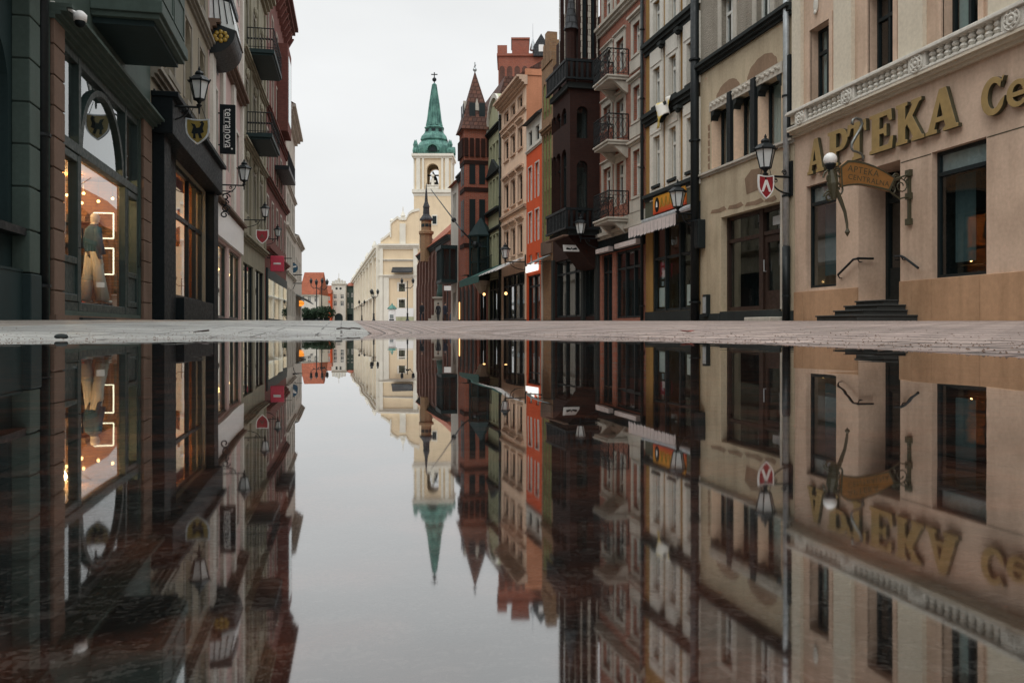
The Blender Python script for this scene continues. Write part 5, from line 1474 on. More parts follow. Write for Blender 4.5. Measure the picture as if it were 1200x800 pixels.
def white_house():
    P, Q = RP(ry(537) + .05), RP(ry(528.5))
    b, F = rowb('white_corner_house', 'plain white corner house with a green glazed oriel', P, Q); L = F.L
    H = F.Z(533, 216)
    hs = [(1.0, 1.9, 9.0, 11.2, 0), (L - 2, L - 1.1, 9.0, 11.2, 0), (L - 2, L - 1.1, 1.0, 3.0, 0), (1, 1.9, 1, 3, 0)]
    shell(b, L, H, 'white', hs)
    for h in hs: win(b, F, h, 'wframe_d', .18, curtain=0)
    obj('roof', MB().prism([(.3, H), (-8, H), (-4, H + 3.5)], 0, L, 'x'), M['tiles'], b)
    z0, z1 = F.Z(532, 322, 1.2), F.Z(532, 283, 1.2); om = MB().box(.4, L - .3, .003, 1.3, z0 - .25, z0); om.box(.35, L - .25, .003, 1.35, z1, z1 + .3); k = .4
    while k < L - .3: om.box(k, k + .12, 1.12, 1.26, z0, z1); k += .75
    for k in (.01, .55, 1.12): om.box(.4, .52, k, k + .12, z0, z1)
    o = obj('oriel', om, M['greendk'], b); obj('oriel_panes', MB().box(.46, L - .36, .004, 1.18, z0 + .002, z1 - .002), M['glass'], o); obj('oriel_room', MB().box(.7, L - .6, .004, .95, z0 + .01, z1 - .01), M['room'], o)
white_house()

def town_hall():
    # long brick range set back, its street front coming nearer to the axis, red roof, corner turret
    P = (10.6, 84.0)
    q = vert_plane(490.5, 300, Vector(P), Vector((1, .03)))
    b, F = rowb('brick_hall', 'long dark brick gothic hall with tall buttresses and a red tiled roof', P, (q.x, q.y)); L = F.L
    H = F.Z(510, 287)
    hs = []; n = 9
    for i in range(n): u = L * (i + .5) / n; hs.append((u - .55, u + .55, 2.6, H - 1.6, 1))
    shell(b, L, H, 'hallbrick', hs, rev=.4, depth=12)
    for h in hs: win(b, F, h, 'wframe_d', .38, curtain=0, bars=(1, 0))
    bt = MB()
    for i in range(n + 1): u = min(max(L * i / n, .4), L - .4); bt.prism([(.002, Z0), (.32, Z0), (.32, H * .55), (.24, H * .60), (.24, H - 1.2), (.002, H - .7)], u - .38, u + .38, 'x')
    pieces('buttress', bt, 'hallbrick', b)
    cm = MB(); band(cm, .003, L - .003, H - .5, .5, .35, 0, 3); obj('cornice', cm, M['darkstone'], b)
    obj('roof', MB().prism([(.5, H), (-12, H), (-6, H + 6)], -.0, L, 'x'), M['tiles'], b)
    uc = F.U(497.5, .6); w = .72
    z1 = F.Z(497, 247, .6)
    tm = MB().lathe([(w * 1.0, H - 1.5), (w * 1.0, H + 1.6), (w * 1.25, H + 1.7), (w * 1.25, H + 2.0), (w * .85, H + 2.1), (w * .85, z1 - 1.2)], (uc, .4, 0), 8, .39)
    tu = obj('corner_turret', tm, M['gothbrick'], b)
    c2 = MB().lathe([(w * 1.1, z1 - 1.2), (w * 1.1, z1 - 1.0), (w * .55, z1 - .5), (w * .5, z1 + .3), (w * .6, z1 + .35), (w * .28, z1 + 1.0), (.03, z1 + 3.2)], (uc, .4, 0), 8, .39); obj('turret_cap', c2, M['slate'], tu)
    pv = MB()
    for i in range(8): a = i * math.pi / 4; r = w * .81; c, s = math.cos(a), math.sin(a); pv.quad(*[(uc + r * c - s * d, .4 + r * s + c * d, z) for d, z in ((-.2, H + 2.5), (.2, H + 2.5), (.2, z1 - 1.6), (-.2, z1 - 1.6))])
    obj('turret_openings', pv, M['room'], tu)
    return F
HF = town_hall()

def brick_tower():
    # square town hall tower far behind the row
    c = ray(611, 90); dist = 88; p = Vector((0, 0, CAM_H)) + c * dist
    b = thing('brick_tower', 'massive red brick tower with arcaded crown behind the peach house', 'tower', (p.x, p.y, 0), -TH)
    Z = lambda y: CAM_H + (384.5 - y) / 1000 * dist
    X = lambda x: (x - 611) / 1000 * dist
    a0, a1 = X(584), X(637); zt = Z(66)
    mb = MB().box(a0, a1, 0, 4.7, Z0, zt); obj('shaft', mb, M['redbrick'], b)
    ar = MB(); n = 6
    for i in range(n):
        u = a0 + (a1 - a0) * (i + .5) / n; r = (a1 - a0) / n * .36
        pts = [(u - r, zt - 3.2), (u + r, zt - 3.2)] + [(u + r * math.cos(math.pi * k / 8), zt - 1.4 + r * 1.4 * math.sin(math.pi * k / 8)) for k in range(9)]
        ar.prism(pts, -.02, -.001, 'y')
    pieces('arcade_niche', ar, 'hallbrick', b)
    cr = MB().box(a0 - .15, a1 + .15, -.15, 4.85, zt, zt + .25); cr.box(a0 - .1, a0 + .9, -.1, 1.2, zt + .25, zt + 1.1); obj('parapet', cr, M['redbrick'], b)
    obj('cap_house', MB().box(X(600), X(620), .4, 3.8, zt + .25, Z(45)).box(X(599), X(621), .3, 3.9, Z(45), Z(44) + .1), M['redbrick'], b)
    dm = MB(); m = X(634); dm.prism([(m - .8, zt - .1), (m + .8, zt - .1), (m + .8, Z(56)), (m, Z(41)), (m - .8, Z(56))], -.4, 2.2, 'y'); d = obj('dormer', dm, M['slate'], b)
    obj('dormer_window', MB().box(m - .25, m + .25, -.43, -.401, Z(62), Z(54)), M['whitep'], d)
    obj('mast', MB().tube([(X(625), 2, zt), (X(625), 2, Z(20))], [.06, .02], 6).lathe([(.35, Z(52)), (.02, Z(36))], (X(625), 2, 0), 6), M['zinc'], b)
brick_tower()
# ------------------------------------------------------------------ left side
def blocks(b, name, mat, u0, u1, n0, n1, cuts, parent=None, bw=.015):
    m = MB()
    for a, c in zip(cuts, cuts[1:]): m.box(u0, u1, n0, n1, a + .012, c - .012)
    m.box(u0 + .03, u1 - .03, n0, n1 - .03, cuts[0] + .02, cuts[-1] - .02)
    o = obj(name, m, M[mat], parent or b); bevel(o, bw, 2); return o

def rusticated_house():
    b, F = rowb('rusticated_house', 'dark grey green house with rusticated block piers beside the fashion shop', LP(14.58), LP(1.5)); L = F.L
    s = -.26; H = 13
    zl = F.Z(10, 266, s); zb = F.Z(30, 320)
    wins = []; piers = [(.02, F.U(36))]
    k = F.U(36) + .5; 
    wins.append((.62, 3.0, zl, 4.6, .8)); wins.append((4.3, 6.7, zl, 4.6, .8)); wins.append((8.2, 10.6, zl, 4.6, .8))
    up = [(a + .5, c - .5, 6.6, 9.2, 0) for a, c, *_ in wins]
    shell(b, L, H, 'greendk', wins + up, n=s, rev=.3, depth=9, room=1.2)
    for h in wins: win(b, F, h, 'wframe_d', .28, n=s, bars=(3, 1), fw=.07, curtain=2)
    for h in up: win(b, F, h, 'wframe_w', .2, n=s, fw=.07)
    cz = [F.Z(41, y) for y in (372, 321, 271.5, 221.5, 172.5, 124, 74, 25)]
    st = cz[-1] - cz[-2]
    cuts = [Z0] + cz[1:]
    while cuts[-1] < H - st: cuts.append(cuts[-1] + st)
    for i, u in enumerate((.02, 3.45, 7.2)):
        blocks(b, 'block_pier', 'greenwall', u, u + .47, s + .002, 0, cuts[1:])
        bevel(obj('pier_foot', MB().box(u - .01, u + .48, s + .002, .02, Z0, cuts[1] - .005), M['greendk'], b), .015)
    ld = MB(); pn = MB()
    for h in wins:
        ld.box(h[0] - .1, h[1] + .1, s + .003, s + .22, zl - .12, zl - .004); pn.box(h[0] - .12, h[1] + .12, s + .002, s + .16, Z0, F.Z(10, 316, s + .16))
        pn.box(h[0] - .1, h[1] + .1, s + .003, s + .17, F.Z(10, 316, s + .16) + .001, F.Z(10, 316, s + .16) + .04)
    pieces('window_ledge', ld, 'iron', b); pieces('base_panel', pn, 'greendk', b)
    cm = MB(); band(cm, .005, L - .01, 5.3, .4, .3, s + .27, 3); obj('cornice', cm, M['greenwall'], b)
    drainpipe(F, -.22, .1, 12.5, 'iron', 'dark downpipe in the gap between rusticated house and fashion shop', .10, n=-.05)
    m = MB().lathe([(.22, Z0), (.20, .35), (.05, .62)], (-.22, .05, 0), 10)
    return F
AF = rusticated_house()

def warm_interior(b, F, u0, u1, z0, z1, d, mat, watts, name='shop_room'):
    m = MB(); e = .03
    m.quad((u0, -d, z0), (u1, -d, z0), (u1, -d, z1), (u0, -d, z1)); m.quad((u0, -.3, z0), (u0, -d, z0), (u0, -d, z1), (u0, -.3, z1)); m.quad((u1, -.3, z0), (u1, -d, z0), (u1, -d, z1), (u1, -.3, z1))
    m.quad((u0, -.3, z0), (u1, -.3, z0), (u1, -d, z0), (u0, -d, z0)); m.quad((u0, -.3, z1), (u1, -.3, z1), (u1, -d, z1), (u0, -d, z1))
    obj(name, m, mat, b)
    ld = bpy.data.lights.new('shop_ceiling_lamp', 'POINT'); ld.energy = watts / 3; ld.color = (1, .58, .26); ld.shadow_soft_size = .05
    for k in range(3):
        lo = bpy.data.objects.new('shop_ceiling_lamp', ld); COL.objects.link(lo); lo.location = F.w(u0 + (u1 - u0) * (k + .5) / 3, -d * .6, z1 - .25)

def fashion_shop():
    b, F = rowb('fashion_shop', 'green framed fashion shop with brown stone pilasters and a boxed bay above', LP(22.9), LP(14.98)); L = F.L
    H = 14
    ua, ub = F.U(164.5), F.U(71.5)      # opening between the pilasters
    zt = F.Z(72, 40); z0 = .36
    ups = [(1.2, 2.4, 7.0, 9.4, 0), (5.2, 6.4, 7.0, 9.4, 0)]
    mb = MB().wall(0, L, Z0, H, [(ua, ub, z0, zt, 0)] + ups, 0, .35)
    mb.quad((0, 0, Z0), (0, 0, H), (0, -9, H), (0, -9, Z0)); mb.quad((L, 0, Z0), (L, 0, H), (L, -9, H), (L, -9, Z0)); mb.quad((0, 0, H), (L, 0, H), (L, -9, H), (0, -9, H))
    obj('wall', mb, M['greenwall'], b)
    for h in ups: win(b, F, h, 'wframe_g', .3)
    st = .50; cuts = [Z0]; z = F.Z(65, 341)
    cuts += [z + st * i for i in range(10) if z + st * i < zt + .3]
    for a, c in sorted(((F.U(71), F.U(58.3)), (F.U(174.5), F.U(165)))): blocks(b, 'stone_pilaster', 'brownstone', min(a, c), max(a, c), .002, .07, cuts, bw=.012)
    obj('stone_base', MB().box(.02, L - .02, -.02, .10, Z0, .27), M['brownstone'], b)
    dk = MB(); dk.box(.5, 2.6, .09, .16, Z0, .22); dk.box(4.2, 6.6, .09, .16, Z0, .24); pieces('dark_base_slab', dk, 'darkstone', b)
    # frame
    q = -.16; fr = MB(); g = .085
    um1, um2, um3 = F.U(97), F.U(150), F.U(163.5)
    zt1 = F.Z(103, 188, q)
    for u, w in ((ua + .003, .10), (um2 - .08, .14), (um1 - .06, .15), (ub - .11, .107)): fr.box(u, u + w, q - .02, q + .12, z0, zt - .003)
    fr.box(ua + .1, ub - .11, q - .01, q + .14, zt1 - .10, zt1 + .08); fr.box(ua + .1, ub - .11, q - .01, q + .11, z0, z0 + .16); fr.box(ua + .1, ub - .11, q - .01, q + .11, zt - .16, zt - .004)
    s = obj('shop_front', fr, M['wframe_g'], b); bevel(s, .008, 1)
    am = MB(); c0, c1 = um2 + .06, um1 - .06; m_ = (c0 + c1) / 2; hw = (c1 - c0) / 2; ztop = F.Z(124, 118, q)
    arc = [(m_ + hw * math.cos(math.pi * k / 20), zt1 + (ztop - zt1) * math.sin(math.pi * k / 20)) for k in range(21)]
    for p, r in zip(arc, arc[1:]): am.prism([p, r, (m_ + (r[0] - m_) * .90, zt1 + (r[1] - zt1) * .93), (m_ + (p[0] - m_) * .90, zt1 + (p[1] - zt1) * .93)], q - .015, q + .10, 'y')
    obj('arched_bar', am, M['wframe_g'], s)
    obj('pane', MB().quad((ua, q + .03, z0), (ub, q + .03, z0), (ub, q + .03, zt), (ua, q + .03, zt)), M['shopglass'], s)
    # two doors: rails and solid lower panels
    for a, c in ((um1 + .095, ub - .115), (ua + .107, um2 - .085)):
        d = MB(); zd = zt1 - .12; zp = z0 + (zd - z0) * .32
        d.box(a, a + .10, q - .03, q + .13, z0 + .17, zd); d.box(c - .10, c, q - .03, q + .13, z0 + .17, zd); d.box(a + .10, c - .10, q - .03, q + .125, zd - .13, zd); d.box(a + .1, c - .1, q - .03, q + .125, z0 + .17, z0 + .30); d.box(a + .1, c - .1, q - .03, q + .125, zp - .06, zp + .06)
        d.box(a + .1, c - .1, q - .02, q + .09, z0 + .30, zp - .06)
        o = obj('door', d, M['wframe_g'], b); bevel(o, .01, 1)
        obj('handle', MB().tube([(a + .05, q + .13, z0 + 1.15), (a + .05, q + .19, z0 + 1.15), (a + .05, q + .19, z0 + 1.5)], .014, 6), M['iron'], o)
    # room behind, with its warm brick back wall
    warm = brickm('warm_shop_bricks', (.20, .10, .045), (.14, .07, .035), (.1, .06, .04))
    warm_interior(b, F, ua + .05, ub - .05, z0 + .002, zt1 + .2, 2.3, warm, 480)
    obj('upper_room', MB().quad((ua, -1.0, zt1 + .22), (ub, -1.0, zt1 + .22), (ub, -1.0, zt), (ua, -1.0, zt)), M['room'], b)
    t = thing('neon_frames', 'two glowing white neon frames on the end wall inside the fashion shop', 'neon frames', F.w(0, 0, 0), F.ang)
    for y0, y1 in ((250, 279.5), (291, 321.5)):
        uw = ua + .22; pa, pb = F.across(110, 270, uw)[0], F.across(133, 270, uw)[0]; za, zb = F.across(133, y1, uw)[1], F.across(133, y0, uw)[1]
        n = MB()
        for p, r in (((pa, za), (pb, za)), ((pb, za), (pb, zb)), ((pa, zb), (pb, zb)), ((pa, za), (pa, zb))): n.tube([(uw, p[0], p[1]), (uw, r[0], r[1])], .017, 6)
        obj('neon_tube', n, M['neon'], t)
        bk = MB()
        for zz in (za, zb): bk.tube([(ua + .052, (pa + pb) / 2, zz), (uw, (pa + pb) / 2, zz)], .012, 5)
        obj('bracket', bk, M['iron'], t)
    u, z = F.px(109.5, 350, -.5)
    pf = thing('display_plinth', 'low dark display plinth inside the fashion shop window', 'plinth', F.w(u, -.5, z0), F.ang)
    bevel(obj('block', MB().box(-.5, .5, -.3, .28, .004, .22), M['dkmetal'], pf), .01)
    person(F.w(u, -.5, z0 + .22), F.ang + .7, 'mannequin in blue top and white trousers in the lit shop window', 'blue', 'whitecloth', 'mann', None, .14, 1.12, None, .0, 'mannequin', 'mannequin')
    mq = [o for o in bpy.data.objects if o.name == 'mannequin'][0]
    tr = MB()
    for s_ in (-1, 1): tr.tube([(s_ * .085, 0, .98), (s_ * .10, s_ * .05, .55), (s_ * .125, s_ * .12, .06)], [.105, .10, .125], 12)
    tr.lathe([(.14, .90), (.15, 1.0), (.135, 1.06)], (0, 0, 0), 16, 0, 1, .75); obj('trousers', tr, M['whitecloth'], mq, True)
    sw = MB().lathe([(.175, .98), (.18, 1.12), (.20, 1.3), (.17, 1.42), (.075, 1.49)], (0, 0, 0), 18, 0, 1, .72, cap=False)
    for s_ in (-1, 1): sw.tube([(s_ * .16, 0, 1.41), (s_ * .25, -.02, 1.15), (s_ * .245, .06, .92)], [.075, .07, .055], 10)
    obj('sweater', sw, M['blue'], mq, True)
    fb = thing('ceiling_bulbs', 'row of small warm bulbs hanging inside the fashion shop', 'lamps', F.w(0, 0, 0), F.ang)
    for k in range(7): y = -.5 - .22 * k; uu = ua + .5 + .35 * (k % 3); zb_ = zt1 - .25 - .12 * (k % 2); obj('bulb', MB().sphere((uu, y, zb_), .035, 10, 6), M['bulb'], fb); obj('cord', MB().tube([(uu, y, zb_ + .03), (uu, y, zt1 + .19)], .005, 4), M['iron'], fb)
    shv = thing('shoe_shelf', 'dark shelves of shoes and bags on the end wall of the fashion shop', 'shelf', F.w(0, 0, 0), F.ang)
    sb = MB(); rn = random.Random(9)
    for k in range(5): sb.box(ua + .07, ua + .30, -2.2, -.9, z0 + .15 + .5 * k, z0 + .18 + .5 * k)
    obj('boards', sb, M['wframe_b'], shv)
    for nm in ('coat', 'whitecloth', 'red', 'brownstone'):
        gm = MB()
        for k in range(5):
            for j in range(3): y = -2.1 + rn.random() * 1.1; gm.box(ua + .10, ua + .26, y, y + .08 + .1 * rn.random(), z0 + .182 + .5 * k, z0 + .28 + .5 * k + .15 * rn.random())
        obj('goods', gm, M[nm], shv)
    t = thing('clothes_rail', 'rail of dark clothes behind the shop door glass', 'clothes rail', F.w(0, 0, 0), F.ang)
    r = MB(); u = (um1 + ub) / 2; r.tube([(u - .5, -1.4, z0), (u - .5, -1.4, 2.0), (u + .5, -1.4, 2.0), (u + .5, -1.4, z0)], .018, 6); obj('rail', r, M['iron'], t)
    for i in range(8):
        uu = u - .42 + .12 * i; c = MB().box(uu - .035, uu + .035, -1.62, -1.18, 1.0 + .1 * (i % 3), 1.93); obj('garment', c, M[('coat', 'red', 'blue', 'coat2', 'whitecloth', 'red', 'coat', 'blue')[i]], t)
    # cornice with the boxed bay over it
    cm = MB(); zc = F.Z(72, 24); band(cm, .004, L - .005, zt + .05, max(.25, zc - zt), .34, 0, 4); obj('cornice', cm, M['greenwall'], b)
    un = F.U(106); zs = F.across(186, 32, un)[1]; pr = F.across(187, 35, un)[0]; uf = un - 2.9
    by = MB().box(uf, un, .003, pr, zs + .15, 10.5); by.box(uf - .06, un + .06, .004, pr + .06, zs + .25, zs + .5)
    byo = obj('boxed_bay', by, M['greenwall'], b); bevel(byo, .015)
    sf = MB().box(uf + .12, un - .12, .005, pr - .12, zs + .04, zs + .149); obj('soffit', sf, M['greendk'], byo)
    pm = MB()
    for z0_, z1_ in ((zs + .62, 7.2), (9.75, 10.35)):
        for n0, n1 in ((.12, pr * .48), (pr * .52, pr - .1)):
            for q in ((n0, n1, z0_, z0_ + .05), (n0, n1, z1_ - .05, z1_), (n0, n0 + .05, z0_ + .05, z1_ - .05), (n1 - .05, n1, z0_ + .05, z1_ - .05)): pm.box(un - .01, un + .022, *q)
        for a, c in ((uf + .15, uf + 1.4), (uf + 1.5, un - .15)):
            for q in ((a, c, z0_, z0_ + .05), (a, c, z1_ - .05, z1_), (a, a + .05, z0_ + .05, z1_ - .05), (c - .05, c, z0_ + .05, z1_ - .05)): pm.box(q[0], q[1], pr - .01, pr + .022, q[2], q[3])
    pieces('panel_moulding', pm, 'greenwall', byo)
    wv = MB()
    for a, c in ((uf + .3, uf + 1.25), (uf + 1.6, un - .3)): wv.box(a, c, pr + .001, pr + .02, 7.4, 9.6)
    wv.box(un + .001, un + .02, .25, pr - .25, 7.4, 9.6); obj('panes', wv, M['glass'], byo)
    # security camera
    u = F.U(60); n, z = F.across(90, 19, u)
    t = thing('security_camera', 'white security camera on an arm at the fashion shop cornice', 'camera', F.w(u, 0, z), F.ang)
    obj('arm', MB().tube([(0, .05, .1), (0, n * .6, .12), (0, n, .04)], .03, 6).box(-.06, .06, .003, .06, 0, .2), M['whitep'], t)
    cb = MB().lathe([(.03, .0), (.10, .02), (.11, .12), (.05, .18)], (0, n + .05, -.1), 12); obj('housing', cb, M['whitep'], t, True); obj('dome', MB().sphere((0, n + .05, -.10), .085, 12, 8), M['black'], t, True)
    return F
FF = fashion_shop()

def lit_shop():
    b, F = rowb('lit_dark_shop', 'cream house over a black shop front glowing with warm orange light', LP(33.3), LP(22.92)); L = F.L
    H = 15.5
    a, c = F.U(240), F.U(203); z0 = F.Z(222, 352); zt = F.Z(222, 205)
    ups = [(L * f - .65, L * f + .65, zz, zz + 2.6, 1) for f in (.16, .45, .75) for zz in (7.2, 11.2)]
    shell(b, L, H, 'cream', [(a, c, z0, zt, 0)] + ups, rev=.3, room=0, depth=9)
    obj('interior', MB().quad((.05, -1.2, 6.3), (L - .05, -1.2, 6.3), (L - .05, -1.2, H - .1), (.05, -1.2, H - .1)), M['room'], b)
    for h in ups: win(b, F, h, 'wframe_w', .25, surround=('dullstone', .2), fw=.07)
    st = MB()
    for h in ups: st.box(h[0] - .3, h[1] + .3, -.01, .16, h[2] - .28, h[2] - .1)
    for z in (6.4, 10.4): band(st, .004, L - .005, z, .3, .25, 0, 3)
    pieces('stone_trim', st, 'dullstone', b)
    # black shop front
    bk = MB()
    for x0, x1, d in ((178, 186, .30), (190, 202, .10), (241, 246, .30)):
        u0, u1 = sorted((F.U(x0), F.U(x1))); bk.box(u0, u1, .002, d, Z0, zt + .3)
    bk.box(.1, L - .05, .003, .52, zt + .02, zt + .95); bk.box(.05, L - .02, .004, .66, zt + .95, zt + 1.08); bk.box(.1, F.U(247) if F.U(247) > .1 else .3, .002, .3, Z0, zt)
    bk.box(a - .0, c + .0, -.02, .30, Z0, z0 - .003)
    f = obj('black_front', bk, M['black'], b); bevel(f, .012)
    obj('pale_panel', MB().box(F.U(190) + .02, F.U(187) - .02, .001, .02, z0, zt - .3), M['zinc'], b)
    q = -.2; fr = MB(); zm = F.Z(222, 268, q)
    for u in (a + .003, a + (c - a) * .22, a + (c - a) * .45, c - .113): fr.box(u, u + .11, q - .02, q + .1, z0, zt - .003)
    for z in (z0, zm, zt - .13): fr.box(a + .05, c - .05, q - .01, q + .09, z, z + .12)
    s = obj('shop_front', fr, M['wframe_d'], b); obj('pane', MB().quad((a, q + .03, z0), (c, q + .03, z0), (c, q + .03, zt), (a, q + .03, zt)), M['shopglass'], s)
    warm = brickm('amber_shop_wall', (.45, .20, .07), (.34, .13, .05), (.25, .14, .07), bw=.5, bh=.25)
    warm_interior(b, F, .3, c + .6, z0 + .002, zt - .02, 2.4, warm, 330, 'shop_room')
    t = thing('pendant_lamps', 'row of small amber pendant bulbs glowing in the black framed shop', 'lamps', F.w(0, 0, 0), F.ang)
    for i in range(7):
        u = a + .5 + (c - a - 1.0) * i / 6; z = zt - .9 - .5 * (i % 3); obj('bulb', MB().sphere((u, -1.0, z), .055, 10, 6), M['bulb'], t); obj('cord', MB().tube([(u, -1.0, z + .05), (u, -1.0, zt - .03)], .007, 4), M['iron'], t)
    t = thing('goods_shelf', 'shelf of boxed goods inside the black framed shop', 'shelf', F.w(0, 0, 0), F.ang)
    sh = MB()
    for k in range(5): sh.box(a + .6, c - .4, -2.2, -1.7, z0 + .1 + .62 * k, z0 + .14 + .62 * k)
    obj('boards', sh, M['wframe_b'], t); rn = random.Random(4)
    for nm in ('red', 'yellow', 'whitep', 'blue'):
        gm = MB()
        for k in range(5):
            for j in range(7):
                u = a + .65 + rn.random() * (c - a - 1.3); w = .06 + .08 * rn.random(); gm.box(u, u + w, -2.1 + .02 * j, -1.8, z0 + .142 + .62 * k, z0 + .28 + .62 * k + .2 * rn.random())
        obj('goods', gm, M[nm], t)
    t = thing('red_sale_poster', 'pink red poster hanging high in the black framed shop', 'poster', F.w(0, 0, 0), F.ang)
    u, z = F.px(210, 228, q - .1); obj('sheet', MB().box(u - .8, u + .8, q - .12, q - .11, z - .55, z + .5), M['pink'], t); obj('cords', MB().tube([(u - .6, q - .115, z + .5), (u - .6, q - .115, zt)], .006, 4).tube([(u + .6, q - .115, z + .5), (u + .6, q - .115, zt)], .006, 4), M['iron'], t)
    # lantern and yellow griffin shield
    u = F.U(180); n, z = F.across(233.5, 126, u)
    lantern(F, u, z, n, 'big iron wall lantern above the yellow griffin shield', 1.06)
    n2, z2 = F.across(231.5, 154, u)
    griff = [[(-.15, -.05), (-.10, .10), (-.16, .20), (-.06, .17), (-.02, .08), (.05, .10), (.10, .20), (.05, .22), (.12, .27), (.17, .2), (.13, .08), (.16, -.02), (.08, -.06), (.12, -.18), (.05, -.18), (.01, -.06), (-.05, -.07), (-.04, -.2), (-.11, -.19), (-.10, -.08)]]
    shield_sign(F, u, n2, z2, 'L', .29, .66, 'oliveshield', 'zinc', griff, 'yellow shield with dark griffin hanging under the big lantern', 'black')
    return F
LSF = lit_shop()

def pink_house():
    b, F = rowb('pink_house', 'pale pink house with white pilasters and a dark moulded band', LP(45.2), LP(33.32)); L = F.L
    H = 19
    wn = [(L * f - .6, L * f + .6, z, z + 2.5, 0) for f in (.16, .5, .84) for z in (7.0, 12.2, 15.9)]
    pinkm = plaster('pink_stucco', (.55, .40, .37), .2)
    sh = [(.7, L * .44, .5, 3.6, 0), (L * .52, L - .7, .5, 3.6, 0)]
    MATS['pk'] = pinkm; M['pinkwall'] = pinkm
    shell(b, L, H, 'pinkwall', wn + sh, rev=.25)
    for h in wn: win(b, F, h, 'wframe_w', .22, surround=('white', .12), fw=.07)
    pm = MB()
    for f in (.0, .33, .67, .93): pm.box(max(.004, L * f - .3), min(L * f + .55, L - .004), .002, .14, 5.2, H - .6)
    pieces('pilaster', pm, 'white', b)
    fb = MB().box(.01, L - .01, .002, .12, 3.75, 5.0); obj('white_fascia', fb, M['whitep'], b)
    cm = MB(); band(cm, .005, L - .006, F.Z(270, 92) - .2, .42, .42, 0, 3); band(cm, .004, L - .003, 5.0, .22, .3, 0, 2); pieces('dark_band', cm, 'brownstone', b)
    c2 = MB(); band(c2, .004, L - .004, H - .6, .6, .5, 0, 3); obj('top_cornice', c2, M['white'], b)
    for k, h in enumerate(sh):
        a, c, z0, z1 = h[:4]; q = -.18; fr = MB(); n_ = 2
        for i in range(n_ + 1): u = a + .003 + (c - a - .086) * i / n_; fr.box(u, u + .08, q, q + .1, z0, z1 - .003)
        for z in (z0, z1 - .1): fr.box(a + .05, c - .05, q + .01, q + .09, z, z + .08)
        s = obj('shop_front', fr, M['wframe_g'], b); obj('pane', MB().quad((a, q + .03, z0), (c, q + .03, z0), (c, q + .03, z1), (a, q + .03, z1)), M['shopglass'], s)
    obj('plinth', MB().box(.01, L - .01, -.02, .05, Z0, .48), M['darkstone'], b)
    cw = plaster('warm_cream_shop', (.30, .19, .10), .8)
    warm_interior(b, F, .6, L - .6, .5, 3.6, 0.88, cw, 70)
    t = thing('window_bulbs', 'string of warm bulbs inside the pink house shop windows', 'lamps', F.w(0, 0, 0), F.ang)
    for i in range(6): u = .9 + (L - 1.8) * i / 5; z = 2.7 - .4 * (i % 2); obj('bulb', MB().sphere((u, -.5, z), .06, 10, 6), M['bulb'], t); obj('cord', MB().tube([(u, -.5, z + .05), (u, -.5, 3.58)], .008, 4), M['iron'], t)
    # corbelled oriel with a gold flower
    u1 = L - .25; pr = F.across(275.5, 48, u1)[0]; zlo = F.across(249, 67, u1)[1]; zhi = F.across(262, 26, u1)[1]; u0 = u1 - 2.6
    pts = [(.003, zlo)] + [(.02 + (pr - .02) * math.sin(k / 10 * math.pi / 2), zlo + .15 + (zhi - zlo - .5) * (1 - math.cos(k / 10 * math.pi / 2))) for k in range(11)] + [(pr + .05, zhi - .3), (.003, zhi)]
    co = obj('oriel_corbel', MB().prism(pts, u0, u1, 'x'), M['iron'], b)
    gm = MB(); cn, cz = pr * .45, (zlo + zhi) / 2 + .12
    for k in range(9):
        a = 2 * math.pi * k / 8; r = .17 if k < 8 else 0; gm.sphere((u1 + .02, cn + r * 1.25 * math.cos(a), cz + r * math.sin(a)), .085, 8, 5, .4)
    obj('gold_flower', gm, M['yellow'], co, True)
    ob = MB(); ob.prism([(.003, zhi + .002), (pr + .02, zhi - .29), (pr * .8, zhi + .75), (.003, zhi + .95)], u0 + .03, u1 - .03, 'x'); obj('oriel_glazing', ob, M['milk'], co)
    bars = MB()
    for k in range(4): bars.tube([(u1 - .01, pr * (.2 + .25 * k), zhi - .05), (u1 - .01, pr * (.15 + .2 * k), zhi + .85)], .02, 5)
    bars.box(u0, u1 + .04, .004, pr * .85, zhi + .9, zhi + 1.15); obj('oriel_bars', bars, M['iron'], co)
    # black banner sign square to the street
    uu = F.U(254.5); na, za = F.across(254.5, 180, uu); nb, zb = F.across(276, 123.5, uu)
    t = thing('banner_sign', 'black vertical blade sign with white lettering terranova', 'sign', F.w(uu, 0, 0), F.ang)
    bevel(obj('board', MB().box(-.07, .07, .10, nb, za, zb), M['black'], t), .012)
    arms = MB()
    for z in (za + .35, zb - .35): arms.tube([(0, .003, z), (0, .11, z)], .03, 6)
    obj('arms', arms, M['iron'], t)
    hgt = zb - za; w = nb - .10
    tm = text_mesh('terranova', .46, .008, 1.02); xs = [v[0] for v in tm.v]; k = hgt * .80 / (max(xs) - min(xs))
    mt = basis((0, 0, -1), (0, 1, 0), (1, 0, 0), (.075, .10 + w * .56, (za + zb) / 2 + .03))
    tm.v = [(x * k, y * min(k * 1.15, 1.2), z) for x, y, z in tm.v]; obj('lettering', tm.xf(mt), M['whitep'], t)
    t2 = text_mesh('outlet', .12, .008, 1.0).xf(basis((0, 0, -1), (0, 1, 0), (1, 0, 0), (.075, .10 + w * .28, (za + zb) / 2))); obj('small_lettering', t2, M['whitep'], t)
    ln = MB().box(.071, .079, .10 + w * .27, .10 + w * .295, za + hgt * .12, za + hgt * .40); ln.box(.071, .079, .10 + w * .27, .10 + w * .295, za + hgt * .60, za + hgt * .88); obj('rules', ln, M['whitep'], t)
    obj('dot', MB().tube([(.071, .10 + w * .78, za + hgt * .10), (.079, .10 + w * .78, za + hgt * .10)], .035, 10), M['whitep'], t)
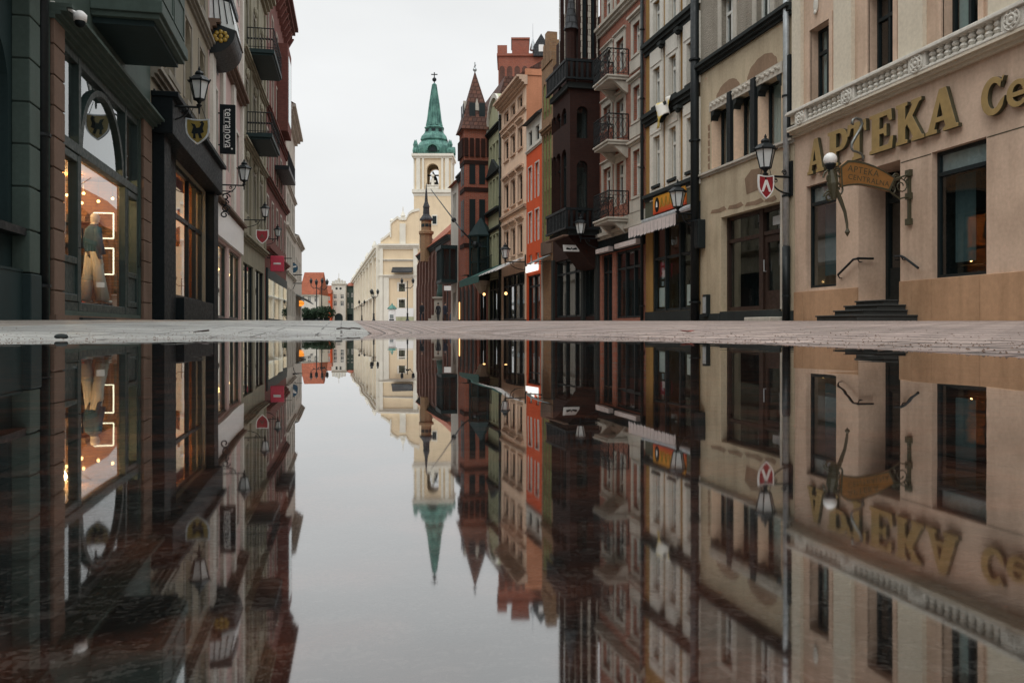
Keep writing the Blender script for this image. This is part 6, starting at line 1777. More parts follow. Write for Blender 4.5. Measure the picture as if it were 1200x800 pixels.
    # curled iron bracket sign
    uu = F.U(255); n, z = F.across(264, 243, uu)
    t = thing('wrought_iron_sign', 'black wrought iron scroll sign against the white shop fascia', 'sign', F.w(uu, 0, z), F.ang)
    m = MB(); m.tube([(0, .003, .65), (0, n + .3, .65)], .025, 6)
    for i in range(4):
        c = n + .02 - .05 * (i % 2); zz = .42 - i * .24
        m.tube([(0, c + (.17 - .008 * k) * math.cos(k * .5), zz + (.15 - .007 * k) * math.sin(k * .5)) for k in range(16)], .03, 5)
    m.tube([(0, n - .25, .65), (0, n - .25, -.5)], .015, 5)
    obj('scrolls', m, M['iron'], t)
    u = F.U(236); u = min(u, L - .1); n, z = F.across(286, 217.5, u)
    lantern(F, u, z, n, 'second iron lantern along the left wall, before the pink house')
    return F
PKF = pink_house()

def balcony_left(b, F, x_wall, x_front, y_near, depth_u):
    u1 = F.U(x_wall); z = F.Z(x_wall, y_near); pr = F.across(x_front, 200, u1)[0]; u0 = u1 - depth_u
    sl = MB().box(u0, u1, .003, pr, z, z + .22); s = obj('balcony', sl, M['greendk'], b); bevel(s, .02)
    obj('soffit', MB().box(u0 + .1, u1 - .1, .004, pr - .1, z - .1, z - .001), M['greendk'], s)
    r = MB(); h = 1.1; zt = z + .22 + h
    for p, q in (((u1 - .03, .05), (u1 - .03, pr - .04)), ((u1 - .03, pr - .04), (u0 + .03, pr - .04)), ((u0 + .03, .05), (u0 + .03, pr - .04))):
        r.tube([(*p, zt), (*q, zt)], .03, 6); r.tube([(*p, z + .32), (*q, z + .32)], .018, 5); n = 9
        for i in range(n + 1):
            x, y = p[0] + (q[0] - p[0]) * i / n, p[1] + (q[1] - p[1]) * i / n; r.tube([(x, y, z + .22), (x, y, zt)], .018, 5); 
            if i < n: r.sphere((x + (q[0] - p[0]) / n / 2, y + (q[1] - p[1]) / n / 2, z + .75), .06, 6, 4)
    obj('railing', r, M['iron'], s)
    fl = MB()
    rn = random.Random(int(z * 10))
    return s

def cream_house():
    b, F = rowb('cream_balcony_house', 'tall cream house with two jutting dark green balconies', LP(57), LP(45.22)); L = F.L
    H = 21
    m = plaster('grey_cream_stucco', (.29, .27, .20), .4); M['gcream'] = m
    wn = [(L * f - .6, L * f + .6, z, z + 2.6, 1) for f in (.2, .5, .82) for z in (6.2, 10.6, 15.2)]
    sh = [(.8, L * .45, .5, 3.5, 0), (L * .55, L - .8, .5, 3.5, 0)]
    shell(b, L, H, 'gcream', wn + sh, rev=.25)
    for h in wn: win(b, F, h, 'wframe_w', .22, surround=('dullstone', .15), fw=.07)
    for h in sh:
        a, c, z0, z1 = h[:4]; q = -.18; fr = MB()
        for i in range(3): u = a + .003 + (c - a - .086) * i / 2; fr.box(u, u + .08, q, q + .1, z0, z1 - .003)
        s = obj('shop_front', fr, M['wframe_d'], b); obj('pane', MB().quad((a, q + .03, z0), (c, q + .03, z0), (c, q + .03, z1), (a, q + .03, z1)), M['shopglass'], s)
    cm = MB()
    for z in (4.6, 9.6, 14.2): band(cm, .004, L - .004, z, .3, .3, 0, 3)
    for f in (.0, .34, .66, .94):
        cm.box(max(.004, L * f), min(L - .004, L * f + .5), .001, .1, 4.9, H - 1)
    for h in wn: cm.sphere(((h[0] + h[1]) / 2, .05, h[3] + .4), .3, 8, 5, 1.3, .5)
    band(cm, .004, L - .004, H - .8, .8, .7, 0, 4); obj('stone_trim', cm, M['gcream'], b)
    balcony_left(b, F, 288.5, 321.5, 61, 5.0); balcony_left(b, F, 288.5, 319, 160, 5.0)
    bx = MB()
    rn = random.Random(2)
    u = F.U(282) ; u = min(u, L - .1); n, z = F.across(310.5, 258, u)
    lantern(F, u, z, n, 'third iron lantern along the left wall, above a small red shield', .95)
    n2, z2 = F.across(308.5, 271.5, u)
    shield_sign(F, u, n2 - .05, z2 - .25, 'L', .30, .70, 'red', 'whitep', [[(-.12, -.1), (.0, .15), (.12, -.1), (.06, -.1), (0, .03), (-.06, -.1)]], 'small red shield hanging under the third lantern on the left', 'gold' if False else 'brownstone')
    return F
CF = cream_house()

def left_brick_house():
    b, F = rowb('wine_brick_house', 'tall wine red brick house with heavy bracketed cornice on the left', LP(74.9), LP(57.02)); L = F.L
    H = F.across(336, 42, 1.0)[1]
    m = brickm('wine_brick', (.20, .065, .05), (.15, .05, .04), (.13, .08, .07)); M['wine'] = m
    wn = [(L * f - .6, L * f + .6, z, z + 2.6, 1) for f in (.1, .3, .5, .7, .9) for z in (6.2, 10.6, 15.2, 19.2) if z + 3 < H]
    shell(b, L, H, 'wine', wn, rev=.25)
    for h in wn: win(b, F, h, 'wframe_w', .22, surround=('palestone', .14), fw=.07)
    cm = MB(); band(cm, -.2, L - .004, H - .2, 1.2, 1.0, 0, 4)
    for i in range(12): u = L * (i + .5) / 12; cm.prism([(.003, H - 1.1), (.25, H - 1.0), (.7, H - .21), (.003, H - .21)], u - .15, u + .15, 'x')
    for z in (5.0, 9.6, 14.2): band(cm, .004, L - .003, z, .35, .35, 0, 3)
    obj('cornice', cm, M['wine'], b)
    bw = MB(); bw.box(L * .3, L * .5, .003, .8, 14.8, H - 3.2); o = obj('bay', bw, M['wine'], b); bevel(o, .03)
    obj('bay_panes', MB().box(L * .33, L * .47, .801, .82, 15.6, H - 4), M['glass'], o)
    bl = MB(); bl.box(L * .2, L * .6, .005, 1.0, 11.6, 11.9)
    for k in range(16): u = L * .2 + L * .4 * k / 15; bl.tube([(u, .95, 11.9), (u, .95, 12.9)], .025, 5)
    bl.tube([(L * .2, .95, 12.9), (L * .6, .95, 12.9)], .04, 6); obj('balcony', bl, M['iron'], b)
    obj('shop_fronts', MB().box(.6, L - .6, .002, .12, Z0, 4.0), M['greendk'], b)
    pn = MB()
    for k in range(4): u = .9 + (L - 1.8) * k / 4; pn.box(u + .2, u + (L - 1.8) / 4 - .2, .121, .14, .7, 3.3)
    pieces('shop_pane', pn, 'glass', b)
    u = min(F.U(305), L - .1); n, z = F.across(325.5, 280, u)
    lantern(F, u, z, n, 'fourth iron lantern along the left wall, above the pink sign', .95)
    u = min(F.U(313), L - .4); na, za = F.across(316, 318, u); nb, zb = F.across(333, 300, u)
    t = thing('pink_sign', 'bright pink square sign on a bracket, far along the left wall', 'sign', F.w(u, 0, 0), F.ang)
    bevel(obj('panel', MB().box(-.1, .1, na + .05, nb, za, zb), M['pink'], t), .04); obj('script', MB().box(.101, .115, na + .25, nb - .2, (za + zb) / 2 - .06, (za + zb) / 2 + .06), M['whitep'], t); obj('arm', MB().tube([(0, .003, zb - .15), (0, nb + .5, zb - .15)], .03, 5), M['iron'], t)
left_brick_house()

def beige_end_houses():
    b, F = rowb('beige_tall_house', 'tall pale beige house with deep eaves beyond the wine brick house', LP(89), LP(74.92)); L = F.L
    H = F.across(346.5, 166, .3)[1]
    wn = [(L * f - .6, L * f + .6, z, z + 2.4, 0) for f in (.15, .38, .62, .85) for z in (1.2, 5.6, 9.4, 13.2) if z + 3 < H]
    shell(b, L, H, 'palestone', wn, rev=.2)
    for h in wn: win(b, F, h, 'wframe_d', .18, surround=('palestone', .14), fw=.07)
    cm = MB(); band(cm, -.1, L - .004, H - .4, .7, .8, 0, 3)
    for z in (4.7, 8.6, 12.4): band(cm, .004, L - .004, z, .25, .25, 0, 2)
    obj('cornice', cm, M['palestone'], b)
    obj('roof', MB().prism([(.8, H + .3), (-8, H + .3), (-4, H + 3)], .0, L - .01, 'x'), M['dktiles'], b)
    br = thing('bracket_lamp_arms', 'pair of thin dark bracket arms reaching from the beige house', 'brackets', F.w(L * .3, 0, 0), F.ang)
    for y in (322, 332): n, z = F.across(348, y, L * .3); obj('arm', MB().tube([(0, .003, z), (0, n + .5, z)], .045, 5).tube([(0, .003, z - .6), (0, n * .6, z - .05)], .03, 5), M['iron'], br)
    u = L * .25; n, z = F.across(343, 314, u)
    t = thing('blue_round_sign', 'round dark blue and white sign on an arm, far left wall', 'sign', F.w(u, n, z), F.ang)
    obj('disc', MB().tube([(-.06, 0, 0), (.06, 0, 0)], .48, 20), M['blue'], t); obj('stripe', MB().prism([(-.35, -.18), (-.05, .02), (.35, .10), (.35, .24), (-.05, .14), (-.35, -.04)], .061, .075, 'x'), M['whitep'], t); obj('arm', MB().tube([(0, -n + .003, .5), (0, .2, .5)], .03, 5), M['iron'], t)
    b, F = rowb('low_corner_house', 'low grey roofed house closing the left row at the square', LP(104), LP(89.02)); L = F.L
    H = F.across(351.5, 292, .3)[1]
    wn = [(L * f - .55, L * f + .55, z, z + 2.0, 0) for f in (.15, .38, .62, .85) for z in (1.4, 5.4) if z + 2 < H]
    shell(b, L, H, 'palestone', wn, rev=.2)
    for h in wn: win(b, F, h, 'wframe_d', .18, fw=.07)
    cm = MB(); band(cm, -.05, L - .004, H - .3, .4, .4, 0, 3); obj('cornice', cm, M['palestone'], b)
    obj('roof', MB().prism([(.4, H + .1), (-8, H + .1), (-4, H + 1.8)], .0, L - .01, 'x'), M['slate'], b)
    obj('awning', MB().prism([(.01, 3.6), (.01, 3.5), (1.4, 2.8), (1.4, 2.9)], 1, L - 1, 'x'), M['greyawn'], b)
beige_end_houses()
# ------------------------------------------------------------------ the square at the end of the street
def pt(x, y, d): return Vector((0, 0, CAM_H)) + ray(x, y) * d
def facing(x0, x1, d):
    """a frame square to the lens between pixel columns x0 < x1, d metres away"""
    a, c = pt(x1, 384.5, d), pt(x0, 384.5, d); return (a.x, a.y), (c.x, c.y)
def church():
    P, Q = facing(445, 491, 150)
    b, F = rowb('church', 'pale yellow baroque church with white pilasters and a curved gable', P, Q, 'church'); L = F.L
    zE = F.Z(470, 290)
    hs = [pxhole(F, 467.5, 474.5, 471, 332.5, 341.5), pxhole(F, 467.5, 474.5, 471, 351, 360.5)]
    mb = MB().wall(0, L, Z0, zE, hs, 0, .3); mb.quad((0, 0, Z0), (0, 0, zE), (0, -20, zE), (0, -20, Z0)); mb.quad((0, 0, zE), (L, 0, zE), (L, -20, zE), (0, -20, zE))
    obj('wall', mb, M['churchy'], b)
    for h in hs: win(b, F, h, 'wframe_d', .25, curtain=0, surround=('churchw', .3), fw=.08)
    obj('interior', MB().box(.1, L - .1, -1.5, -1.0, 0, zE - 1), M['room'], b)
    gp = [(491, 291), (491, 247), (483, 249), (479, 252), (476, 258), (468, 258), (466, 256), (461, 260), (458, 263), (458, 274), (452, 279), (446, 283), (445, 291)]
    g = [F.px(*p) for p in gp]; obj('gable', MB().prism([(u, max(z, zE + .003)) for u, z in g], -1.4, -.05, 'y'), M['churchy'], b)
    w = MB()
    for x0, x1, y0, y1, d in ((445, 449, 290, 377, .35), (449.5, 456, 325, 377, .3), (484.5, 489.5, 290, 377, .35), (468.5, 475.5, 262, 290, .3), (457, 458.5, 262, 278, .2)):
        u0, u1 = sorted((F.U(x0), F.U(x1))); w.box(u0, u1, -.04, d, Z0 if y1 == 377 else F.Z(470, y1) + .01, F.Z(470, y0))
    for y, h, p in ((292, .9, .7), (326, .6, .5), (306, .35, .3)): band(w, -.02, L + .2, F.Z(470, y), h, p, 0, 3)
    for a, c in zip(g[1:], g[2:-1]): w.prism([a, c, (c[0], c[1] + .45), (a[0], a[1] + .45)], -1.45, .12, 'y')
    obj('white_trim', w, M['churchw'], b)
    f = MB(); u, z = F.px(472, 258); f.lathe([(.5, 0), (.3, .4), (.45, .8), (.1, 1.6), (.05, 2.4)], (u, -.3, z), 10); u, z = F.px(459, 262); f.sphere((u, -.4, z + .5), .4, 8, 6); obj('finials', f, M['churchw'], b)
    u0, u1 = sorted((F.U(460), F.U(484))); obj('porch_roof', MB().prism([(.02, F.Z(470, 315)), (.02, F.Z(470, 313)), (1.6, F.Z(470, 318.5)), (1.6, F.Z(470, 320))], u0, u1, 'x'), M['slate'], b)
    bn = MB(); u0, u1 = sorted((F.U(464), F.U(485))); bn.box(u0, u1, .5, .55, F.Z(470, 371), F.Z(470, 361)); o = obj('banner', bn, M['whitep'], b); obj('banner_stripe', MB().box(u0, u1, .5, .56, F.Z(470, 377), F.Z(470, 371.2)), M['green1'], o)
    # long side towards the square
    p2 = pt(415, 384.5, 262); b2, F2 = rowb('church_wing', 'long yellow and white church side receding beside the square', (Q[0], Q[1] + .05), (p2.x, p2.y), 'building'); L2 = F2.L
    zs = F2.Z(446, 292); n = 9
    hs = [(L2 * (i + .5) / n - 1.1, L2 * (i + .5) / n + 1.1, 6.5, zs - 4.5, 1) for i in range(n)] + [(L2 * (i + .5) / n - .9, L2 * (i + .5) / n + .9, 2.0, 5.0, 0) for i in range(n)]
    shell(b2, L2, zs, 'churchy', hs, rev=.4, depth=12)
    for h in hs: win(b2, F2, h, 'wframe_d', .35, curtain=0, fw=.1)
    w = MB()
    for i in range(n + 1):
        u = min(max(L2 * i / n, .6), L2 - .6); w.box(u - .6, u + .6, .002, .6, Z0, zs)
        if i % 2: w.lathe([(.5, 0), (.35, .5), (.55, 1.0), (.1, 2.0)], (u, .1, zs + .9), 8)
    band(w, .003, L2 - .004, zs - .6, 1.5, 1.0, 0, 3); band(w, .004, L2 - .004, 5.6, .4, .65, 0, 2); obj('white_trim', w, M['churchw'], b2)
    obj('roof', MB().prism([(.5, zs + .9), (-12, zs + .9), (-6, zs + 4)], .1, L2 - .1, 'x'), M['slate'], b2)
church()

def church_tower():
    D = 215; c = pt(509, 384.5, D); k = D / 1000
    b = thing('church_tower', 'pale yellow church tower with a green copper spire and open belfry', 'tower', (c.x, c.y, 0), -TH)
    Z = lambda y: CAM_H + (384.5 - y) * k
    w0 = 21.5 * k; w1 = 20.3 * k; zc = Z(233); zt = Z(187); dp = w1
    mb = MB().box(-w0, w0, -w0, w0, Z0, zc); obj('shaft', mb, M['churchy'], b)
    # belfry: four arched walls around an open chamber
    bf = MB()
    for q in range(4):
        m = MB().wall(-w1, w1, zc + 1.6, zt, [(-6.8 * k, 6.8 * k, Z(226), Z(195.5), 1)], w1 + .02, 1.6)
        a = q * math.pi / 2; m.v = [(x * math.cos(a) - y * math.sin(a), x * math.sin(a) + y * math.cos(a), z) for x, y, z in m.v]; bf.add(m.v, m.f)
    bf.quad((-w1, -w1, zt), (w1, -w1, zt), (w1, w1, zt), (-w1, w1, zt)); obj('belfry', bf, M['churchy'], b)
    be = MB().lathe([(1.2, 0), (1.0, .5), (.75, 1.6), (.5, 2.1), (.1, 2.3)], (0, 0, Z(217)), 14); be.box(-w1 + .3, w1 - .3, -.15, .15, Z(217) + 2.25, Z(217) + 2.6); be.box(-.15, .15, -w1 + .3, w1 - .3, Z(206), Z(206) + .3); obj('bell', be, M['dkmetal'], b)
    st = MB().box(-.45, .45, -w1 - .2, -w1 + .5, Z(228), Z(226)); st.tube([(0, -w1 + .1, Z(226)), (0, -w1 + .1, Z(212))], [.55, .3], 8); st.sphere((0, -w1 + .1, Z(209.5)), .42, 10, 6); st.box(-.75, .75, -w1, -w1 + .3, Z(217), Z(215))
    obj('statue', st, M['churchw'], b)
    t = MB()
    for s in (-1, 1):
        for x, w in ((16.5, 2.2), (11, 1.2)):
            for q in range(4):
                a = q * math.pi / 2; m = MB().box(s * x * k - w * k, s * x * k + w * k, -w1 - .4, -w1 - .02, zc + 1.62, zt - .6)
                m.v = [(x_ * math.cos(a) - y_ * math.sin(a), x_ * math.sin(a) + y_ * math.cos(a), z) for x_, y_, z in m.v]; t.add(m.v, m.f)
    for z, h, e in ((zc, .8, .35), (zc + .8, .8, .7), (zt - .6, .5, .45), (zt - .1, .6, .8)): t.box(-w1 - e, w1 + e, -w1 - e, w1 + e, z + .001, z + h)
    obj('white_trim', t, M['churchw'], b)
    wn = MB().box(-3.2 * k + 2.2 * k, 3.2 * k + 2.2 * k, -w0 - .12, -w0 - .01, Z(266.5), Z(254.5)); o = obj('window_frame', wn, M['churchw'], b); obj('window', MB().box(-.1 * k, 4.4 * k, -w0 - .16, -w0 - .121, Z(265), Z(256)), M['room'], o)
    co = MB().lathe([(21.5 * k, Z(187) + .5), (22 * k, Z(177)), (21 * k, Z(173)), (17 * k, Z(168)), (15.2 * k, Z(166.5)), (17 * k, Z(165)), (15.6 * k, Z(161)), (12 * k, Z(157)), (10.6 * k, Z(153)), (12.2 * k, Z(150.5)), (9.3 * k, Z(148.5)), (7.8 * k, Z(141)), (5.6 * k, Z(122)), (2.6 * k, Z(101)), (3.2 * k, Z(100)), (1.4 * k, Z(98))], (0, 0, 0), 8, math.pi / 8)
    cp = obj('copper_helm', co, M['copper'], b)
    gm = MB()
    for q in range(4):
        a = q * math.pi / 2; pts = [(7.5 * k * math.cos(math.pi * i / 10), Z(181) + 8.5 * k * math.sin(math.pi * i / 10)) for i in range(11)]; m = MB()
        for p, r in zip(pts, pts[1:]): m.prism([p, r, (r[0] * .78, Z(181) + (r[1] - Z(181)) * .78), (p[0] * .78, Z(181) + (p[1] - Z(181)) * .78)], -w1 - .9, -w1 + 1.5, 'y')
        for s in (-1, 1): m.lathe([(.5, 0), (.6, .6), (.3, 1.3), (.45, 2.0), (.05, 3.2)], (s * 19 * k, -w1 - .1, Z(183)), 8)
        m.v = [(x * math.cos(a) - y * math.sin(a), x * math.sin(a) + y * math.cos(a), z) for x, y, z in m.v]; gm.add(m.v, m.f)
    dk = MB(); rb_ = MB()
    for q in range(4):
        a = q * math.pi / 2; m = MB(); m.prism([(4.4 * k * math.cos(math.pi * i / 10), Z(182) + 6.0 * k * math.sin(math.pi * i / 10)) for i in range(11)], -w1 - .55, -w1 + .5, 'y')
        m.v = [(x * math.cos(a) - y * math.sin(a), x * math.sin(a) + y * math.cos(a), z) for x, y, z in m.v]; dk.add(m.v, m.f)
    for i in range(8):
        a = math.pi / 8 + i * math.pi / 4; rb_.tube([(r * k * 1.01 * math.cos(a), r * k * 1.01 * math.sin(a), Z(y)) for r, y in ((9.3, 148.5), (7.8, 141), (5.6, 122), (2.6, 101))], [.28, .25, .2, .12], 5)
        a = i * math.pi / 4; c_, s_ = math.cos(a), math.sin(a); r = 10.9 * k
        dk.quad(*[(r * c_ - d * s_, r * s_ + d * c_, z) for d, z in ((-.5, Z(156)), (.5, Z(156)), (.5, Z(152.3)), (-.5, Z(152.3)))])
    pieces('lucarne', dk, 'room', cp); pieces('seam_rib', rb_, 'copper', cp)
    obj('copper_gables', gm, M['copper'], cp)
    fi = MB().tube([(0, 0, Z(99)), (0, 0, Z(85))], .14, 6); fi.sphere((0, 0, Z(93.5)), .55, 12, 8); fi.box(-.8, .8, -.1, .1, Z(88), Z(87)); obj('cross', fi, M['iron'], cp)
    bs = MB()
    for i in range(9): bs.lathe([(.18, 0), (.25, .3), (.12, .6), (.2, .9)], (-6 * k + 12 * k * i / 8, -w1 - .35, zc + 1.62), 6)
    bs.box(-7 * k, 7 * k, -w1 - .55, -w1 - .2, zc + 2.5, zc + 2.75); obj('belfry_rail', bs, M['churchw'], b)
church_tower()

def far_house(name, label, x0, x1, d, ytop, mat, cols, rows, roof=None, door=None, extra=None):
    P, Q = facing(x0, x1, d); b, F = rowb(name, label, P, Q); L = F.L; xm = (x0 + x1) / 2; H = F.Z(xm, ytop); hs = []
    for yt, yb in rows:
        for i in range(cols): u = L * (i + .5) / cols; hs.append((u - L / cols * .24, u + L / cols * .24, F.Z(xm, yb), F.Z(xm, yt), 0))
    dh = []
    if door: dh = [(L * door[0], L * door[1], 1.5, F.Z(xm, door[2]), 1 if len(door) > 3 else 0)]
    shell(b, L, H, mat, hs + dh, rev=.3, depth=10)
    for h in hs: win(b, F, h, 'wframe_w', .2, curtain=0, fw=.09)
    if dh: obj('gate', MB().quad((dh[0][0], -.28, dh[0][2]), (dh[0][1], -.28, dh[0][2]), (dh[0][1], -.28, dh[0][3]), (dh[0][0], -.28, dh[0][3])), M['room'], b)
    if roof: obj('roof', MB().prism([(.5, H), (-10, H), (-5, H + roof[1])], -.05, L + .05, 'x'), M[roof[0]], b)
    cm = MB(); band(cm, -.03, L + .03, H - .4, .4, .35, 0, 2); obj('cornice', cm, M[mat], b)
    return b, F
def square():
    b, F = far_house('stepped_white_house', 'narrow cream house with stepped parapet and dark archway', 388.5, 405, 250, 332, 'white', 2, [(345, 350), (352.5, 358.5)], door=(.2, .78, 367, 1))
    L = F.L; H = F.Z(396, 332); m = MB()
    for i in range(5): u = L * (i + .5) / 5; m.box(u - .3, u + .3, -.8, .0, H, H + (.7, 1.0, 1.5, 1.0, .7)[i])
    m.tube([(L / 2, -.4, H + 1.5), (L / 2, -.4, H + 3.0)], .08, 5); obj('parapet', m, M['white'], b)
    for u in (L * .36, L * .64): obj('oculus', MB().tube([(u, -.05, F.Z(396, 338)), (u, .02, F.Z(396, 338))], .35, 10), M['room'], b)
    far_house('sage_house', 'narrow sage green house right of the stepped cream house', 405.5, 415, 252, 335, 'greenwall', 2, [(343, 348), (355, 361)], ('tiles', 1.2), door=(.2, .8, 368))
    far_house('vermilion_gabled_house', 'bright vermilion house left of the stepped cream house', 375, 388, 248, 344, 'redhouse', 3, [(347, 352), (355, 361)], ('tiles', 2.6), door=(.3, .7, 368))
    far_house('orange_roofed_house', 'small cream house under a big orange tiled roof on the square', 351, 374, 200, 345, 'white', 3, [(347, 354)], ('tiles', 5.5), door=(.15, .8, 364))
    far_house('grey_roofed_block', 'pale block with long grey roof behind the orange roofed house', 349, 372, 262, 336, 'palestone', 4, [(342, 347)], ('slate', 2.0))
    far_house('ochre_far_house', 'ochre gabled house at the far right of the square', 411, 419, 275, 330, 'churchy', 2, [(336, 341), (348, 353)], ('dktiles', 2.5), door=(.3, .7, 367))
square()

def street_lamp(x, d, h, arms, label, name='street_lamp'):
    p = pt(x, 384.5, d); g = G(p.x, p.y)
    t = thing(name, label, 'street lamp', (p.x, p.y, g - .05), -TH, 'cast iron street lamps on the square')
    m = MB().lathe([(.28, 0), (.28, .25), (.16, .4), (.12, 1.1), (.16, 1.2), (.075, 1.35), (.06, h * .93), (.1, h * .95)], (0, 0, 0), 10); obj('post', m, M['iron'], t)
    for i in range(arms):
        a = math.pi * 2 * i / arms; r = h * .13; c, s = math.cos(a), math.sin(a)
        o = obj('arm', MB().tube([(0, 0, h * .80), (r * .5 * c, r * .5 * s, h * .78), (r * c, r * s, h * .84), (r * c, r * s, h * .9)], .05, 6), M['iron'], t)
        q = MB().lathe([(.13, 0), (.22, .42)], (r * c, r * s, h * .9), 6); obj('glass', q, M['dkmetal'], o); obj('cap', MB().lathe([(.26, .42), (.1, .62), (.03, .8)], (r * c, r * s, h * .9), 6), M['iron'], o)
    return t
def furniture():
    street_lamp(371, 118, 5.9, 2, 'tall twin armed lamp near the vermilion house', ); street_lamp(377, 112, 5.4, 2, 'dark twin lamp beside the orange roofed house')
    street_lamp(438, 130, 4.7, 3, 'three armed lamp before the long church side'); street_lamp(477.5, 125, 6.3, 2, 'tall twin lamp in front of the church windows')
    street_lamp(424, 170, 4.0, 2, 'small distant lamp at the church far end')
    # advertising column
    p = pt(459.5, 384.5, 140); t = thing('advertising_column', 'white advertising column with a dark green domed top', 'column', (p.x, p.y, G(p.x, p.y) - .05), -TH)
    obj('drum', MB().lathe([(.68, 0), (.68, .2), (.60, .25), (.60, 2.1)], (0, 0, 0), 20), M['whitep'], t, False); obj('dome', MB().lathe([(.80, 2.1), (.78, 2.25), (.45, 2.6), (.2, 2.75), (.03, 3.1)], (0, 0, 0), 20), M['copper'], t)
    obj('poster', MB().box(-.3, .3, -.64, -.56, .6, 1.2), M['greyawn'], t); obj('lower_poster', MB().box(-.4, .4, -.64, -.5, .25, .45), M['dkmetal'], t)
    # monument
    d = 90; p = pt(517.5, 384.5, d); g = G(p.x, p.y); t = thing('monument', 'green bronze robed statue on a pale stone pedestal before the brick hall', 'statue', (p.x, p.y, g - .05), -TH + math.pi)
    m = MB().box(-1.3, 1.3, -1.3, 1.3, 0, .35).box(-1.0, 1.0, -1.0, 1.0, .35, .7).box(-.72, .72, -.72, .72, .7, 2.45).box(-.9, .9, -.9, .9, 2.45, 2.62); o = obj('pedestal', m, M['palestone'], t); bevel(o, .03)
    me = figure_mesh(.05, armbend=.28, armout=.08)
    me.transform(Matrix.Translation((0, 0, 2.62)) @ Matrix.Scale(1.38, 4)); me.materials.append(M['bronze']); fo = bpy.data.objects.new('figure', me); COL.objects.link(fo); fo.parent = t
    obj('robe', MB().lathe([(.55, 2.62), (.50, 3.2), (.36, 3.9), (.34, 4.3), (.30, 4.6), (.12, 4.78)], (0, 0, 0), 14, 0, 1, .8), M['bronze'], t, True); obj('cap', MB().sphere((0, .03, 4.98), .17, 10, 6, 1, 1, .6), M['bronze'], t, True); obj('globe', MB().sphere((-.42, .45, 3.85), .2, 12, 8), M['bronze'], t, True)
    p = pt(524.5, 384.5, 84); t = thing('white_notice_board', 'white square board on a dark post beside the statue', 'sign', (p.x, p.y, G(p.x, p.y) - .05), -TH)
    obj('post', MB().tube([(0, 0, 0), (0, 0, 3.9)], .05, 6), M['iron'], t); obj('board', MB().box(-.34, .34, -.08, -.04, 3.1, 3.55), M['whitep'], t)
    # people
    for x, d, rz, lab, top, legs, st, sc in ((494.5, 78, 2.9, 'person in a dark green coat walking near the hall corner', 'coat', 'coat2', .2, 1.0), (513.5, 80, .4, 'person in long black coat at the statue, left of the pair', 'coat', 'coat', .12, 1.0), (521.5, 79, -.6, 'person in navy coat at the statue, right of the pair', 'coat2', 'coat', .1, .97), (530.5, 76, 2.2, 'person in black jacket and blue trousers by the white house', 'coat', 'blue', .25, 1.0), (534.5, 74, 1.4, 'person bending a little near the white house corner', 'coat', 'coat2', .15, .82)):
        p = pt(x, 384.5, d); person((p.x, p.y, G(p.x, p.y)), -TH + rz, lab, top, legs, stride=st, scale=1.0, group='people walking at the square', lean=.12 if 'bending' in lab else 0.0)
    # orange oval light sign
    p = pt(352, 384.5, 95); g = G(p.x, p.y); t = thing('orange_oval_sign', 'glowing orange oval sign on a white post at the left row end', 'sign', (p.x, p.y, g - .05), -TH)
    z = CAM_H + (384.5 - 363.5) * .095; obj('post', MB().tube([(0, 0, 0), (0, 0, z - .2)], .05, 6), M['whitep'], t); obj('lightbox', MB().sphere((0, 0, z), .44, 20, 10, 1, .35, .72), M['orangeglow'], t, True); obj('edge', MB().lathe([(.45, z - .03), (.47, z), (.45, z + .03)], (0, 0, 0), 20, 0, 1, .4), M['iron'], t)
    # dark clipped bushes in tubs
    rn = random.Random(5)
    for i, (x, w, h, lab) in enumerate(((344, .95, 1.35, 'dark bush left of the orange sign post'), (358, .9, 1.5, 'dark bush just right of the orange sign'), (366, 1.0, 1.4, 'dark bush between orange sign and twin lamp'), (375, 1.15, 1.7, 'wide dark bush at the foot of the twin lamps'), (383, 1.1, 1.6, 'dark bush nearest the stepped cream house'))):
        d = 108; p = pt(x, 384.5, d); t = thing('bush', lab, 'bush', (p.x, p.y, G(p.x, p.y) - .05), rn.random() * 6, 'clipped bushes on the square')
        m = MB()
        for k in range(700):
            a, e, r = rn.random() * 6.283, math.acos(1 - 2 * rn.random()), (.55 + .45 * rn.random()) * (1 + .12 * math.sin(k))
            c = Vector((w * r * math.sin(e) * math.cos(a), w * r * math.sin(e) * math.sin(a), .35 + h * .5 + h * .5 * r * math.cos(e)))
            u = Vector((rn.uniform(-1, 1), rn.uniform(-1, 1), rn.uniform(-1, 1))).normalized() * .13; v = u.orthogonal().normalized() * .07
            m.quad(c - u, c + v, c + u, c - v)
        obj('foliage', m, M['leaf'], t); obj('tub', MB().lathe([(.32, 0), (.42, .45)], (0, 0, 0), 10), M['dkmetal'], t)
    # little things lying on the paving
    def lie(x, y): return ground_hit(x, y)
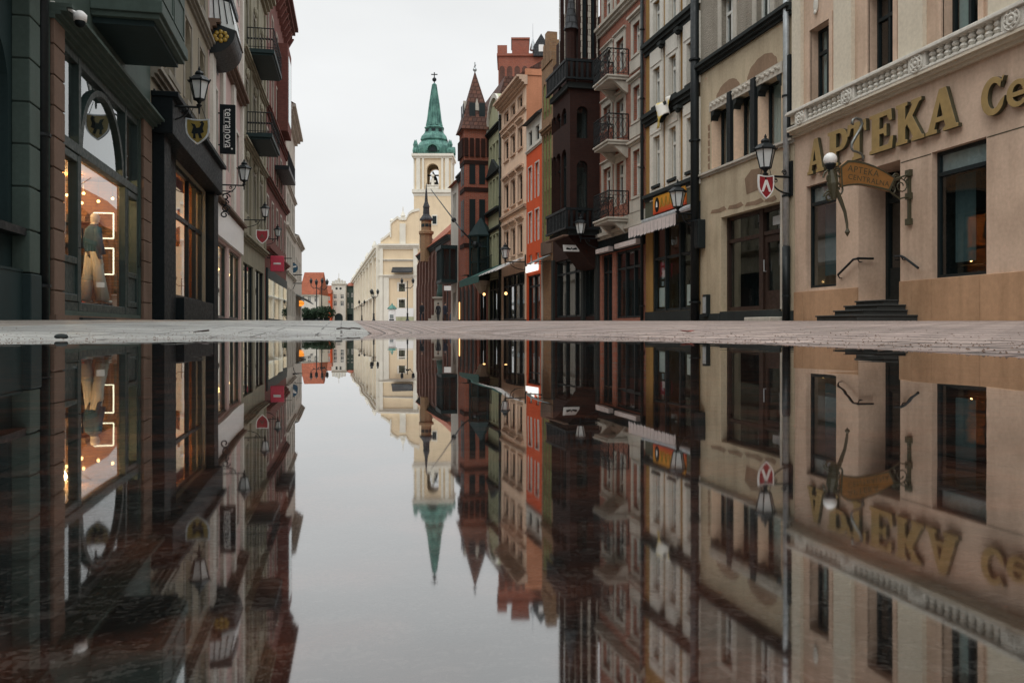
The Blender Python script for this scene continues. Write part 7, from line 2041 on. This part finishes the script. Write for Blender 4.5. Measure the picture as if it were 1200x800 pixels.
    p = lie(72, 396.5); t = MB(); t.sphere((0, 0, .008), .023, 12, 8, 1.25, .8, .55)
    t.v = [(x * (1 + .1 * noise.noise(Vector((x * 40, y * 40, z * 40)))), y, z) for x, y, z in t.v]; o = obj('pebble', t, M['darkstone'], None, True); o.location = p; tag(o, 'small dark pebble at the left edge of the puddle', 'pebble')
    p = lie(238, 391); o = obj('twig', MB().tube([(-.035, .18, .012), (.03, .0, .02), (-.03, -.14, .012)], [.003, .006, .003], 5), M['wframe_b'], None); o.location = p; tag(o, 'bent dark twig lying on the pale left kerb strip', 'twig')
    p = lie(806, 390.5); m = MB(); lf = [(0, -.05), (.03, -.02), (.035, .02), (0, .06), (-.035, .02), (-.03, -.02)]; m.v = [(x, y, .012 + .15 * abs(x)) for x, y in lf] + [(0, 0, .008)]; m.f = [(i, (i + 1) % 6, 6) for i in range(6)]
    o = obj('fallen_leaf', m, paint('red_leaf', (.28, .05, .03), .6), None); o.location = p; o.modifiers.new('s', 'SOLIDIFY').thickness = .002; tag(o, 'single red leaf fallen on the right paving', 'leaf')
    for x, y, lab in ((402, 386.4, 'thin dark stick on the far kerb strip, left of its pair'), (414, 386.2, 'thin dark stick on the far kerb strip, right of its pair')):
        p = lie(x, y); o = obj('stick', MB().tube([(-.06, 0, .01), (.0, .02, .016), (.07, .0, .01)], .007, 5), M['wframe_b'], None); o.location = p; o.rotation_euler = (0, 0, .1); tag(o, lab, 'stick')
furniture()

def litter():
    rn = random.Random(21)
    g = MB()
    for i in range(1400):
        a = rn.uniform(R(-25), R(48)); d = rn.expovariate(1.4); r = rb(a) + .05 + d; x, y = r * math.sin(a), r * math.cos(a); s_ = rn.uniform(.001, .0038)
        z = G(x, y) + s_ * .3
        g.add([(x - s_, y, z), (x + s_, y - s_ * .5, z), (x + s_ * .3, y + s_, z), (x, y, z + s_ * 1.1)], [(0, 1, 3), (1, 2, 3), (2, 0, 3), (0, 2, 1)])
    o = obj('grit', g, M['brownstone'], None); o['kind'] = 'stuff'; o['label'] = 'loose grit scattered on the paving at the puddle rim'
litter()
